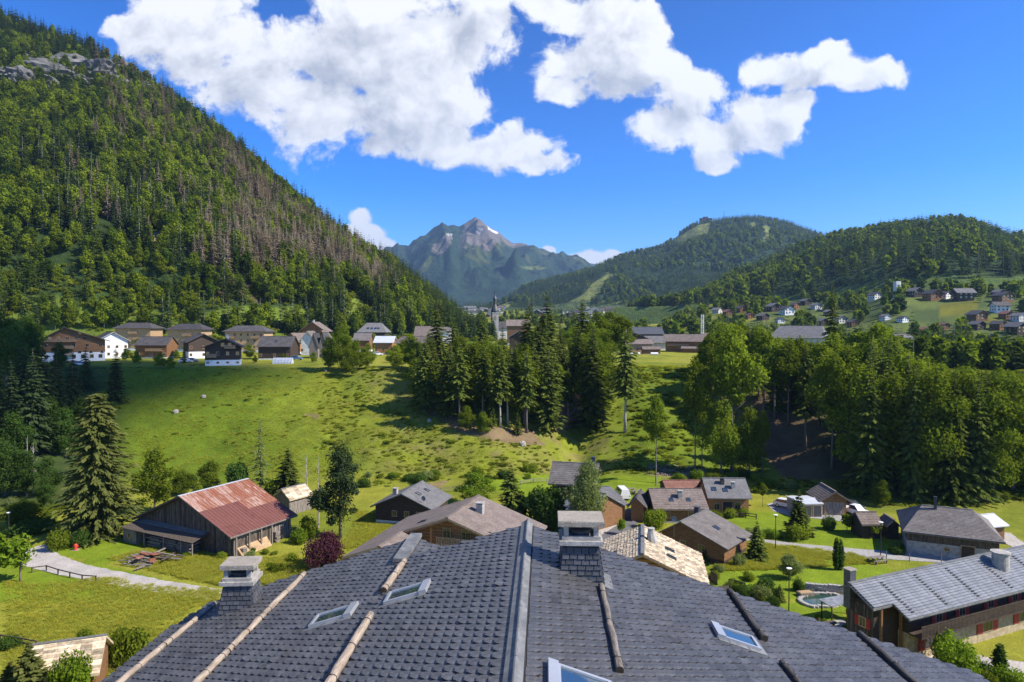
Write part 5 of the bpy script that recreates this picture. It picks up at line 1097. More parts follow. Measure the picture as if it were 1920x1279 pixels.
# --- old barn with the rusted sheet roof (fitted to its gable)
def barn():
    eL, eR = (247, 973), (432, 1009); he, hr, D = 3.0, 7.6, 12.6
    c, yaw, W = fit(eL, eR, he); root = empty('rusty_barn', (c[0], c[1], 0), yaw); tag(root, 'old dark timber barn with rusted red and white sheet metal roof', 'barn')
    T = (hr - he) / (W / 2); xw = W / 2 - .7
    m = MB(); m.prism([(-xw, -1.5), (xw, -1.5), (xw, he + T * .7 - .2), (0, hr - .25), (-xw, he + T * .7 - .2)], 1.0, D - .8); m.build('wall', 'boards_dark', root)
    # vertical boards of the gable and of the right flank, uneven and with gaps
    g = random.Random(4); m = MB(); x = -xw
    while x < xw - .1:
        w = g.uniform(.16, .30); x1 = min(x + w, xw); top = hr - .3 - T * max(abs(x), abs(x1)) - g.uniform(0, .15); bot = 2.6 if -8.5 < x < 5.5 else g.uniform(-.1, .15); d = g.uniform(.02, .07); m.r = g.random()
        if top > bot + .2: m.box(x + .012, x1 - .012, 1.0 - d, 0.995, bot, top)
        x = x1
    o = m.build('gable_boards', 'boards_dark', root); o['kind'] = 'stuff'
    m = MB(); y = 1.0
    while y < D - .9:
        w = g.uniform(.16, .3); d = g.uniform(.02, .07); m.r = g.random()
        if not (1.6 < y < 7.2): m.box(xw + .005, xw + d, y + .012, y + w - .012, g.uniform(-.6, .0), he + T * .7 - .25 - g.uniform(0, .1))
        else: m.box(xw + .005, xw + d, y + .012, y + w - .012, 2.3 - g.uniform(0, .25), he + T * .7 - .25)
        y += w
    o = m.build('side_boards', 'boards_grey', root); o['kind'] = 'stuff'
    # opening: earth bank and posts under the eave on the right flank
    m = MB(); m.poly([(xw + .01, 1.7, -.4), (xw + 1.5, 1.7, -.4), (xw + 1.5, 7.1, -.4), (xw + .01, 7.1, -.4), (xw + .01, 1.7, 1.0), (xw + .01, 7.1, 1.2)], [(0,1,4), (1,2,5,4), (2,3,5)]); m.build('earth_pile', 'earth_pile', root)
    for y in (1.1, 3.4, 5.6, 7.6, 11.2):
        m = MB(); m.bar((xw + .55, y, -.5), (xw + .55, y, he + .1), .2); m.build('post', 'boards_grey', root)
    for (x, y, w, h) in ((xw + .3, 8.2, .8, 1.6), (xw + .4, 2.0, .7, .9)):
        m = MB()
        for k in range(6): m.box(x - .3 + g.uniform(-.1, .1), x + w * .6 + g.uniform(-.1, .1), y + g.uniform(-.1, .1), y + .8, k * h / 6, (k + .85) * h / 6)
        m.build('stacked_timber', 'boards_grey', root)
    # roof: rows of metal sheets on both slopes
    m = MB(); m.slab([(-W/2, D, he - .08), (-W/2, 0, he - .08), (0, 0, hr - .08), (0, D, hr - .08)], .12); m.slab([(W/2, 0, he - .08), (W/2, D, he - .08), (0, D, hr - .08), (0, 0, hr - .08)], .12); roof = m.build('roof', 'boards_dark', root)
    rows = 5; cols = 11
    for side in (-1, 1):
        for i in range(rows):
            for j in range(cols):
                a, b = i / rows, (i + 1.06) / rows; b = min(b, 1.0); y0 = j * D / cols; y1 = y0 + D / cols + .05; k = g.uniform(-.012, .02)
                pa, pb = np.array([side * W/2 * (1 - a), 0, he + (hr - he) * a]), np.array([side * W/2 * (1 - b), 0, he + (hr - he) * b])
                q = lambda p, y, z: (p[0], y, p[2] + z)
                m = MB(); ord_ = [q(pa, y0, .045 + k), q(pa, y1, .045 + k), q(pb, y1, .02 + k), q(pb, y0, .02 + k)]
                if side < 0: ord_ = ord_[::-1]
                m.slab(ord_, .012); 
                for f in (0.02, .5, .98):      # standing seams
                    y = y0 + (y1 - y0) * f; m.bar(q(pa, y, .06 + k), q(pb, y, .035 + k), .035, .04)
                cx = np.array(q((pa + pb) / 2, (y0 + y1) / 2, 0)); m.V = [tuple(np.array(v) - cx) for v in m.V]
                mt = ('sheet_brown' if (i < 2 or (i == 2 and j < 6)) else 'sheet_rust')
                m.build('roof_sheet', mt, roof, tuple(cx))
    m = MB(); m.bar((0, -.05, hr + .04), (0, D + .05, hr + .04), .4, .06); m.build('ridge_cap', 'metal_white', roof)
    m = MB(); m.bar((W/2 + .02, -.05, he - .02), (W/2 + .02, D + .05, he - .02), .12, .16); m.build('eave_board', 'boards_grey', roof)
    for (xa, za, xb, zb) in ((-W/2, he, 0, hr), (0, hr, W/2, he)):
        m = MB(); m.bar((xa, -.03, za - .02), (xb, -.03, zb - .02), .04, .18); m.build('bargeboard', 'boards_dark', roof)
    # lean-to on the gable with its own rusted roof
    lt = empty('lean_to', (0, 0, 0), 0, root)
    m = MB(); m.slab([(-W/2 + .2, -1.7, 2.15), (W/2 - 5.5, -1.7, 2.0), (W/2 - 5.2, .95, 2.75), (-W/2 + .4, .95, 2.95)], .06); m.build('lean_to_roof', 'boards_dark', lt)
    m = MB(); m.slab([(-W/2 + .6, .0, 2.70), (W/2 - 5.6, .0, 2.62), (W/2 - 5.4, .93, 2.84), (-W/2 + .6, .93, 3.02)], .03); m.build('lean_to_flashing', 'zinc', lt)
    for x in (-W/2 + .4, -5.5, -1.2, 2.4, W/2 - 5.8):
        m = MB(); m.bar((x, -1.5, -.6), (x, -1.5, 2.0), .16); m.build('lean_to_post', 'boards_grey', lt)
    m = MB(); m.box(-W/2 + .4, -W/2 + 3.0, -1.45, 1.0, -.6, 2.05); m.build('lean_to_wall', 'boards_grey', lt); window_part(root, -W/2 + 1.6, -1.48, .7, .7, .8)
    for k in range(9):
        z = .05 + k * .17; m = MB()
        for q_ in range(3): x0 = -5.0 + q_ * 3 + g.uniform(-.3, .3); m.box(x0, x0 + g.uniform(2.4, 3.0), -1.2 + g.uniform(-.15, .15), .4, z, z + .12)
        m.build('stacked_planks', 'boards_grey', lt)
def sheet_mats():
    for nm, base, streak, wt in (('sheet_rust', (0.215, 0.075, 0.045), (0.40, 0.28, 0.235), 0.64), ('sheet_brown', (0.125, 0.045, 0.036), (0.175, 0.07, 0.053), 0.5)):
        m, nt, o = newmat(nm); k = NB(nt); oi = k.n('ShaderNodeObjectInfo').outputs['Random']
        tc = k.n('ShaderNodeTexCoord').outputs['Object']; off = k.n('ShaderNodeVectorMath', {0: tc, 1: k.n('ShaderNodeCombineXYZ', {0: k.n('ShaderNodeMath', {0: oi, 1: 40.0}, operation='MULTIPLY').outputs[0], 1: k.n('ShaderNodeMath', {0: oi, 1: 77.0}, operation='MULTIPLY').outputs[0]}).outputs[0]}).outputs[0]
        mp = k.n('ShaderNodeMapping', {'Vector': off, 'Scale': (0.35, 3.0, 0.35)}).outputs[0]; n1 = k.noise(mp, 1.6, 5, 0.6); n2 = k.noise(off, 2.5, 5, 0.65)
        f = k.n('ShaderNodeMath', {0: n1, 1: k.n('ShaderNodeMath', {0: oi, 1: 0.26}, operation='MULTIPLY').outputs[0]}, operation='ADD').outputs[0]
        c = k.mix(k.ramp(f, wt - .04, wt + .08), base, streak); c = k.mix(k.ramp(n2, .3, .75, 0, .55), c, (0.30, 0.12, 0.05) if nm == 'sheet_rust' else (0.12, 0.04, 0.035))
        p = k.n('ShaderNodeBsdfPrincipled', {'Base Color': c, 'Roughness': 0.75, 'Metallic': 0.0, 'Specular IOR Level': 0.3}); nt.links.new(p.outputs[0], o.inputs[0])
sheet_mats(); mat('earth_pile', (0.32, 0.21, 0.11), (0.45, 0.32, 0.18), 1.5, 0.95, 0.5, 6)
barn()
house('plank_shed', 'small grey plank shed with pale roof behind the rusty barn', (543, 938), (588, 926), 2.7, 4.3, 4.4, 'para', over=.4, rake=.3, mats=('boards_grey', 'boards_grey', 'shingle'), base_h=0, cat='shed', courses=6)
house('dark_chalet', 'dark timber chalet with grey roof, two skylights and a satellite dish', (694, 949), (812, 957), 2.9, 5.2, 9.5, 'perp', mats=('plaster', 'timber_dark', 'roof_grey'), base_h=.6, chim=((-.45, .35, .7, .9, 'stone_grey'),), sky=((.30, .35, .8, 1.0), (.35, .68, .8, 1.0)), wins=((-.3, 1.3, .9, 1.0), (.15, 1.3, .9, 1.0), (.6, 1.3, 1.0, 1.0)))
# --- brown-roofed chalet in front of the roof, with its long left wing
def brown_chalet():
    he, hr = 4.6, 8.0; A = G(838, 971, hr); B = G(897, 929, hr); d = (B - A); L = np.linalg.norm(d[:2]); yaw = math.atan2(d[1], d[0]) - math.pi / 2
    root = empty('brown_chalet', (A[0], A[1], 0), yaw); tag(root, 'timber chalet with wide brown roof and carved balcony just beyond the slate roof', 'house'); D = L + .3
    T = 0.36; m = MB(); WL, WR = 11.2, 10.0; zf = lambda s: hr - T * s
    m.slab([(-WL, D, zf(WL)), (-WL, -6.2, zf(WL)), (-6.2, -6.2, zf(6.2)), (-6.2, 0, zf(6.2)), (-.002, 0, hr), (-.002, D, hr)], .2); m.slab([(WR, 0, zf(WR)), (WR, D, zf(WR)), (.002, D, hr), (.002, 0, hr)], .2)
    m.slab([(-6.198, -6.2, zf(6.2)), (-3.2, -6.2, zf(6.2) - 1.1), (-3.2, 0, zf(6.2) - 1.1), (-6.198, 0, zf(6.2))], .2)
    roof = m.build('roof', 'roof_brown', root)
    m = MB(); m.bar((0, -.05, hr + .04), (0, D + .05, hr + .04), .32, .08); m.build('ridge_board', 'roof_brown', roof); m = MB(); m.bar((-6.2, -6.25, zf(6.2) + .03), (-6.2, 0, zf(6.2) + .03), .3, .08); m.build('ridge_board', 'roof_brown', roof)
    for (xa, xb, y) in ((-6.2, 0, -.02), (0, WR, -.02), (-WL, -6.2, -6.22)):
        for k in range(2): m = MB(); m.bar((xa, y + .03 + .05 * k, zf(abs(xa)) - .15 - .22 * k), (xb, y + .03 + .05 * k, zf(abs(xb)) - .15 - .22 * k), .06, .24); m.build('bargeboard', 'timber_light' if k == 0 else 'timber', roof)
    m = MB(); m.bar((-6.2, -6.19, zf(6.2) - .15), (-3.2, -6.19, zf(6.2) - 1.25), .06, .24); m.build('bargeboard', 'timber', roof)
    m = MB(); m.prism([(-6.4, -3), (8.8, -3), (8.8, zf(8.8) - .2), (0, hr - .2), (-6.4, zf(6.4) - .2)], 1.6, D - .8); m.build('wall', 'timber_orange', root)
    m = MB(); m.prism([(-10.2, -3), (-4, -3), (-4, zf(6.2) - .95), (-6.2, zf(6.2) - .2), (-10.2, zf(10.2) - .2)], -5.4, 1.6); m.build('wing_wall', 'timber_orange', root)
    # log courses on the gable, balcony with turned balusters
    for k in range(9): m = MB(); z = 3.4 + k * .42; hw = (hr - .4 - z) / T; m.tube([(max(-6.2, -hw), 1.58, z), (min(8.6, hw), 1.58, z)], .12, 6); m.build('log', 'timber_orange', root)
    balcony_part(root, -1.6, 4.4, 1.5, 4.4, 1.3, 1.0, 'timber_light', .22)
    for (x, w) in ((-.6, 1.1), (2.0, 1.3), (4.9, 1.0)): window_part(root, x, 1.42, 4.6, w, 1.7)
    for x in (-2.4, 5.4): m = MB(); m.bar((x, .6, 3.0), (x, .6, zf(abs(x)) - .3), .22); m.build('post', 'timber_orange', root)
    window_part(root, -7.2, -5.44, 3.2, 1.2, 1.0)
    x, y = 2.2, D * .52; z = zf(x); m = MB(); m.box(x - .45, x + .45, y - .45, y + .45, z - .6, z + 1.1); ch = m.build('chimney', 'stone_grey', roof); m = MB(); m.box(x - .56, x + .56, y - .56, y + .56, z + 1.25, z + 1.35); m.box(x - .3, x + .3, y - .3, y + .3, z + 1.1, z + 1.25); m.build('chimney_cap', 'stone_grey', roof)
    skylight_part(roof, T, -4.6, 3.0, zf(4.6), -1, 'x', .8, 1.2)
brown_chalet()
# --- chalet with tan shingles
def tan_chalet():
    hr = 8.0; A = G(1205, 1039, hr); B = G(1205, 985, hr); d = B - A; L = np.linalg.norm(d[:2]); yaw = math.atan2(d[1], d[0]) - math.pi / 2
    root = empty('shingled_chalet', (A[0], A[1], 0), yaw); tag(root, 'chalet roofed in pale tan wooden shingles right of the slate chimney', 'house')
    T = .44; WL, WR = 8.0, 6.9; m = MB(); g = random.Random(3)
    m.slab([(-WL, L, hr - T * WL), (-WL, 0, hr - T * WL), (-.002, 0, hr), (-.002, L, hr)], .16); m.slab([(WR, 0, hr - T * WR), (WR, L, hr - T * WR), (.002, L, hr), (.002, 0, hr)], .16); roof = m.build('roof', 'timber', root)
    m = MB()
    for side, Wd in ((-1, WL), (1, WR)):
        n = int(Wd / .34)
        for i in range(n):
            s1 = Wd - i * Wd / n; s0 = max(.02, s1 - Wd / n * 1.3); y = 0.0
            while y < L:
                w = g.uniform(.22, .5); y1 = min(L, y + w); lz = .075 + g.uniform(0, .035); j = g.uniform(-.05, .05); m.r = g.random()
                pts = [(side * (s1 + j), y, hr - T * s1 + lz), (side * (s1 + j), y1 - .012, hr - T * s1 + lz), (side * s0, y1 - .012, hr - T * s0 + .02), (side * s0, y, hr - T * s0 + .02)]
                if side < 0: pts = pts[::-1]
                m.slab(pts, .04); y = y1
    o = m.build('shingles', 'shingle', roof); o['kind'] = 'stuff'
    m = MB(); m.bar((0, -.1, hr + .1), (0, L + .1, hr + .1), .42, .06); m.build('ridge_cap', 'zinc', roof)
    for xb in (-WL, WR): m = MB(); m.bar((0, -.03, hr - .12), (xb, -.03, hr - T * abs(xb) - .12), .05, .26); m.build('bargeboard', 'timber_light', roof)
    m = MB(); m.prism([(-6.6, -4), (5.8, -4), (5.8, hr - T * 5.8 - .2), (0, hr - .2), (-6.6, hr - T * 6.6 - .2)], .9, L - .6); m.build('wall', 'timber_orange', root)
    for k in range(5): m = MB(); z = 5.3 + k * .45; hw = (hr - .4 - z) / T; m.tube([(-hw, .88, z), (hw, .88, z)], .1, 6); m.build('log', 'timber_orange', root)
    # round-shouldered stone chimney on the ridge
    z = hr - T * 1.0; m = MB(); m.tube([(1.05, L * .55, z - .7), (1.05, L * .55, z + .4), (.95, L * .55, z + 1.0), (.95, L * .55, z + 1.5)], [.72, .62, .42, .36], 9, .03); m.build('chimney', 'stone_grey', roof); m = MB(); m.tube([(.95, L * .55, z + 1.5), (.95, L * .55, z + 1.56)], .42, 9); m.build('chimney_cap', 'stone_grey', roof)
    for (x, y) in ((3.0, L * .55), (3.1, L * .33)): skylight_part(roof, T, x, y, hr - T * abs(x) + .04, 1, 'x', .8, 1.1)
    skylight_part(roof, T, -3.4, L * .35, hr - T * 3.4 + .04, -1, 'x', .8, 1.1)
tan_chalet()
r_, rf_, inf_ = house('shaded_chalet', 'dark brown chalet with long right roof slope and a satellite dish behind the shingled chalet', (1229, 1000), (1364, 1030), 2.5, 4.9, 8.6, 'perp', ax=-.28, mats=('timber_dark', 'timber', 'roof_greybrown'), base_h=.6, chim=((-.35, .7, .7, .9, 'slate_dark'),), sky=((.35, .5, .7, 1.0),), wins=((-.3, 1.2, 1.0, 1.0), (.3, 1.2, 1.0, 1.0)))
house('striped_house', 'long house with streaked brown roof, central chimney and two skylights', (1226, 955), (1330, 955), 2.4, 4.7, 9.0, 'para', mats=('plaster', 'timber', 'roof_brown'), base_h=.3, chim=((.08, .28, .7, 1.0, 'stone_grey'),), sky=((-.27, .22, .7, .8), (.36, .22, .7, .8)), over=.6, rake=.3, wins=((-.5, .8, 1.0, 1.1), (.4, .8, 1.0, 1.1)), courses=9)
house('white_red_shed', 'long low shed with white upper and dull red lower roof sheets', (1250, 921), (1322, 921), 2.4, 3.6, 7.0, 'para', mats=('plaster', 'timber_dark', 'roof_red'), base_h=.2, over=.3, rake=.3, cat='shed')
house('two_chimney_chalet', 'timber chalet with dark grey roof, two chimneys and a red chair terrace', (1327, 934), (1411, 935), 2.9, 5.4, 8.6, 'para', mats=('plaster', 'timber_orange', 'roof_grey'), base_h=.2, over=.9, rake=.4, chim=((-.15, .36, .6, .8, 'slate_dark'), (.28, .25, .6, .9, 'stone_grey')), sky=((-.6, .22, .8, .9), (-.1, .2, .8, .9)), wins=((-.6, .7, 1.0, 1.2), (.45, .1, 1.1, 2.0)), door=((-.05, 1.6, 2.1, 'timber_dark'),))
house('gable_garage', 'small timber garage with gabled brown roof and double door', (1537, 940), (1597, 941), 2.5, 4.2, 6.5, 'perp', over=.7, mats=('boards_grey', 'timber', 'roof_brown'), base_h=0, cat='garage', door=((0, 3.0, 2.1, 'boards_grey'),), courses=7)
house('flat_garage', 'low grey garage with flat pale roof beside the gabled garage', (1503, 945), (1545, 944), 2.3, 2.5, 5.5, 'para', over=.15, rake=.15, mats=('metal_grey', 'boards_grey', 'metal_white'), base_h=2.1, cat='garage', door=((-.4, 1.6, 1.9, 'alu_dark'), (.4, 1.6, 1.9, 'alu_dark')))
house('low_shed', 'low dark shed with pale roof between the fruit trees', (1616, 984), (1656, 984), 2.2, 3.6, 4.2, 'para', over=.4, rake=.3, mats=('boards_dark', 'timber_dark', 'roof_brown'), base_h=0, cat='shed', courses=5)
house('tiny_gabled_shed', 'tiny gabled shed right of the low dark shed', (1662, 987), (1691, 988), 2.0, 3.0, 3.6, 'perp', over=.35, rake=.3, mats=('boards_dark', 'timber_dark', 'roof_brown'), base_h=0, cat='shed')
house('stone_barn', 'large stone and timber barn with hipped brown roof beside the road', (1692, 996), (1886, 1018), 3.3, 5.9, 12.0, 'para', over=.8, rake=.6, hip=.48, mats=('stone_grey', 'boards_dark', 'roof_greybrown'), base_h=1.9, cat='barn', chim=((-.25, .45, .35, 1.6, 'slate_dark'),), wins=((-.1, 1.0, .7, .5),), door=((.35, 1.5, 2.0, 'timber_dark'),), courses=22)
house('small_cabin', 'small cabin with pale metal roof right of the stone barn', (1842, 990), (1893, 985), 2.3, 3.4, 5.0, 'para', over=.5, rake=.4, mats=('timber', 'timber', 'metal_white'), base_h=0, cat='cabin', wins=((-.2, .8, .8, .8),), shut='door_red')
house('dark_gable_shed', 'small timber shed with black gabled roof beside the driveway', (1176, 950), (1213, 953), 2.4, 3.9, 6.5, 'perp', over=.6, rake=.5, mats=('timber_orange', 'timber_orange', 'roof_dark'), base_h=0, cat='shed', ax=-.1)
# complex behind the birch: three roofs
house('upper_birch_house', 'tall grey-brown roofed chalet behind the weeping birch', (1027, 907), (1118, 912), 4.6, 7.6, 9.0, 'para', over=.9, rake=.7, mats=('plaster', 'timber_dark', 'roof_greybrown'), base_h=1, chim=((.75, .5, .7, 1.0, 'slate_dark'),), courses=12, wins=((.4, 2.0, 1.2, 1.2, '+x'),))
house('lower_birch_house', 'low wing with light striped roof in front of the weeping birch', (1046, 952), (1098, 967), 3.0, 5.6, 9.5, 'para', over=.5, rake=.4, mats=('timber', 'timber', 'metal_grey'), base_h=.3, courses=12)
house('pyramid_birch_house', 'low timber outbuilding with grey pyramid roof right of the weeping birch', (1112, 948), (1180, 946), 2.7, 4.9, 7.5, 'para', over=.6, rake=.6, hip=.75, mats=('timber_orange', 'timber_orange', 'roof_grey'), base_h=0, cat='shed', courses=9, door=((.2, 1.6, 1.9, 'timber'),))
# --- right house with the long grey metal roof
def metal_house():
    hr = 7.2; A = G(1593, 1094, hr); B = G(1785, 1053, hr); d = B - A; yaw = math.atan2(d[1], d[0])
    root = empty('stone_chalet', (A[0], A[1], 0), yaw); tag(root, 'stone and timber chalet with long ribbed grey roof and red shutters', 'house'); Wd = 4.3; T = .52; Lr = 31.0
    z = lambda s: hr - T * s
    m = MB(); m.slab([(-.1, -2.7, z(2.7) - .06), (2.6, -2.7, z(2.7) - .06), (2.6, -Wd, z(Wd) - .06), (Lr, -Wd, z(Wd) - .06), (Lr, -.0, z(0) - .06), (-.1, -.0, z(0) - .06)], .2)
    m.slab([(Lr, .004, hr - .06), (Lr, 1.2, z(1.2) - .06), (-.1, 1.2, z(1.2) - .06), (-.1, .004, hr - .06)], .2); roof = m.build('roof', 'roof_grey', root)
    rows = 16; g = random.Random(6)
    for i in range(rows):
        s0, s1 = i * Wd / rows, (i + 1.12) * Wd / rows; x = 0.0 if s1 < 2.85 else 2.5; j = 0
        while x < Lr - .1:
            x1 = min(Lr, x + 4.4 + (g.uniform(-.04, .04))); m = MB(); cx = ((x + x1) / 2, -(s0 + s1) / 2, z((s0 + s1) / 2)); k = g.uniform(-.01, .01)
            m.slab([(x - cx[0], -s1 - cx[1], z(s1) - cx[2] + .125 + k), (x1 - .02 - cx[0], -s1 - cx[1], z(s1) - cx[2] + .125 + k), (x1 - .02 - cx[0], -s0 - cx[1], z(s0) - cx[2] + .02 + k), (x - cx[0], -s0 - cx[1], z(s0) - cx[2] + .02 + k)], .05)
            m.build('roof_panel', 'metal_grey', roof, cx); x = x1
    for x in (3.6, 8.4, 13.2, 18.6, 24.0):            # snow stops in rows down the slope
        for i in range(2, rows - 1):
            if x < 2.6 and i > 8: continue
            s = (i + .6) * Wd / rows; m = MB(); m.box(x - .14, x + .14, -s - .05, -s + .05, z(s) + .08, z(s) + .2); m.build('snow_stop', 'alu_dark', roof)
    m = MB(); m.bar((-.1, 0, hr + .06), (Lr, 0, hr + .06), .35, .08); m.build('ridge_cap', 'zinc', roof); m = MB(); m.bar((2.5, -Wd - .05, z(Wd) - .05), (Lr, -Wd - .05, z(Wd) - .05), .14, .14); m.build('gutter', 'zinc', roof)
    m = MB(); m.box(4.2, Lr - .5, -Wd + 1.2, .9, -3, 2.8); m.build('base_wall', 'stone_wall', root); m = MB(); m.prism([(-Wd + 1.25, 2.8), (.95, 2.8), (.95, hr - .65), (0, hr - .3), (-Wd + 1.25, z(Wd - 1.25) - .3)], 4.2, Lr - .5)
    m.V = [(y, x, zz) for x, y, zz in m.V]; m.Fc = [f[::-1] for f in m.Fc]; m.build('wall', 'timber_dark', root)
    m = MB(); m.box(.8, 4.19, -2.0, .9, -3, 5.7); m.build('porch_wall', 'timber_dark', root)
    m = MB()
    for k in range(16): y = -2.0 + k * .18; m.r = g.random(); m.box(.74, .795, y + .012, y + .165, 0.2, 5.4)
    pb = m.build('porch_boards', 'boards_dark', root); pb['kind'] = 'stuff'; window_part(root, .72, -.9, 3.2, .8, 1.0, '-x', 'door_red')
    for xx in (1.2, 3.9): m = MB(); m.bar((xx, -2.5, -1), (xx, -2.5, z(2.5) - .3), .2); m.build('porch_post', 'timber', root)
    m = MB(); m.box(4.2, Lr - .5, -Wd - .1, -Wd + 1.19, 2.75, 2.9); m.build('balcony_floor', 'timber_dark', root)
    m = MB()
    for i in range(int((Lr - 5) / .2)): x = 4.3 + i * .2; m.box(x, x + .14, -Wd - .08, -Wd - .05, 2.92, 3.85)
    m.box(4.2, Lr - .5, -Wd - .1, -Wd - .03, 3.86, 3.95); b = m.build('balcony_rail', 'timber_dark', root); b['kind'] = 'stuff'
    for x in (7.2, 16.0, 22.0): window_part(root, x, -Wd + 1.16, .9, 1.6, 1.5, '-y', 'door_red')
    for x in (8.5, 12.0, 16.5, 20.5): window_part(root, x, -Wd + 1.2, 3.2, 1.0, 1.4, '-y', 'door_red')
    m = MB(); m.box(.2, 1.0, .1, .85, 4.6, 8.3); m.build('chimney', 'slate_dark', roof); m = MB(); m.box(.12, 1.08, .02, .93, 8.32, 8.42); m.build('chimney_cap', 'concrete', roof)
    m = MB(); m.tube([(20.6, -1.6, 5), (20.6, -1.6, 7.9)], [.85, .8], 16, .04); m.build('round_chimney', 'stone_grey', roof); m = MB(); m.tube([(20.6, -1.6, 7.9), (20.6, -1.6, 8.02)], .95, 16); m.build('chimney_cap', 'stone_grey', roof)
metal_house()
house('corner_shed', 'small shed with pale shingle roof among shrubs in the lower left corner', (40, 1284), (186, 1262), 2.4, 4.4, 6.0, 'para', over=.6, rake=.4, mats=('boards_grey', 'timber', 'shingle'), base_h=0, cat='shed', courses=14)

# ------------------------------------------------------------------ plateau village
Z1 = 19.5
def wrow(n, z, w=.9, h=1.1, a=-.85, b=.85): return [(a + (b - a) * i / max(1, n - 1), z, w, h) for i in range(n)]
def ph(name, label, eL, eR, he, hr, D, ridge='perp', Y=300, dy=0.0, **k):
    """plateau house: front eave corners as seen at depth Y (left end dy farther, right end dy nearer); he, hr only give the roof's rise"""
    A, B = P(eL[0], eL[1], Y + dy), P(eR[0], eR[1], Y - dy); mid = (A + B) / 2; d = B - A; yaw = math.atan2(d[1], d[0]); n = np.array([-math.sin(yaw), math.cos(yaw)])
    z0 = gz(mid[0] + n[0] * D * .3, mid[1] + n[1] * D * .3); e = max(mid[2] - z0, 2.0)
    k.setdefault('bury', 4.0); sc = e / he
    if 'wins' in k: k['wins'] = [(w[0], w[1] * min(sc, 1.15), *w[2:]) for w in k['wins']]
    if 'balc' in k: k['balc'] = [(a, b, z * min(sc, 1.15)) for a, b, z in k['balc']]
    k['pre'] = ((mid[0], mid[1], z0), yaw, float(np.linalg.norm(d[:2])))
    return house(name, label, None, None, e, e + hr - he, D, ridge, z0, **k)
# four-storey gabled building on the far left, in the shade
ph('balconied_building', 'big timber and white building with three rows of balconies, far left', (66, 634), (207, 646), 7.6, 12.6, 13, 'perp', Y=240, dy=-6, ax=-.25, over=1.6, rake=1.4, mats=('white', 'timber', 'roof_dark'), base_h=3.2,
   wins=wrow(7, 1.2, 1.2, 1.3) + wrow(6, 3.0, 1.0, 1.0, -.9, .9) + wrow(5, 5.4, 1.1, 1.3) + wrow(5, 8.0, 1.1, 1.3, -.75, .35) + [(.2, 10.2, 1.0, 1.0)], balc=((-.95, .1, 7.6), (-.6, .0, 5.0), (-.5, .0, 2.5)))
ph('white_side_house', 'white-fronted house with dark roof right of the balconied building', (178, 643), (246, 636), 5.0, 8.6, 12, 'perp', Y=262, dy=-4, over=1.0, rake=1.0, mats=('white', 'white', 'roof_dark'), base_h=3.0, wins=wrow(4, 1.0) + wrow(4, 3.4))
ph('low_brown_house', 'long low house with plain dark brown roof above the grass bank', (250, 648), (313, 647), 4.0, 7.3, 10, 'para', Y=262, dy=0, over=.8, rake=.5, mats=('plaster', 'timber', 'roof_dark'), base_h=.5, wins=wrow(3, .8, 1.3, 1.3) , balc=((-.3, .8, 2.5),))
ph('timber_block', 'timber apartment block with shallow hipped roof behind the white-fronted house', (208, 617), (284, 614), 11.5, 14.2, 14, 'para', Y=330, dy=0, over=1.2, rake=1.2, hip=.45, mats=('plaster', 'timber_light', 'roof_dark'), base_h=1, cat='apartment block', wins=wrow(5, 3) + wrow(5, 6) + wrow(5, 9), balc=((-.2, .3, 8.8), (-.2, .3, 5.8)))
ph('timber_block', 'timber apartment block with shallow hipped roof, middle one of three', (307, 618), (380, 618), 11.0, 13.8, 14, 'para', Y=324, dy=0, over=1.2, rake=1.2, hip=.45, mats=('plaster', 'timber_light', 'roof_dark'), base_h=1, cat='apartment block', wins=wrow(5, 3) + wrow(5, 6) + wrow(5, 8.8), balc=((-.1, .45, 8.0), (-.1, .45, 5.0)))
ph('timber_block', 'timber apartment block with shallow hipped roof, rightmost of three', (415, 622), (498, 621), 10.0, 12.8, 14, 'para', Y=318, dy=0, over=1.2, rake=1.2, hip=.45, mats=('plaster', 'timber_light', 'roof_dark'), base_h=1, cat='apartment block', wins=wrow(6, 2) + wrow(6, 5) + wrow(6, 7.8), balc=((.35, .8, 6.9), (-.9, -.5, 6.9)))
ph('brown_gable', 'brown gabled chalet behind the dark chalet on the grass brink', (349, 641), (416, 642), 4.8, 8.0, 10, 'perp', Y=262, dy=-4, over=1.1, rake=1.0, mats=('white', 'timber_dark', 'roof_dark'), base_h=2.6, wins=wrow(3, 3.2) + wrow(3, .8))
ph('brink_chalet', 'dark timber chalet with white base on the brink of the grass bank', (377, 655), (456, 648), 5.2, 8.0, 11, 'perp', Y=216, dy=-2, over=1.0, rake=1.1, ax=.15, mats=('white', 'timber_dark', 'roof_dark'), base_h=1.8, chim=((.2, .5, .6, 1.2, 'plaster'),), wins=wrow(4, .6, .8, .6) + wrow(4, 2.9, 1.0, 1.2) + [(.0, 5.4, 1.0, 1.2), (.4, 5.4, 1.0, 1.2)], balc=((.1, .75, 5.0), (-.9, -.35, 2.5)))
ph('grey_house', 'dark house with large grey roof and small gable behind the greenhouse', (480, 650), (546, 650), 4.4, 8.2, 11, 'para', Y=252, dy=0, over=.7, rake=.6, mats=('plaster', 'timber_dark', 'roof_dark'), base_h=.5, sky=((0, .25, 1, 1.2),), wins=wrow(3, 1.0))
ph('orange_gable', 'orange timber chalet with steep gable and brown roof', (518, 643), (560, 640), 4.0, 8.0, 10, 'perp', Y=300, dy=2, over=.8, rake=.8, mats=('plaster', 'timber_orange', 'roof_brown'), base_h=1.0, ax=.3, wins=wrow(3, 1.6) + [(.2, 4.4, 1, 1)])
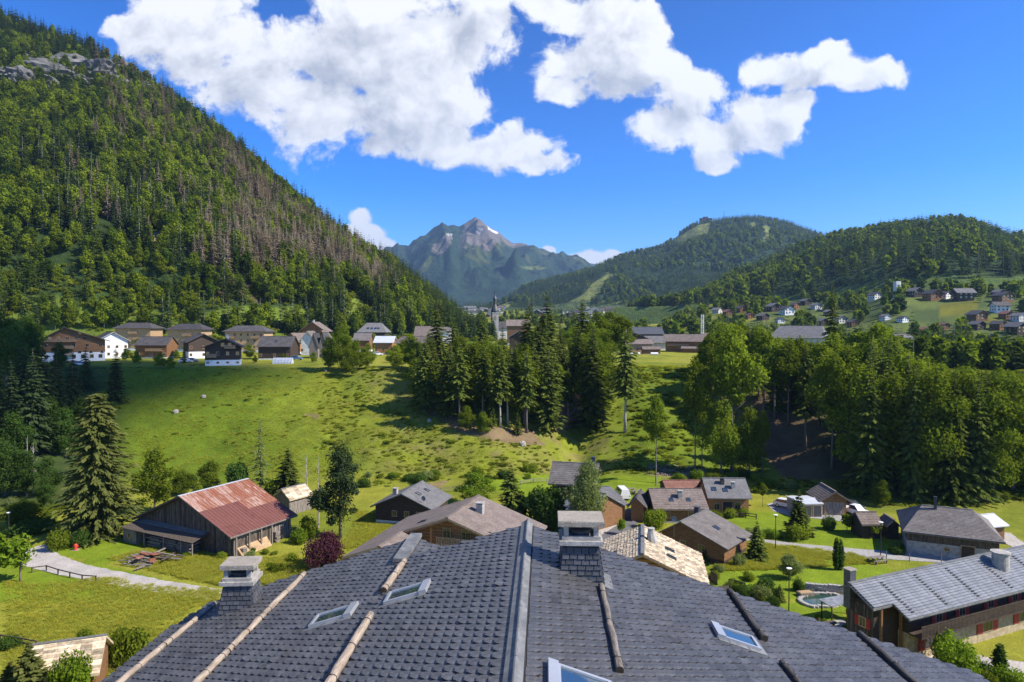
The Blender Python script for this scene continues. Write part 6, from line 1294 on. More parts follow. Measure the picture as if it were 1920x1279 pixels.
ph('brown_villa', 'brown-roofed house with cream front in the village row', (560, 640), (592, 640), 3.6, 8.0, 10, 'perp', Y=288, dy=0, over=.8, rake=.8, mats=('plaster', 'plaster', 'roof_brown'), base_h=1.0, wins=wrow(2, 1.4))
ph('brown_villa', 'small brown-roofed house tucked behind the twin black gables', (592, 634), (612, 634), 3.6, 7.0, 10, 'perp', Y=300, dy=0, over=.8, rake=.8, mats=('plaster', 'timber', 'roof_brown'), base_h=1.0, wins=wrow(2, 1.4))
ph('black_gable', 'black A-shaped roof, left one of a pair by the plateau bushes', (578, 652), (597, 652), .6, 6.2, 8, 'perp', Y=262, dy=0, over=.3, rake=.3, mats=('plaster', 'boards_grey', 'roof_dark'), base_h=0)
ph('black_gable', 'black A-shaped roof, right one of a pair by the plateau bushes', (597, 651), (613, 650), .6, 6.2, 8, 'perp', Y=264, dy=0, over=.3, rake=.3, mats=('plaster', 'boards_grey', 'roof_dark'), base_h=0)
ph('foothill_chalet', 'wide timber chalet with brown roof at the meadow under the mountain', (559, 622), (611, 621), 6.5, 11.5, 14, 'perp', Y=352, dy=0, over=1.6, rake=1.4, mats=('plaster', 'timber', 'roof_brown'), base_h=2.0, chim=((-.1, .4, .8, 1.2, 'plaster'),), wins=wrow(5, 3, 1.4, 1.3) + wrow(4, 6.2), balc=((-.8, .8, 5.6),))
ph('skylit_house', 'large house with pale grey hipped roof full of skylights', (668, 623), (724, 623), 7.0, 12.0, 16, 'para', Y=360, dy=0, over=1.0, rake=1.0, hip=.5, mats=('plaster', 'timber_dark', 'roof_grey'), base_h=1.0, sky=((-.3, .2, 1.4, 1.6), (-.05, .2, 1.4, 1.6), (.2, .2, 1.4, 1.6), (.4, .2, 1.4, 1.6)), wins=wrow(5, 3.0))
ph('village_house', 'brown-roofed house left of the white metal roof', (660, 639), (694, 638), 3.5, 7.0, 10, 'para', Y=320, dy=0, over=.7, rake=.6, mats=('plaster', 'timber', 'roof_greybrown'), base_h=1, wins=wrow(3, 1.2))
ph('white_roof_house', 'orange timber house under a flat white metal roof', (699, 643), (738, 642), 4.4, 7.2, 12, 'para', Y=300, dy=0, over=.8, rake=.8, mats=('plaster', 'timber_orange', 'metal_white'), base_h=.3, wins=wrow(3, 1.2))
ph('long_timber_barn', 'dark log barn with wide pale brown roof left of the spruce clump', (738, 648), (800, 640), 5.2, 8.2, 12, 'para', Y=290, dy=4, over=1.0, rake=.8, mats=('timber', 'timber_dark', 'roof_brown'), base_h=.4, cat='barn', wins=wrow(3, 1.2))
ph('high_brown_roof', 'big house with tall brown roof behind the log barn', (775, 632), (820, 631), 5.5, 11, 14, 'para', Y=350, dy=0, over=.8, rake=.8, mats=('plaster', 'timber', 'roof_brown'), base_h=1, wins=wrow(3, 1.5))
ph('village_house', 'house with low brown roof behind the spruces left of the church tower', (800, 622), (845, 622), 6, 9, 14, 'para', Y=430, dy=0, mats=('plaster', 'plaster', 'roof_greybrown'), wins=wrow(4, 2))
ph('slate_gable_house', 'black timber house with pale grey gabled roof seen through the central spruces', (951, 634), (998, 634), 6.0, 9.4, 12, 'perp', Y=300, dy=0, over=1.0, rake=.9, mats=('plaster', 'timber_dark', 'roof_grey'), base_h=1, wins=wrow(3, 2))
ph('village_house', 'brown-roofed house behind the pale grey gable', (949, 611), (993, 611), 7, 11, 14, 'para', Y=430, dy=0, mats=('plaster', 'timber', 'roof_brown'), wins=wrow(4, 2))
ph('slate_roof_house', 'large dark house with black slate roof and central gable on the plateau', (1183, 627), (1246, 626), 6.5, 10.5, 14, 'para', Y=390, dy=0, over=1.0, rake=.8, mats=('plaster', 'timber_dark', 'slate_dark'), wins=wrow(4, 2))
ph('dark_barn', 'dark log barn with sloping brown roof behind the light timber house', (1176, 640), (1226, 638), 5.2, 9.4, 12, 'perp', Y=335, dy=0, over=1.0, rake=.8, ax=-.5, mats=('timber_dark', 'timber_dark', 'roof_greybrown'), base_h=1, cat='barn')
ph('grey_roof_house', 'long grey-brown roofed house behind the brown log chalet', (1212, 643), (1262, 643), 4.6, 8.2, 12, 'para', Y=352, dy=0, over=.8, rake=.6, mats=('white', 'plaster', 'roof_grey'), base_h=2, wins=wrow(3, 1))
ph('light_timber_house', 'pale timber house with low brown roof at the edge of the field', (1178, 645), (1226, 645), 4.4, 6.6, 9, 'para', Y=312, dy=0, over=.8, rake=.6, mats=('timber_light', 'timber_light', 'roof_brown'), base_h=.4, wins=wrow(4, 1.4))
ph('porch_shed', 'small low porch-roofed shed in front of the pale timber house', (1205, 655), (1240, 655), 2.3, 3.6, 5, 'para', Y=305, dy=0, over=.5, rake=.4, mats=('timber_light', 'timber', 'roof_brown'), base_h=.3, cat='shed')
ph('log_chalet', 'brown log chalet with wide brown roof at the edge of the field', (1243, 641), (1320, 640), 4.4, 8.0, 11, 'para', Y=330, dy=3, over=1.0, rake=1.2, mats=('timber', 'timber', 'roof_brown'), base_h=.4, wins=wrow(4, 1.4, 1.0, .9), balc=((-.9, .3, 2.6),))
ph('log_lean_to', 'low lean-to with pale roof before the brown log chalet', (1276, 655), (1319, 655), 2.2, 3.2, 5, 'para', Y=322, dy=2, over=.4, rake=.3, mats=('timber', 'timber', 'roof_brown'), base_h=0, cat='shed')
ph('village_house', 'white house with brown roof beside the yellow crane foot', (1318, 634), (1345, 634), 5, 8, 10, 'para', Y=385, dy=0, mats=('white', 'white', 'roof_brown'), wins=wrow(2, 1.5))
ph('white_hotel', 'large white hotel with grey roof rising behind the right wood', (1440, 634), (1548, 634), 8.5, 13.5, 18, 'para', Y=275, dy=6, over=1.0, rake=.8, hip=.25, mats=('white', 'plaster', 'roof_grey'), base_h=3, cat='hotel', wins=wrow(9, 1.5, 1.2, 1.4) + wrow(9, 5, 1.2, 1.4))
ph('white_hotel', 'pale roofed building half hidden right of the white hotel', (1690, 640), (1722, 640), 6, 9, 12, 'para', Y=295, dy=0, mats=('white', 'plaster', 'roof_grey'), cat='building', wins=wrow(3, 1.5))

# ------------------------------------------------------------------ valley village: small houses, one or two meshes each
g = np.random.default_rng(33)
HK = []
for i, (wm, rm) in enumerate((('white', 'roof_dark'), ('plaster', 'roof_brown'), ('timber', 'roof_dark'), ('timber_dark', 'roof_grey'), ('plaster', 'roof_grey'), ('timber', 'roof_red'))):
    m = MB(); m.prism([(-5, -4), (5, -4), (5, 5.0), (0, 7.8), (-5, 5.0)], -5, 5); w_ = m.mesh('house_wall', wm); m = MB()
    m.slab([(-6.2, 6.2, 4.75), (-6.2, -6.2, 4.75), (0, -6.2, 8.1), (0, 6.2, 8.1)], .3); m.slab([(6.2, -6.2, 4.75), (6.2, 6.2, 4.75), (.0, 6.2, 8.1), (.0, -6.2, 8.1)], .3); r_ = m.mesh('house_roof', rm)
    m = MB(); q = MB()
    for face in (-1, 1):
        for zz in (1.2, 3.6):
            for xx in (-3.2, 0, 3.2): q.box(xx - .6, xx + .6, face * 5.02 - .03, face * 5.02 + .03, zz, zz + 1.3); q.box(face * 5.02 - .03, face * 5.02 + .03, xx - .6, xx + .6, zz, zz + 1.3)
    HK.append((w_, r_, q.mesh('windows', 'glass'), ('white', 'cream', 'brown timber', 'dark timber', 'pale', 'timber')[i], ('black', 'brown', 'black', 'grey', 'grey', 'reddish')[i]))
used = {}
def small_house(px, py, wpx, k, yaw, Y=None, where='', hs=1.0):
    p = GT(px, py, 300, 4000) if Y is None else np.array([*on_ground(px, Y)]); s = wpx / F * p[1] / 12.4
    o = empty('village_house', tuple(p), yaw, None, (s, s, s * hs)); w_, r_, q_, cw, cr = HK[k]; link('wall', w_, o); link('roof', r_, o); wq = link('windows', q_, o); wq['kind'] = 'stuff'
    lab = f'{cw} house with {cr} gabled roof {where}'; tag(o, lab, 'house', f'{cw} houses with {cr} roofs {where}'); return o
for (px, py, w, k, yaw, wh) in VH:
    small_house(px, py, w, k, yaw, None, wh)
for i in range(90):                                   # the town far up the valley
    if i < 46: px, py = g.uniform(1105, 1235), g.uniform(576, 604)
    elif i < 66: px, py = g.uniform(1000, 1110), g.uniform(586, 606)
    else: px, py = g.uniform(860, 945), g.uniform(584, 602)
    k = int(g.choice(6, p=[.3, .2, .1, .1, .2, .1])); Yq = float(np.interp(py, [576, 590, 604], [2100, 1500, 900])) * (1.15 if i >= 66 else 1.0)
    wh = 'in the far town right of the central spruces' if i < 46 else 'in the far town behind the central spruces' if i < 66 else 'in the far town left of the church tower'
    small_house(px, py, float(g.uniform(11, 20)) * (0.7 if i >= 66 else 1.0), k, float(g.uniform(-.4, .6)) + (1.57 if g.random() < .4 else 0), Yq, wh, float(g.uniform(.8, 1.3)))
# big white villa on its knoll
p = np.array([*on_ground(1430, 900)]); p[2] = CAMZ + (612 - 561) / F * 900
vil = empty('white_villa', tuple(p), .35); tag(vil, 'big white villa with red-brown roof standing on a knoll', 'villa')
m = MB(); m.box(-7, 7, -5, 5, -14, 11); m.box(7, 10.5, -4, 4, -14, 8.5); m.build('wall', 'white', vil)
m = MB(); m.slab([(-7.8, -5.8, 11), (7.8, -5.8, 11), (5, 0, 13.6), (-5, 0, 13.6)], .3); m.slab([(7.8, 5.8, 11), (-7.8, 5.8, 11), (-5, 0, 13.6), (5, 0, 13.6)], .3); m.slab([(-7.8, 5.8, 11), (-7.8, -5.8, 11), (-5, 0, 13.6)], .3); m.slab([(7.8, -5.8, 11), (7.8, 5.8, 11), (5, 0, 13.6)], .3); m.slab([(7.01, -4.6, 8.5), (11.2, -4.6, 8.5), (11.2, 4.6, 8.5), (7.01, 4.6, 8.5)], .3); m.build('roof', 'roof_red', vil)
for zz in (1, 4.2, 7.4):
    for xx in (-5, -1.7, 1.7, 5): window_part(vil, xx, -5.03, zz, 1.5, 1.8)
# church tower with its bulbous spire
cp = on_ground(928, 520); ch = empty('church_tower', cp, .2); tag(ch, 'slim stone church tower with black bulb spire behind the spruces', 'church')
m = MB(); m.box(-2.4, 2.4, -2.4, 2.4, -3, 20.38); m.box(-2.7, 2.7, -2.7, 2.7, 20.4, 21.2); m.build('tower', 'stone_grey', ch)
def ring8(r, z): return [(r * math.cos(a), r * math.sin(a), z) for a in np.arange(8) * math.pi / 4 + math.pi / 8]
m = MB(); m.tube([(0,0,z) for z in (21.2,22.6,24.2,26.0,27.4,28.2)], [2.8,3.0,2.5,1.7,1.2,1.15], 8); m.tube([(0,0,z) for z in (28.2,31.0)], [1.2,1.2], 8); m.tube([(0,0,z) for z in (31.0,31.8,33.0,34.2,38.5)], [1.7,1.6,1.0,.45,.06], 8); m.build('spire', 'slate_dark', ch)
for a in (0, 1, 2, 3): window_part(ch, *[(0, -2.44), (2.44, 0), (0, 2.44), (-2.44, 0)][a], 15.5, 1.6, 3.4, ['-y', '+x', '+y', '-x'][a])
hall = on_ground(955, 540); hb = empty('church_hall', hall, .1); tag(hb, 'church nave with dark roof beside the tower', 'church'); m = MB(); m.box(-12, 12, -6, 6, -3, 9); m.build('wall', 'plaster', hb); m = MB(); m.slab([(-12.6, -6.8, 8.6), (12.6, -6.8, 8.6), (12.6, 0, 14), (-12.6, 0, 14)], .3); m.slab([(12.6, 6.8, 8.6), (-12.6, 6.8, 8.6), (-12.6, 0, 14), (12.6, 0, 14)], .3); m.build('roof', 'roof_dark', hb)
# concrete tower above the right village
tp = on_ground(1681, 600); tt = empty('concrete_tower', tp, .1); tag(tt, 'slim white concrete tower above the right village roofs', 'tower'); m = MB(); m.box(-2.2, 2.2, -2.2, 2.2, -3, 17); m.build('shaft', 'plaster', tt)
for k in range(3): window_part(tt, 0, -2.23, 4 + 4.2 * k, 1.6, 1.8)
gp = on_ground(1838, 690); gh = empty('white_hall', gp, .05); tag(gh, 'long low white hall on the meadow edge under the wooded hill', 'hall'); m = MB(); m.box(-5, 5, -2, 2, -1, 2.6); m.build('wall', 'white', gh); m = MB(); m.slab([(-5.4, -2.4, 2.6), (5.4, -2.4, 2.6), (5.4, 2.4, 3.3), (-5.4, 2.4, 3.3)], .2); m.build('roof', 'metal_white', gh)
# summit station and mast on the ski hill
X, Y, Z = LAYC.at(np.array([1322.0]), np.array([0.99])); st = empty('summit_station', (X[0], Y[0], Z[0]), 0); tag(st, 'dark lift station building on the summit of the ski hill', 'building'); m = MB(); m.box(-26, 26, -10, 10, -12, 20); m.box(-12, 8, -9, 9, 20, 27); m.build('wall', 'timber_dark', st); m = MB(); m.slab([(-29, -13, 20), (-13, -13, 20), (-13, 13, 23), (-29, 13, 23)], 1); m.slab([(9, -13, 20), (29, -13, 20), (29, 13, 23), (9, 13, 23)], 1); m.build('roof', 'roof_grey', st)
X, Y, Z = LAYC.at(np.array([1356.0]), np.array([1.0])); ms = empty('radio_mast', (X[0], Y[0], Z[0]), 0); tag(ms, 'thin radio mast on the ridge of the ski hill', 'mast'); m = MB(); m.tube([(0, 0, -5), (0, 0, 42)], [1.6, .8], 6); m.build('pole', 'alu_dark', ms)
# ================================================================== ROADS AND PATHS (sheets laid just over the ground)
def ribbon(name, pts, widths, m, lift=0.03, kind='structure', edge=0.12):
    """road through pixel points on the valley floor; widths in metres; slightly ragged edges"""
    C = np.array([GT(x, y) for x, y in pts]); n = 14; t = np.linspace(0, len(C) - 1, (len(C) - 1) * n + 1)
    W = np.interp(t, range(len(C)), widths); Pn = np.stack([np.interp(t, range(len(C)), C[:, i]) for i in range(2)], 1)
    for _ in range(14): Pn[1:-1] = 0.25 * Pn[:-2] + 0.5 * Pn[1:-1] + 0.25 * Pn[2:]
    d = np.gradient(Pn, axis=0); d /= np.linalg.norm(d, axis=1)[:, None]; nrm = np.stack([-d[:, 1], d[:, 0]], 1); cols = 7; V = []
    for i in range(len(Pn)):
        for k in range(cols):
            f = k / (cols - 1) - .5; j = random.uniform(-edge, edge) if k in (0, cols - 1) else 0; q = Pn[i] + nrm[i] * (f * W[i] + j); V.append((q[0], q[1], 0))
    V = np.array(V); V[:, 2] = ground_h(V[:, 0], V[:, 1]) + lift
    Fc = [(i * cols + k, (i + 1) * cols + k, (i + 1) * cols + k + 1, i * cols + k + 1) for i in range(len(Pn) - 1) for k in range(cols - 1)]
    me = np_mesh(name, V, [a for f in Fc for a in f], [4] * len(Fc), [m]); return tag(link(name, me), kind=kind)
def patch(name, poly, m, lift=0.03):
    P_ = [GT(x, y) for x, y in poly]; c = sum(P_) / len(P_); V = [tuple(c)] + [tuple(p) for p in P_]; V = [(a, b, gz(a, b) + lift) for a, b, _ in V]; n = len(P_)
    o = link(name, np_mesh(name, V, [a for i in range(n) for a in (0, i + 1, (i + 1) % n + 1)], [3] * n, [m])); return tag(o, kind='structure')
ribbon('gravel_lane', [(40,1032),(80,1052),(130,1068),(200,1082),(300,1100),(420,1118),(520,1130)], [6.0,4.6,4.0,3.6,3.3,3.1,3.0], 'gravel')
ribbon('lane', [(1370,1012),(1400,1016),(1480,1026),(1600,1037),(1720,1046),(1800,1050),(1860,1056),(1990,1072)], [4.2,4.0,3.8,3.8,3.8,3.8,4.4,5.0], 'asphalt')
ribbon('track', [(1990,1052),(1930,1035),(1900,1018),(1880,1000)], [3.2,3.0,2.6,2.2], 'gravel', .045)
ribbon('driveway', [(1120,1008),(1165,990),(1188,972),(1190,955)], [3.6,3.4,3.2,3.0], 'asphalt_dark', .035)
patch('parking', [(1438,946),(1470,938),(1530,956),(1560,966),(1620,966),(1600,980),(1540,974),(1480,968),(1450,960)], 'asphalt', .04)
patch('terrace', [(1540,1168),(1600,1160),(1660,1215),(1600,1235),(1560,1200)], 'asphalt', .04)
ribbon('yard', [(1600,1190),(1680,1215),(1790,1245),(1960,1270)], [7,6,5,5], 'gravel', .05)
patch('paving', [(1105,998),(1150,972),(1160,985),(1128,1004)], 'gravel', .05)

# ================================================================== FOREGROUND TREES AND SHRUBS
ME['hero'] = (spruce_crown('spruce_crown', 'needles_olive', 20, 5.4, 0.03, 52, 10, 24, 0.26, 0.22, 0.55, 0.25, 401, False, 0.85), trunk_mesh('spruce_trunk', 'bark', 20, 0.38, 0, seed=41))
ME['fir0'] = (spruce_crown('spruce_crown', 'needles', 8, 1.9, 0.03, 26, 8, 8, 0.05, 0.34, 0.95, 0.15, 402), trunk_mesh('spruce_trunk', 'bark', 8, 0.14, 0, seed=42))
ME['fir1'] = (spruce_crown('spruce_crown', 'needles', 8, 1.8, 0.03, 26, 8, 8, -0.05, 0.34, 0.95, 0.2, 403), trunk_mesh('spruce_trunk', 'bark', 8, 0.14, 0, seed=43))
ME['pine'] = (leaf_crown('pine_crown', 'needles_dark', tree_lobes(18, 4.2, 0.04, 22, 404), 7500, 0.34, 405, 0.35, 0, 0.5), trunk_mesh('pine_trunk', 'bark', 17, 0.3, 8, 3, 0.2, seed=44))
ME['larch'] = (spruce_crown('larch_crown', 'leaves_grey', 12, 1.5, 0.12, 30, 6, 7, 0.35, 0.16, 0.6, 0.4, 406), trunk_mesh('larch_trunk', 'bark', 12, 0.13, 0, seed=45))
ME['weeping'] = (leaf_crown('birch_crown', 'leaves_grey', tree_lobes(14, 3.6, 0.08, 14, 407), 9000, 0.26, 408, 0.4, 0.5, 0.5), trunk_mesh('birch_trunk', 'bark_pale', 13, 0.2, 8, 2.6, 0.25, seed=46))
ME['round'] = (leaf_crown('round_crown', 'leaves_dark', [(0,0,3.2,3.0,3.0,3.1)] + [(1.7*math.cos(a), 1.7*math.sin(a), 2.4 + 1.2*(i % 3), 1.5, 1.5, 1.4) for i, a in enumerate(np.arange(9)*.7)], 5200, 0.26, 409, .75), trunk_mesh('round_trunk', 'bark', 4, 0.2, 3, 1.5, .3, seed=47))
ME['bush'] = (bush_mesh('bush_crown', 'leaves', 3200, 0.05, 410), None); ME['bushd'] = (bush_mesh('bush_crown', 'leaves_dark', 3200, 0.05, 411), None); ME['bushb'] = (bush_mesh('bush_crown', 'leaves_bright', 3200, 0.05, 412), None); ME['bushg'] = (bush_mesh('bush_crown', 'leaves_grey', 3200, 0.045, 414), None)
ME['purple'] = (bush_mesh('purple_crown', 'leaves_purple', 6500, 0.032, 413, 12, 0.5), None)
ME['cypress'] = (leaf_crown('cypress_crown', 'leaves_dark', [(0,0,z,.42*(1-abs(z-2.0)/4.2),.42*(1-abs(z-2.0)/4.2),.6) for z in np.arange(.3,4.4,.35)], 1500, 0.11, 415, .7), None)
ME['fruit'] = (leaf_crown('fruit_crown', 'leaves_bright', tree_lobes(4.2, 1.7, .3, 8, 416), 1300, .17, 417, .5), trunk_mesh('fruit_trunk', 'bark', 3.4, .1, 5, 1.3, .3, seed=48))
def fg(key, px, pyb, pyt, hw, label, name='leafy_tree', base_h=1.0, base_r=1.0, group=None, cat='tree', y0=45, sw=None, Y=None):
    p = GT(px, pyb, y0) if Y is None else np.array(on_ground(px, Y)); h = (pyb - pyt) / F * p[1] * 1.03; w = hw / F * p[1]
    o = empty(name, (p[0], p[1], p[2] - .1), random.uniform(0, 6.28), None, (w / base_r, w / base_r, h / base_h)); tag(o, label, cat, group); c, t = ME[key]
    if t: link('trunk', t, o)
    cc = link('crown', c, o)
    if sw: cc.material_slots[0].link = 'OBJECT'; cc.material_slots[0].material = MATS[sw]
    return o
S = 'spruce_tree'; LT = 'leafy_tree'; BU = 'bush'
fg('hero', 185, 1006, 738, 82, 'huge olive-green spruce with drooping tiered branches left of the rusty barn', S, 20, 5.4)
fg('leafy0', 290, 962, 838, 48, 'bright broad leafy tree between the huge spruce and the rusty barn', LT, 14, 4.4); fg('leafy1', 340, 930, 880, 26, 'low leafy tree behind the ridge of the rusty barn, left', LT, 14, 4.4); fg('leafy2', 396, 915, 862, 30, 'round light green tree rising behind the rusty barn roof', LT, 14, 4.4)
fg('round', 445, 915, 868, 20, 'small dark tree behind the rusty barn ridge', LT, 6.4, 3.3); fg('larch', 488, 915, 784, 17, 'slender pale larch standing before the shaded grass bank', 'larch_tree', 12, 1.5); fg('spruce1', 540, 925, 838, 34, 'dark bushy conifer behind the plank shed', S, 20, 3.6)
fg('bush', 515, 925, 895, 24, 'shrub left of the plank shed', BU, 1, .95, cat='bush'); fg('pine', 638, 1008, 830, 52, 'tall dark pine with irregular crown in front of the bank', 'pine_tree', 18, 4.6)
fg('purple', 610, 1066, 994, 50, 'purple-leaved shrub between the barn and the slate roof', BU, 1, .95, cat='bush'); fg('bush', 580, 1010, 965, 24, 'bright shrub with pale blossoms at the right corner of the rusty barn', BU, 1, .95, cat='bush'); fg('bushb', 560, 1020, 990, 20, 'low bright shrub at the foot of the grey barn boards', BU, 1, .95, cat='bush')
fg('leafy3', 890, 948, 885, 40, 'yellow-green leafy tree behind the brown chalet ridge', LT, 14, 4.4, sw='leaves_bright'); fg('spruce2', 958, 985, 868, 36, 'dark green spruce just left of the slate ridge end', S, 20, 3.6); fg('cypress', 977, 985, 925, 12, 'dark columnar thuja beside the spruce at the ridge end', 'thuja_tree', 4.4, .42)
fg('round', 1024, 992, 916, 36, 'dark round-headed tree beside the slate chimney cap', LT, 6.4, 3.3); fg('weeping', 1102, 1000, 862, 46, 'weeping birch with pale drooping foliage before the striped roofs', 'birch_tree', 14, 3.9); fg('weeping', 1118, 992, 940, 24, 'low drooping foliage at the foot of the weeping birch', 'birch_tree', 14, 3.9)
fg('bush', 1230, 990, 952, 26, 'round green bush below the striped-roof house', BU, 1, .95, cat='bush'); fg('fruit', 1165, 1002, 972, 14, 'small yellowish tree by the driveway entrance', LT, 4.2, 1.9); fg('bushg', 1322, 945, 908, 12, 'pale climbing shrub at the corner of the striped-roof house', BU, 1, .95, cat='bush')
fg('fir0', 1419, 1048, 974, 22, 'young spruce standing at the edge of the lane', S, 8, 1.9); fg('fir1', 1497, 1006, 918, 28, 'well-shaped spruce rising out of a broad shrub by the parking', S, 8, 1.9); fg('bush', 1497, 1012, 978, 30, 'broad shrub around the foot of the parking spruce', BU, 1, .95, cat='bush')
fg('bushd', 1553, 994, 963, 18, 'neat round dark bush on the lawn below the garages', BU, 1, .95, cat='bush'); fg('fruit', 1588, 1000, 964, 18, 'young fruit tree right of the round bush', LT, 4.2, 1.9, sw='leaves'); fg('fruit', 1636, 1008, 975, 18, 'spreading fruit tree in front of the low dark shed', LT, 4.2, 1.9, sw='leaves'); fg('fruit', 1664, 1006, 984, 13, 'small fruit tree beside the tiny gabled shed', LT, 4.2, 1.9, sw='leaves')
fg('cypress', 1568, 1069, 1011, 7, 'left one of two dark cypresses on the lawn', 'cypress_tree', 4.4, .42); fg('cypress', 1576, 1069, 1014, 7, 'right one of two dark cypresses on the lawn', 'cypress_tree', 4.4, .42); fg('weeping', 1480, 1088, 1038, 30, 'small pale weeping willow on the lawn below the lane', 'willow_tree', 14, 3.9)
fg('fir0', 1346, 1054, 1012, 13, 'small spruce in front of the shaded chalet wall, right one', S, 8, 1.9); fg('fir1', 1322, 1052, 1016, 12, 'small spruce in front of the shaded chalet wall, left one', S, 8, 1.9); fg('bushg', 1385, 1060, 1034, 17, 'pale silvery shrub at the corner by the lane', BU, 1, .95, cat='bush'); fg('bushg', 1375, 1034, 1008, 12, 'pinkish grey shrub at the shaded chalet corner', BU, 1, .95, cat='bush')
fg('bushd', 1497, 1108, 1080, 14, 'dark round shrub by the garden wall', BU, 1, .95, cat='bush'); fg('fir0', 1462, 1128, 1094, 12, 'tiny bluish conifer in the garden', S, 8, 1.9)
for i, (x, yb, w, h, k) in enumerate([(1400,1118,26,24,'bushd'),(1430,1124,26,30,'bushg'),(1372,1102,16,16,'bushg'),(1435,1102,22,22,'bushd'),(1340,1085,16,16,'bush'),(1405,1088,18,16,'bush'),(1450,1140,18,24,'bushd'),(1350,1072,16,14,'bushg')]):
    fg(k, x, yb, yb - h, w, ['dark hedge shrub along the slate roof edge','grey-green shrub along the slate roof edge','small grey shrub by the wooden garden screen','dark mound of shrub under the lawn','green shrub at the shingled roof corner','low green shrub on the rough grass','dark shrub by the garden lamp','grey shrub near the two small spruces'][i], BU, 1, .95, cat='bush')
fg('fruit', 38, 1092, 1004, 44, 'light green leafy tree at the left edge above the lane', LT, 4.2, 1.8, sw='leaves_bright'); fg('fruit', -6, 1092, 1000, 40, 'leafy tree cut off by the left picture edge', LT, 4.2, 1.8, sw='leaves_bright')
fg('bush', 112, 1032, 988, 24, 'bright hedge bush left of the red hydrant', BU, 1, .95, cat='bush'); fg('bushd', 150, 1026, 990, 24, 'darker hedge bush behind the red hydrant', BU, 1, .95, cat='bush'); fg('bushd', 55, 1000, 975, 50, 'long dark hedge beside the lane end', BU, 1, .95, cat='bush'); fg('leafy1', 45, 985, 940, 50, 'olive shrub tree left of the huge spruce', LT, 14, 4.4)
fg('bushb', 120, 1310, 1222, 46, 'bright round bush at the bottom left', BU, 1, .95, cat='bush', Y=56); fg('bush', 232, 1252, 1172, 46, 'tall leafy bush beside the slate roof, bottom left', BU, 1, .95, cat='bush', Y=64); fg('bush', 158, 1215, 1178, 22, 'round bush behind the pale shingled shed', BU, 1, .95, cat='bush'); fg('bush', 195, 1245, 1190, 34, 'leafy bush right of the pale shingled shed', BU, 1, .95, cat='bush')
fg('fir1', 45, 1300, 1195, 46, 'feathery conifer at the bottom left corner', S, 8, 1.9, Y=56, sw='needles_olive'); fg('bushd', 18, 1215, 1190, 30, 'dark bush by the rail fence at the left edge', BU, 1, .95, cat='bush'); fg('fir0', 10, 1275, 1210, 34, 'second feathery conifer cut off at the left edge', S, 8, 1.9, Y=57, sw='needles_olive')
fg('bushb', 1800, 1240, 1160, 58, 'golden-leaved broad shrub in front of the stone chalet', BU, 1, .95, cat='bush', Y=62.5); fg('cypress', 1884, 1228, 1172, 13, 'small dark cone-shaped shrub by the stone wall', 'cone_shrub', 4.4, .42, cat='bush', Y=62.5); fg('bushd', 1860, 1240, 1205, 24, 'dark clipped shrub by the golden shrub', BU, 1, .95, cat='bush', Y=62); fg('bushb', 1905, 1262, 1222, 36, 'flowering shrub at the lower right picture edge', BU, 1, .95, cat='bush', Y=60.5); fg('bush', 1860, 1262, 1232, 24, 'low flowering plants at the yard edge', BU, 1, .95, cat='bush', Y=60.8)
fg('bushd', 1680, 1038, 1018, 18, 'dark low shrub beside the lane, below the tiny shed', BU, 1, .95, cat='bush'); fg('leafy2', 1655, 950, 900, 20, 'light leafy tree before the dark wood, behind the pickup', LT, 14, 4.4); fg('high1', 1430, 950, 905, 10, 'thin young tree at the end of the brown chalet terrace', LT, 18, 3.9)
for i, (x, yb, w, h) in enumerate([(1345,972,18,14),(1368,970,20,18),(1395,968,16,16),(1330,966,14,12)]): fg('bush', x, yb, yb - h, w, ['hedge shrub under the terrace of the chalet with red chair, first','wide hedge shrub under the terrace of the chalet with red chair, second','last hedge shrub under the terrace of the chalet with red chair','small hedge shrub left of the terrace hedge'][i], BU, 1, .95, cat='bush')
fg('bushd', 1618, 1196, 1150, 26, 'dark shrub at the left corner of the stone chalet', BU, 1, .95, cat='bush'); fg('bush', 1604, 1165, 1130, 18, 'shrub between the terrace and the stone chalet', BU, 1, .95, cat='bush')
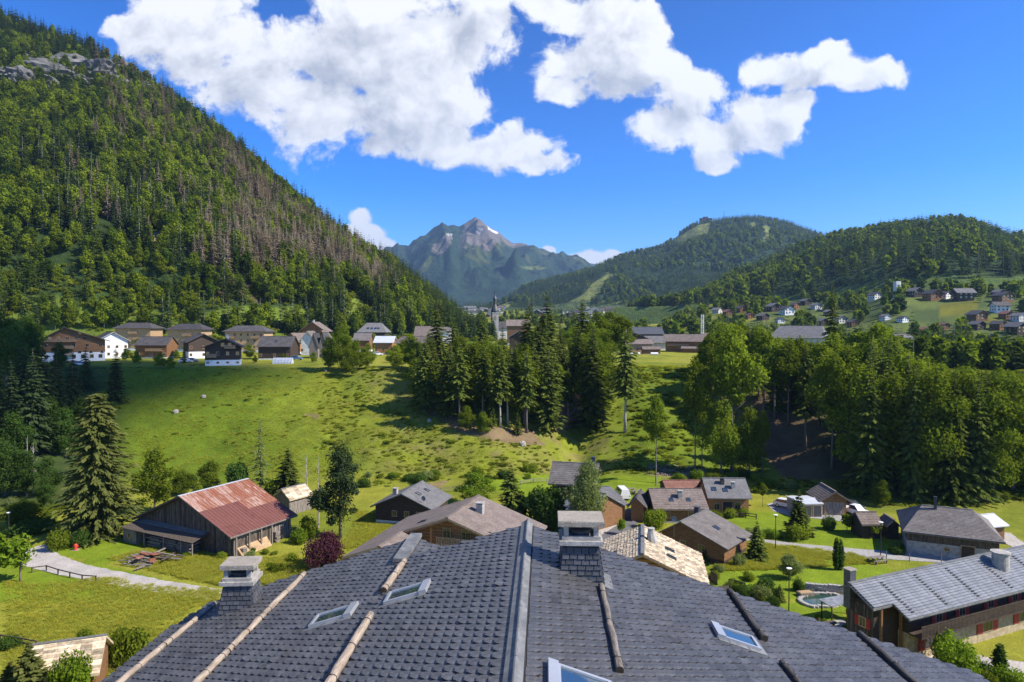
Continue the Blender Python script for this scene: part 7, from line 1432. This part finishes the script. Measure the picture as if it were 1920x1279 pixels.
# shrubs that soften the foot of the bank and the gardens
g = np.random.default_rng(95)
for (poly, n_, lab, gr) in (([(650,893),(1000,886),(1040,893),(980,902),(660,915)], 16, 'low bush at the foot of the sunny grass bank', 'bushes at the foot of the bank'), ([(1235,892),(1420,896),(1420,902),(1240,905)], 9, 'bush behind the row of brown-roofed houses', 'bushes behind the brown-roofed houses'),
        ([(1390,1003),(1690,1026),(1690,1030),(1390,1009)], 8, 'small shrub on the upper verge of the lane', 'shrubs on the lane verge'), ([(230,905),(520,905),(520,925),(230,935)], 12, 'leafy bush in the shade behind the rusty barn', 'bushes behind the rusty barn'),
        ([(1420,905),(1900,935),(1900,950),(1700,945),(1420,925)], 18, 'undergrowth bush along the edge of the right wood', 'bushes along the edge of the right wood'), ([(1340,1095),(1470,1120),(1440,1135),(1340,1105)], 9, 'garden shrub below the lawn, close to the slate roof', 'garden shrubs below the lawn'),
        ([(330,1035),(480,1030),(560,1045),(520,1075),(350,1070)], 10, 'clump of tall weeds in the rough grass before the barn', 'weed clumps before the barn'), ([(0,940),(120,940),(110,985),(0,985)], 9, 'bush in the shade left of the huge spruce', 'bushes left of the huge spruce')):
    A = np.array(poly, float); c = 0
    while c < n_:
        qx, qy = g.uniform(A[:, 0].min(), A[:, 0].max()), g.uniform(A[:, 1].min(), A[:, 1].max())
        if not inpoly(qx, qy, poly): continue
        w = g.uniform(9, 20); fg(['bush', 'bushb', 'bushd', 'bushg'][int(g.integers(4))], qx, qy, qy - w * g.uniform(.8, 1.3), w, lab, BU, 1, .95, gr, 'bush'); c += 1
for i, (px_, Y_, h, k) in enumerate([(262,300,8,'leafy1'),(300,300,7,'leafy2'),(395,300,9,'leafy0'),(405,270,5,'leafy3'),(468,262,6,'leafy1'),(505,300,8,'leafy2'),(478,232,3,'leafy0'),(236,246,5,'leafy3'),(548,320,8,'leafy1'),(655,300,7,'leafy3'),(700,330,9,'leafy0'),(760,300,8,'leafy2'),(330,255,4,'leafy0'),(440,330,9,'spruce1'),(530,235,3.5,'leafy3'),(620,330,9,'leafy2')]):
    tree(k, on_ground(px_, Y_), h, 'small garden tree between the plateau chalets', 'garden trees between the plateau chalets', 'leafy_tree' if k[0] == 'l' else 'spruce_tree', wid=1.25)
# bare pale trees
def bare_tree(px, pyb, pyt, label, seed, lean=0.0, y0=45):
    p = GT(px, pyb, y0); h = (pyb - pyt) / F * p[1]; rr = random.Random(seed); o = empty('bare_tree', (p[0], p[1], p[2] - .1), 0); tag(o, label, 'tree'); m = MB(); m.tube([(0, 0, -.3), (.1, 0, h * .4), (-.1, .1, h * .7), (.15, 0, h)], [.13, .1, .06, .02], 6); m.build('trunk', 'bark_pale', o)
    m = MB()
    for i in range(16):
        z = h * rr.uniform(.3, .92); a = rr.uniform(0, 6.28); L = rr.uniform(.8, 2.0) * (1.15 - z / h); m.tube([(0, 0, z), (math.cos(a) * L * .5, math.sin(a) * L * .5, z + L * .5), (math.cos(a) * L * .8, math.sin(a) * L * .8, z + L * 1.3)], [.05, .03, .01], 4)
    o2 = m.build('branches', 'bark_pale', o); o2['kind'] = 'stuff'
bare_tree(597, 990, 850, 'bare pale tree with forked trunk left of the dark pine', 1); bare_tree(52, 920, 815, 'bare grey dead tree in the dark gully on the left', 2); bare_tree(575, 930, 848, 'thin bare stem behind the plank shed', 3); bare_tree(63, 925, 830, 'second bare grey stem in the dark gully', 4)
# fallen trunks on the bank
for (a, b, lab) in (((1085,795),(1098,760),'fallen pale trunk lying down the earth gully'),((795,770),(815,745),'fallen grey trunk at the foot of the left spruces'),((1050,805),(1080,770),'long fallen stem beside the earth gully')):
    A, B = GT(*a, 120), GT(*b, 120); m = MB(); m.tube([A + [0, 0, .3], (A + B) / 2 + [0, 0, .5], B + [0, 0, .4]], [.16, .14, .1], 6); tag(m.build('fallen_trunk', 'bark_pale'), lab, 'fallen tree')
# rocks and stumps
g = np.random.default_rng(90)
for (x, y, s, lab) in [(382,746,.7,'grey stump upper on the shaded grass bank'),(330,775,.8,'grey stump lower on the shaded grass bank'),(610,698,.5,'pale stump under the plateau trees'),(805,792,.6,'tan stump at the edge of the earth foot'),(980,835,.9,'dark boulder below the central spruces')]:
    p = GT(x, y, 120); o = link('stump', ROCKS[0], None, (p[0], p[1], p[2] + .2)); o.scale = (s * .8, s * .8, s); tag(o, lab, 'stump'); o.material_slots[0].link = 'OBJECT'; o.material_slots[0].material = MATS['bark_pale']
# rubble heap at the foot of the bank
m = MB()
for i in range(420):
    x, y = g.uniform(1215, 1325), 0; y = 882 + (x - 1215) * .08 + g.uniform(-10, 8); p = GT(x, y, 100); s = g.uniform(.15, .5); m.r = g.random(); m.bar(p + [0, 0, .1], p + np.array([g.uniform(-1, 1) * s, g.uniform(-1, 1) * s, .3 * s + .1]), s * .6, s * .45)
o = m.build('brash_heap', 'boards_grey'); tag(o, 'heap of pale brash and logs at the foot of the bank', kind='stuff')

# ================================================================== VEHICLES
def car(px, py, yaw, paint, label, L=4.2, Wd=1.75, H=1.5, kind='hatch', y0=45, Y=None):
    p = GT(px, py, y0) if Y is None else np.array(on_ground(px, Y)); o = empty('parked_car' if kind != 'van' else 'parked_van', (p[0], p[1], gz(p[0], p[1]) + .03), yaw); tag(o, label, 'van' if kind == 'van' else 'car'); h2 = L / 2
    w = Wd / 2
    if kind == 'van': prof_ = [(-h2, .35), (h2, .35), (h2, .95), (h2 * .82, 1.1), (h2 * .52, H), (-h2 * .96, H), (-h2, .9)]; cab = [(-h2 * .86, 1.12), (h2 * .70, 1.12), (h2 * .50, H - .12), (-h2 * .9, H - .12)]
    elif kind == 'pickup': prof_ = [(-h2, .45), (h2, .45), (h2, .95), (h2 * .45, 1.05), (h2 * .15, H), (-h2 * .25, H), (-h2 * .32, 1.05), (-h2, 1.0)]; cab = [(-h2 * .27, 1.1), (h2 * .38, 1.1), (h2 * .13, H - .08), (-h2 * .23, H - .08)]
    else: prof_ = [(-h2, .35), (h2, .35), (h2, .75), (h2 * .55, .95), (h2 * .18, H), (-h2 * .70, H - .03), (-h2 * .95, .95), (-h2, .8)]; cab = [(-h2 * .84, .98), (h2 * .46, .98), (h2 * .15, H - .09), (-h2 * .66, H - .12)]
    def ext(pr, ww, ins, m_):
        mm = MB(); n = len(pr); zs = [z for _, z in pr]; zc = min(zs); ww2 = lambda z: ww - ins * max(0, (z - .9)) * .28
        pts = [(x, -ww2(z), z) for x, z in pr] + [(x, ww2(z), z) for x, z in pr]; mm.poly(pts, [tuple(range(n)), tuple(range(2 * n - 1, n - 1, -1))] + [((i + 1) % n, i, n + i, n + (i + 1) % n) for i in range(n)]); return mm
    ext(prof_, w, 1, 0).build('body', paint, o); ext(cab, w + .012, 1, 0).build('windows', 'glass', o)
    fr = MB(); k = cab[1][0], cab[2][0]; fr.poly([(k[0] + .07, -w * .82, cab[1][1]), (k[0] + .07, w * .82, cab[1][1]), (k[1] + .09, w * .74, cab[2][1]), (k[1] + .09, -w * .74, cab[2][1])], [(0, 1, 2, 3)]); fr.build('windscreen', 'glass', o)
    for sx in (-.62, .62):
        for sy in (-1, 1): t = MB(); t.tube([(h2 * sx, sy * (w - .19), .32), (h2 * sx, sy * (w + .015), .32)], .32, 14); wh = t.build('wheel', 'tyre', o); t = MB(); t.tube([(h2 * sx, sy * (w + .016), .32), (h2 * sx, sy * (w + .03), .32)], .19, 12); t.build('rim', 'alu', wh)
    for sy in (-1, 1): t = MB(); t.box(h2 - .02, h2 + .02, sy * w * .75 - .17, sy * w * .75 + .17, .62, .76); t.build('headlight', 'alu', o); t = MB(); t.box(-h2 - .02, -h2 + .02, sy * w * .8 - .1, sy * w * .8 + .1, .75, .9); t.build('tail_light', 'door_red', o)
    return o
car(1475, 953, R(-50), 'carpaint_white', 'white car parked on the grey forecourt near the spruce'); car(1604, 966, R(-62), 'carpaint_white', 'pale pickup parked right of the gabled garage', 4.8, 1.85, 1.75, 'pickup'); car(1596, 956, R(-60), 'carpaint_dark', 'dark car half hidden behind the pale pickup'); car(1167, 934, R(95), 'carpaint_white', 'white van parked behind the timber outbuildings', 4.9, 1.9, 1.95, 'van')
car(348, 677, R(10), 'carpaint_white', 'white car beside the dark chalet on the brink', Y=232); car(360, 676, R(5), 'carpaint_grey', 'silver car next to the white car by the dark chalet', Y=236); car(556, 666, R(0), 'carpaint_blue', 'blue-grey car right of the long greenhouse', Y=250); car(708, 655, R(20), 'carpaint_white', 'white car in front of the orange timber house', Y=285); car(150, 690, R(15), 'carpaint_white', 'white car below the balconied building', 4.0, Y=216); car(700, 656, R(20), 'carpaint_dark', 'dark car left of the white car by the orange house', Y=290)

# ================================================================== STREET FURNITURE AND SMALL THINGS
def lamp_post(px, pyb, pyt, label):
    p = GT(px, pyb); h = (pyb - pyt) / F * p[1]; o = empty('street_lamp', (p[0], p[1], p[2])); tag(o, label, 'street lamp', None); m = MB(); m.tube([(0, 0, -.2), (0, 0, h - .2)], [.07, .05], 8); m.build('pole', 'iron', o); m = MB(); m.tube([(0, 0, h - .2), (0, 0, h - .05), (0, 0, h)], [.2, .32, .1], 10); m.build('lamp_shade', 'white', o); m = MB(); m.tube([(0, 0, h - .42), (0, 0, h - .2)], [.1, .17], 8); m.build('lantern', 'glass', o)
lamp_post(1479, 1148, 1064, 'black street lamp in the garden close to the slate roof edge'); lamp_post(1454, 1030, 964, 'street lamp on the lane near the parking spruce'); lamp_post(1651, 1047, 978, 'street lamp on the lane below the tiny gabled shed'); lamp_post(1860, 1048, 994, 'street lamp in front of the stone barn wall'); lamp_post(17, 1008, 960, 'street lamp beside the hedge at the far left')
def pole(px, pyb, pyt, label, name='utility_pole', Y=None, m_='boards_grey', r=.11):
    p = GT(px, pyb, 100) if Y is None else np.array(on_ground(px, Y)); h = (pyb - pyt) / F * p[1]; m = MB(); m.tube([(p[0], p[1], p[2] - .3), (p[0], p[1], p[2] + h)], [r, r * .7], 7); tag(m.build(name, m_), label, 'pole')
pole(1230, 912, 838, 'wooden utility pole on the grass behind the white van'); pole(1712, 700, 640, 'thin bare stem in the right wood')
for i, x in enumerate((1662, 1705, 1765)): p = GT(x, 1052 + i * 2); m = MB(); m.bar(p - [0, 0, .2], p + [0, 0, 1.3], .09); tag(m.build('fence_post', 'boards_grey'), ['slim wooden post beside the lane, left of three', 'slim wooden post beside the lane, middle of three', 'slim wooden post beside the lane, right of three'][i], 'post')
def rail_fence(pts, label, h=.9, rails=1, m_='boards_dark', y0=45):
    o = empty('rail_fence', tuple(GT(*pts[0], y0))); tag(o, label, 'fence'); o0 = GT(*pts[0], y0); Q = [GT(*p, y0) - o0 for p in pts]
    for q in Q: m = MB(); m.bar(q - [0, 0, .3], q + [0, 0, h], .12); m.build('post', m_, o)
    for a, b in zip(Q[:-1], Q[1:]):
        for k in range(rails): z = h * (1 - .45 * k) - .08; m = MB(); m.bar(a + [0, 0, z], b + [0, 0, z], .07, .12); m.build('rail', m_, o)
rail_fence([(60,1074),(87,1072),(109,1078),(131,1084),(154,1089),(180,1092)], 'low dark wooden rail fence between lane and lawn', .75)
rail_fence([(0,1208),(30,1212),(68,1218)], 'dark rail fence at the lower left edge', .9, 2); rail_fence([(826,925),(870,920),(905,915)], 'pale rail fence on the grass behind the dark chalet', .9, 2, 'boards_grey'); rail_fence([(975,910),(1000,906),(1025,905)], 'pale rail fence right of the dark spruce', .9, 2, 'boards_grey')
rail_fence([(1332,972),(1352,972),(1375,972),(1398,972),(1418,975)], 'wooden railing of the red chair terrace', .9, 2, 'timber_dark')
# wooden screens by the shingled chalet
def screen(a, b, h, label, m_='boards_dark'):
    A, B = GT(*a), GT(*b); L = np.linalg.norm((B - A)[:2]); o = empty('garden_screen', tuple(A), math.atan2(B[1] - A[1], B[0] - A[0])); tag(o, label, 'fence')
    for z in (.15, h - .15): m = MB(); m.box(0, L, -.03, .03, z - .05, z + .05); m.build('rail', m_, o)
    n = int(L / .2)
    for i in range(n): m = MB(); m.box(i * L / n + .02, (i + 1) * L / n - .02, -.055, -.031, 0, h); m.build('slat', m_, o)
screen((1333,1090), (1346,1098), 1.3, 'dark slatted screen at the corner of the shingled chalet'); screen((1366,1100), (1398,1108), 1.0, 'dark slatted garden screen under the lawn'); screen((1346,1108), (1366,1108), .6, 'low pale wooden bench box beside the slatted screen', 'boards_grey')
# red hydrant
p = GT(142, 1032); o = empty('fire_hydrant', tuple(p)); tag(o, 'red fire hydrant on the verge by the hedge', 'hydrant'); m = MB(); m.tube([(0,0,0),(0,0,.75),(0,0,.9)], [.26,.26,.12], 12); m.build('body', 'red_paint', o); m = MB(); m.tube([(-.38,0,.55),(.38,0,.55)], .1, 8); m.build('outlet', 'red_paint', o); m = MB(); m.box(-.4,.4,-.4,.4,0,.06); m.build('base', 'concrete', o)
# scrap timber pile
p = GT(278, 1056); g3 = random.Random(8); o = empty('scrap_pile', tuple(p), R(-12)); tag(o, 'pile of old planks and rusted sheets lying in the long grass', 'scrap pile')
for i in range(34):
    L = g3.uniform(1.5, 4.5); a = g3.choice([0, 0, 1.57]) + g3.uniform(-.25, .25); x, y, z = g3.uniform(-2.6, 2.6), g3.uniform(-2.0, 2.0), .12 + i * .018; d = np.array([math.cos(a), math.sin(a), g3.uniform(-.05, .05)]) * L / 2; m = MB(); m.bar(np.array([x, y, z]) - d, np.array([x, y, z]) + d, g3.choice([.12, .2, .35]), g3.choice([.05, .1])); m.build('plank', g3.choice(['boards_grey', 'boards_grey', 'boards_dark', 'bark_pale']), o)
for i in range(7): x, y = g3.uniform(-1.8, 1.8), g3.uniform(-1.4, 1.4); m = MB(); m.box(-.7, .7, -.35, .35, 0, .02); s = m.build('rusted_sheet', 'sheet_rust', o, (x, y, .75 + .02 * i), g3.uniform(0, 3)); s.rotation_euler = (g3.uniform(-.15, .15), g3.uniform(-.15, .15), g3.uniform(0, 3))
# garden: pond, wall, patio, parasol
def ellipse_poly(cx, cy, rx, ry, n=28): return [(cx + rx * math.cos(a), cy + ry * math.sin(a)) for a in np.linspace(0, 6.283, n, endpoint=False)]
patch('pond', ellipse_poly(1542, 1128, 38, 11), 'pond', .10)
pc = GT(1542, 1128); A = [GT(*q) for q in ellipse_poly(1542, 1128, 42, 13, 34)]; o = empty('pond_edging', tuple(pc)); tag(o, 'ring of pale stones edging the garden pond', 'edging')
for q in A: m = MB(); d = q - pc; m.box(-.3, .3, -.22, .22, -.1, .2 + random.uniform(0, .08)); m.build('stone', 'stone_grey', o, tuple(d), math.atan2(d[1], d[0]) + 1.57)
A, B = GT(1510, 1108), GT(1585, 1116); o = empty('garden_wall', tuple(A), math.atan2(B[1]-A[1], B[0]-A[0])); tag(o, 'low wall of large uneven grey stones behind the pond', 'wall'); L = np.linalg.norm((B - A)[:2])
for r in range(3):
    x = -(r % 2) * .2
    while x < L: w = random.uniform(.35, .7); m = MB(); z = r * .33; m.box(0, w - .03, -.25 + random.uniform(-.05, .05), .25, 0, .30 + random.uniform(-.03, .12 if r == 2 else .02)); m.build('stone', 'stone_grey', o, (x, 0, z)); x += w
def table(px, py, label, L=1.8, m_='boards_grey', yaw=0.3):
    p = GT(px, py); o = empty('garden_table', tuple(p + [0, 0, .05]), yaw); tag(o, label, 'table'); 
    for k in range(4): m = MB(); m.box(-L/2, L/2, -.42 + k * .21, -.42 + k * .21 + .19, .7, .75); m.build('slat', m_, o)
    for sx in (-1, 1): m = MB(); m.bar((sx * L * .35, -.5, 0), (sx * L * .35, .3, .7), .09); m.bar((sx * L * .35, .5, 0), (sx * L * .35, -.3, .7), .09); m.build('leg', m_, o)
    for sy in (-1, 1): m = MB(); m.box(-L/2, L/2, sy * .72 - .13, sy * .72 + .13, .42, .46); m.build('bench_seat', m_, o); m = MB(); m.box(-L*.4, -L*.4 + .08, sy * .72 - .1, sy * .72 + .1, 0, .42); m.box(L*.4 - .08, L*.4, sy * .72 - .1, sy * .72 + .1, 0, .42); m.build('bench_leg', m_, o)
table(1645, 1055, 'wooden picnic table in the grass beside the lane', 2.2); table(1555, 1182, 'garden table on the stone terrace', 1.6, 'boards_dark'); table(1181, 924, 'pale picnic table on the grass behind the white van', 2.0); table(1195, 928, 'second pale picnic table behind the black-roofed shed', 1.8)
p = GT(1597, 1196); o = empty('parasol', tuple(p)); tag(o, 'closed turquoise parasol at the terrace edge', 'parasol'); m = MB(); m.tube([(0,0,0),(0,0,2.6)], .03, 6); m.build('pole', 'iron', o); m = MB(); m.tube([(0,0,.7),(0,0,1.0),(0,0,1.8),(0,0,2.5)], [.34,.30,.2,.04], 10, .15); m.build('canopy', 'turquoise', o); m = MB(); m.tube([(0,0,0),(0,0,.1)], .3, 10); m.build('base', 'concrete', o)
p = GT(1574, 1160); o = empty('pergola', tuple(p), .35); tag(o, 'low pergola with flat pale top beside the pond', 'pergola'); 
for sx in (-1, 1):
    for sy in (-1, 1): m = MB(); m.bar((sx * 1.8, sy * .7, -.1), (sx * 1.8, sy * .7, 1.9), .1); m.build('post', 'timber_dark', o)
m = MB(); m.slab([(-2.1, -.9, 2.0), (2.1, -.9, 2.0), (2.1, .9, 2.1), (-2.1, .9, 2.1)], .08); m.build('roof', 'metal_grey', o)
for i, (x, y) in enumerate([(1533,1168),(1545,1176),(1590,1172),(1585,1186),(1552,1192)]):
    p = GT(x, y); o = empty('flower_pot', tuple(p + [0, 0, .05])); tag(o, ['flower pot at the left terrace corner','flower pot before the garden table, left','flower pot at the house side of the terrace','flower pot beside the parasol','flower pot at the terrace front'][i], 'flower pot'); m = MB(); m.tube([(0,0,0),(0,0,.4)], [.2,.28], 10); m.build('pot', 'roof_red', o); c = link('flowers', ME['bushb'][0], o, (0, 0, .35)); c.scale = (.45, .45, .5)
p = GT(1510, 1118); o = empty('garden_box', tuple(p), .2); tag(o, 'small raised garden bed with brown top by the stone wall', 'planter'); m = MB(); m.box(-.9, .9, -.5, .5, 0, .45); m.build('frame', 'boards_grey', o); m = MB(); m.box(-.8, .8, -.4, .4, .451, .5); m.build('soil', 'earth_pile', o)
# satellite dishes
def dish(px, py, Y, label, pole_h=1.5):
    q = P(px, py, Y); o = empty('satellite_dish', tuple(q), -.5); tag(o, label, 'satellite dish'); m = MB(); m.tube([(0, 0, -pole_h), (0, 0, 0)], .035, 6); m.build('pole', 'alu', o); m = MB(); n = 14; V = [(0, .1, .1)] + [(.42 * math.cos(a), -.02, .1 + .42 * math.sin(a)) for a in np.arange(n) * 6.283 / n]; m.poly(V, [(0, i + 1, (i + 1) % n + 1) for i in range(n)]); m.poly([(x, y + .02, z) for x, y, z in V], [(0, (i + 1) % n + 1, i + 1) for i in range(n)]); m.build('reflector', 'metal_grey', o); m = MB(); m.bar((0, -.02, -.3), (0, -.45, .1), .03); m.build('arm', 'alu', o)
dish(794, 936, 108.5, 'satellite dish above the right eave of the dark chalet', 2.5); dish(1264, 974, 95, 'satellite dish at the gable top of the shaded chalet', 2.5)
# red chairs on terrace
p = GT(1355, 958); o = empty('garden_chair', (p[0], p[1], .1), .2); tag(o, 'red garden chair by the front door of the two-chimney chalet', 'chair'); m = MB(); m.box(-.28,.28,-.28,.28,.4,.46); m.build('seat', 'red_paint', o); m = MB(); m.box(-.28,.28,.23,.28,.461,1.0); m.build('backrest', 'red_paint', o)
for sx in (-1, 1):
    for sy in (-1, 1): m = MB(); m.box(sx*.25-.025, sx*.25+.025, sy*.24-.025, sy*.24+.025, 0, .4); m.build('leg', 'red_paint', o)
# log piles, hay bales, crane, greenhouse
def crane(px, Y, hpx, jib, label, base=None, ytop=None):
    p = np.array(on_ground(px, Y)); zt = CAMZ + (612 - ytop) / F * Y; o = empty('tower_crane', tuple(p)); tag(o, label, 'crane'); h = zt - p[2]; m = MB(); s = .55
    for sx in (-s, s):
        for sy in (-s, s): m.bar((sx, sy, 0), (sx, sy, h), .16)
    n = int(h / 1.2)
    for i in range(n): z0, z1 = i * h / n, (i + 1) * h / n; m.bar((-s, -s, z0), (s, -s, z1), .1); m.bar((s, -s, z0), (s, s, z1), .1); m.bar((s, s, z0), (-s, s, z1), .1)
    m.build('mast', 'white', o)
    if jib:
        m = MB(); m.bar((-3, 0, h), (jib, 0, h + .3), .25); m.bar((-3, 0, h + 1.1), (jib, 0, h + .7), .2)
        for i in range(12): x0 = -3 + i * (jib + 3) / 12; m.bar((x0, 0, h), (x0 + (jib + 3) / 24, 0, h + 1), .1); m.bar((x0 + (jib + 3) / 24, 0, h + 1), (x0 + (jib + 3) / 12, 0, h), .1)
        m.build('jib', 'white', o); m = MB(); m.bar((-4.2, 0, h + 3.2), (-2.6, 0, h - .2), .7); m.build('counterweight', 'yellow', o)
crane(250, 420, 0, 8.5, 'small white tower crane with yellow counterweight behind the timber blocks', ytop=596); crane(1317, 350, 0, 0, 'slim white crane mast rising behind the log chalet', ytop=590)
p = np.array(on_ground(1318, 345)); o = empty('yellow_crane_base', tuple(p)); tag(o, 'yellow steel crane base right of the brown log chalet', 'crane base'); m = MB()
for sx in (-1, 1): m.bar((sx * 2.0, 0, -.5), (sx * .4, 0, 8.5), .5)
m.build('frame', 'yellow', o); m = MB(); m.box(-1.2, 1.2, -1, 1, 2.0, 4.5); m.build('ballast', 'yellow', o)
A = np.array(on_ground(513, 228)); B = np.array(on_ground(548, 228)); L = B[0] - A[0]; o = empty('greenhouse', tuple(A)); tag(o, 'long clear plastic tunnel greenhouse on the plateau edge', 'greenhouse'); m = MB(); prf = [(1.4 * math.cos(a), 2.2 * math.sin(a)) for a in np.linspace(0, math.pi, 9)]; m.prism(prf, 0, L); m.V = [(y, x, z) for x, y, z in m.V]; m.Fc = [f[::-1] for f in m.Fc]; m.build('cover', 'metal_white', o)
for k in range(7): m = MB(); xx = L * k / 6; m.tube([(xx, 1.45 * math.cos(a), 2.25 * math.sin(a)) for a in np.linspace(0, math.pi, 9)], .05, 5); m.build('hoop', 'alu', o)
for i, (x0, x1) in enumerate([(1170,1180),(1181,1190),(1196,1200),(1220,1234)]):
    A = np.array(on_ground((x0 + x1) / 2, 300)); w = (x1 - x0) / F * 300; o = empty('wrapped_bale', tuple(A), 0); tag(o, ['leftmost white wrapped hay bale by the pale timber house','second white wrapped hay bale by the pale timber house','smallest white wrapped bale between the other bales','large white wrapped bale alone on the field edge'][i], 'hay bale'); m = MB(); m.tube([(-w/2,0,.65),(-w/2+.08,0,.65),(w/2-.08,0,.65),(w/2,0,.65)], [.55,.66,.66,.55], 12); m.build('wrap', 'white', o)
p = np.array(on_ground(497, 372)); o = empty('stacked_logs', tuple(p), .1); tag(o, 'low stacks of pale timber on the meadow under the mountain', 'log stack')
for k in range(10): m = MB(); x = -9 + k * 1.9; m.bar((x, -1, .5 + .5 * (k % 2)), (x + 1.7, 1, .5 + .5 * (k % 2)), .9); m.build('log', 'bark_pale', o)
# two ridge caps of cloud-coloured wire: power line poles on the far right are left out
# ================================================================== AIR
m, nt, o = newmat('haze'); k = NB(nt)
v = k.n('ShaderNodeVolumePrincipled', {'Color': (0.42, 0.66, 1.0, 1), 'Density': 0.00006, 'Anisotropy': 0.2}); nt.links.new(v.outputs[0], o.inputs['Volume'])
hb_ = MB(); hb_.box(-16000, 16000, -400, 14500, -6, 1750); tag(hb_.build('haze', 'haze'), kind='stuff')
# a fair-weather cloud behind the camera, above the air box: its shade lies on the far left of the bank
bm = bmesh.new(); gg = np.random.default_rng(12); c0 = Vector((-152, 200, 12)) + TOSUN * 2750
for i in range(10):
    a = gg.uniform(0, 6.28); r = gg.uniform(0, 1) ** .5; s_ = gg.uniform(22, 40)
    bmesh.ops.create_icosphere(bm, subdivisions=3, radius=s_, matrix=Matrix.Translation((math.cos(a) * r * 48, math.sin(a) * r * 34, gg.uniform(-6, 14))))
for v_ in bm.verts: v_.co += Vector((fbm(np.array([v_.co.x / 18]), np.array([v_.co.y / 18 + v_.co.z / 11]), 3, 7)[0], fbm(np.array([v_.co.y / 18]), np.array([v_.co.z / 18]), 3, 8)[0], 0)) * 26
me = bpy.data.meshes.new('cloud'); bm.to_mesh(me); bm.free(); cm_, cnt2, co2 = newmat('cloud'); k = NB(cnt2); mx_ = k.n('ShaderNodeMixShader', {0: 0.55}); cnt2.links.new(k.n('ShaderNodeBsdfDiffuse', {'Color': (0.8, 0.8, 0.8, 1)}).outputs[0], mx_.inputs[1]); cnt2.links.new(k.n('ShaderNodeBsdfTransparent').outputs[0], mx_.inputs[2]); cnt2.links.new(mx_.outputs[0], co2.inputs[0]); me.materials.append(MATS['cloud'])
tag(link('cloud', me, None, tuple(c0)), kind='structure')
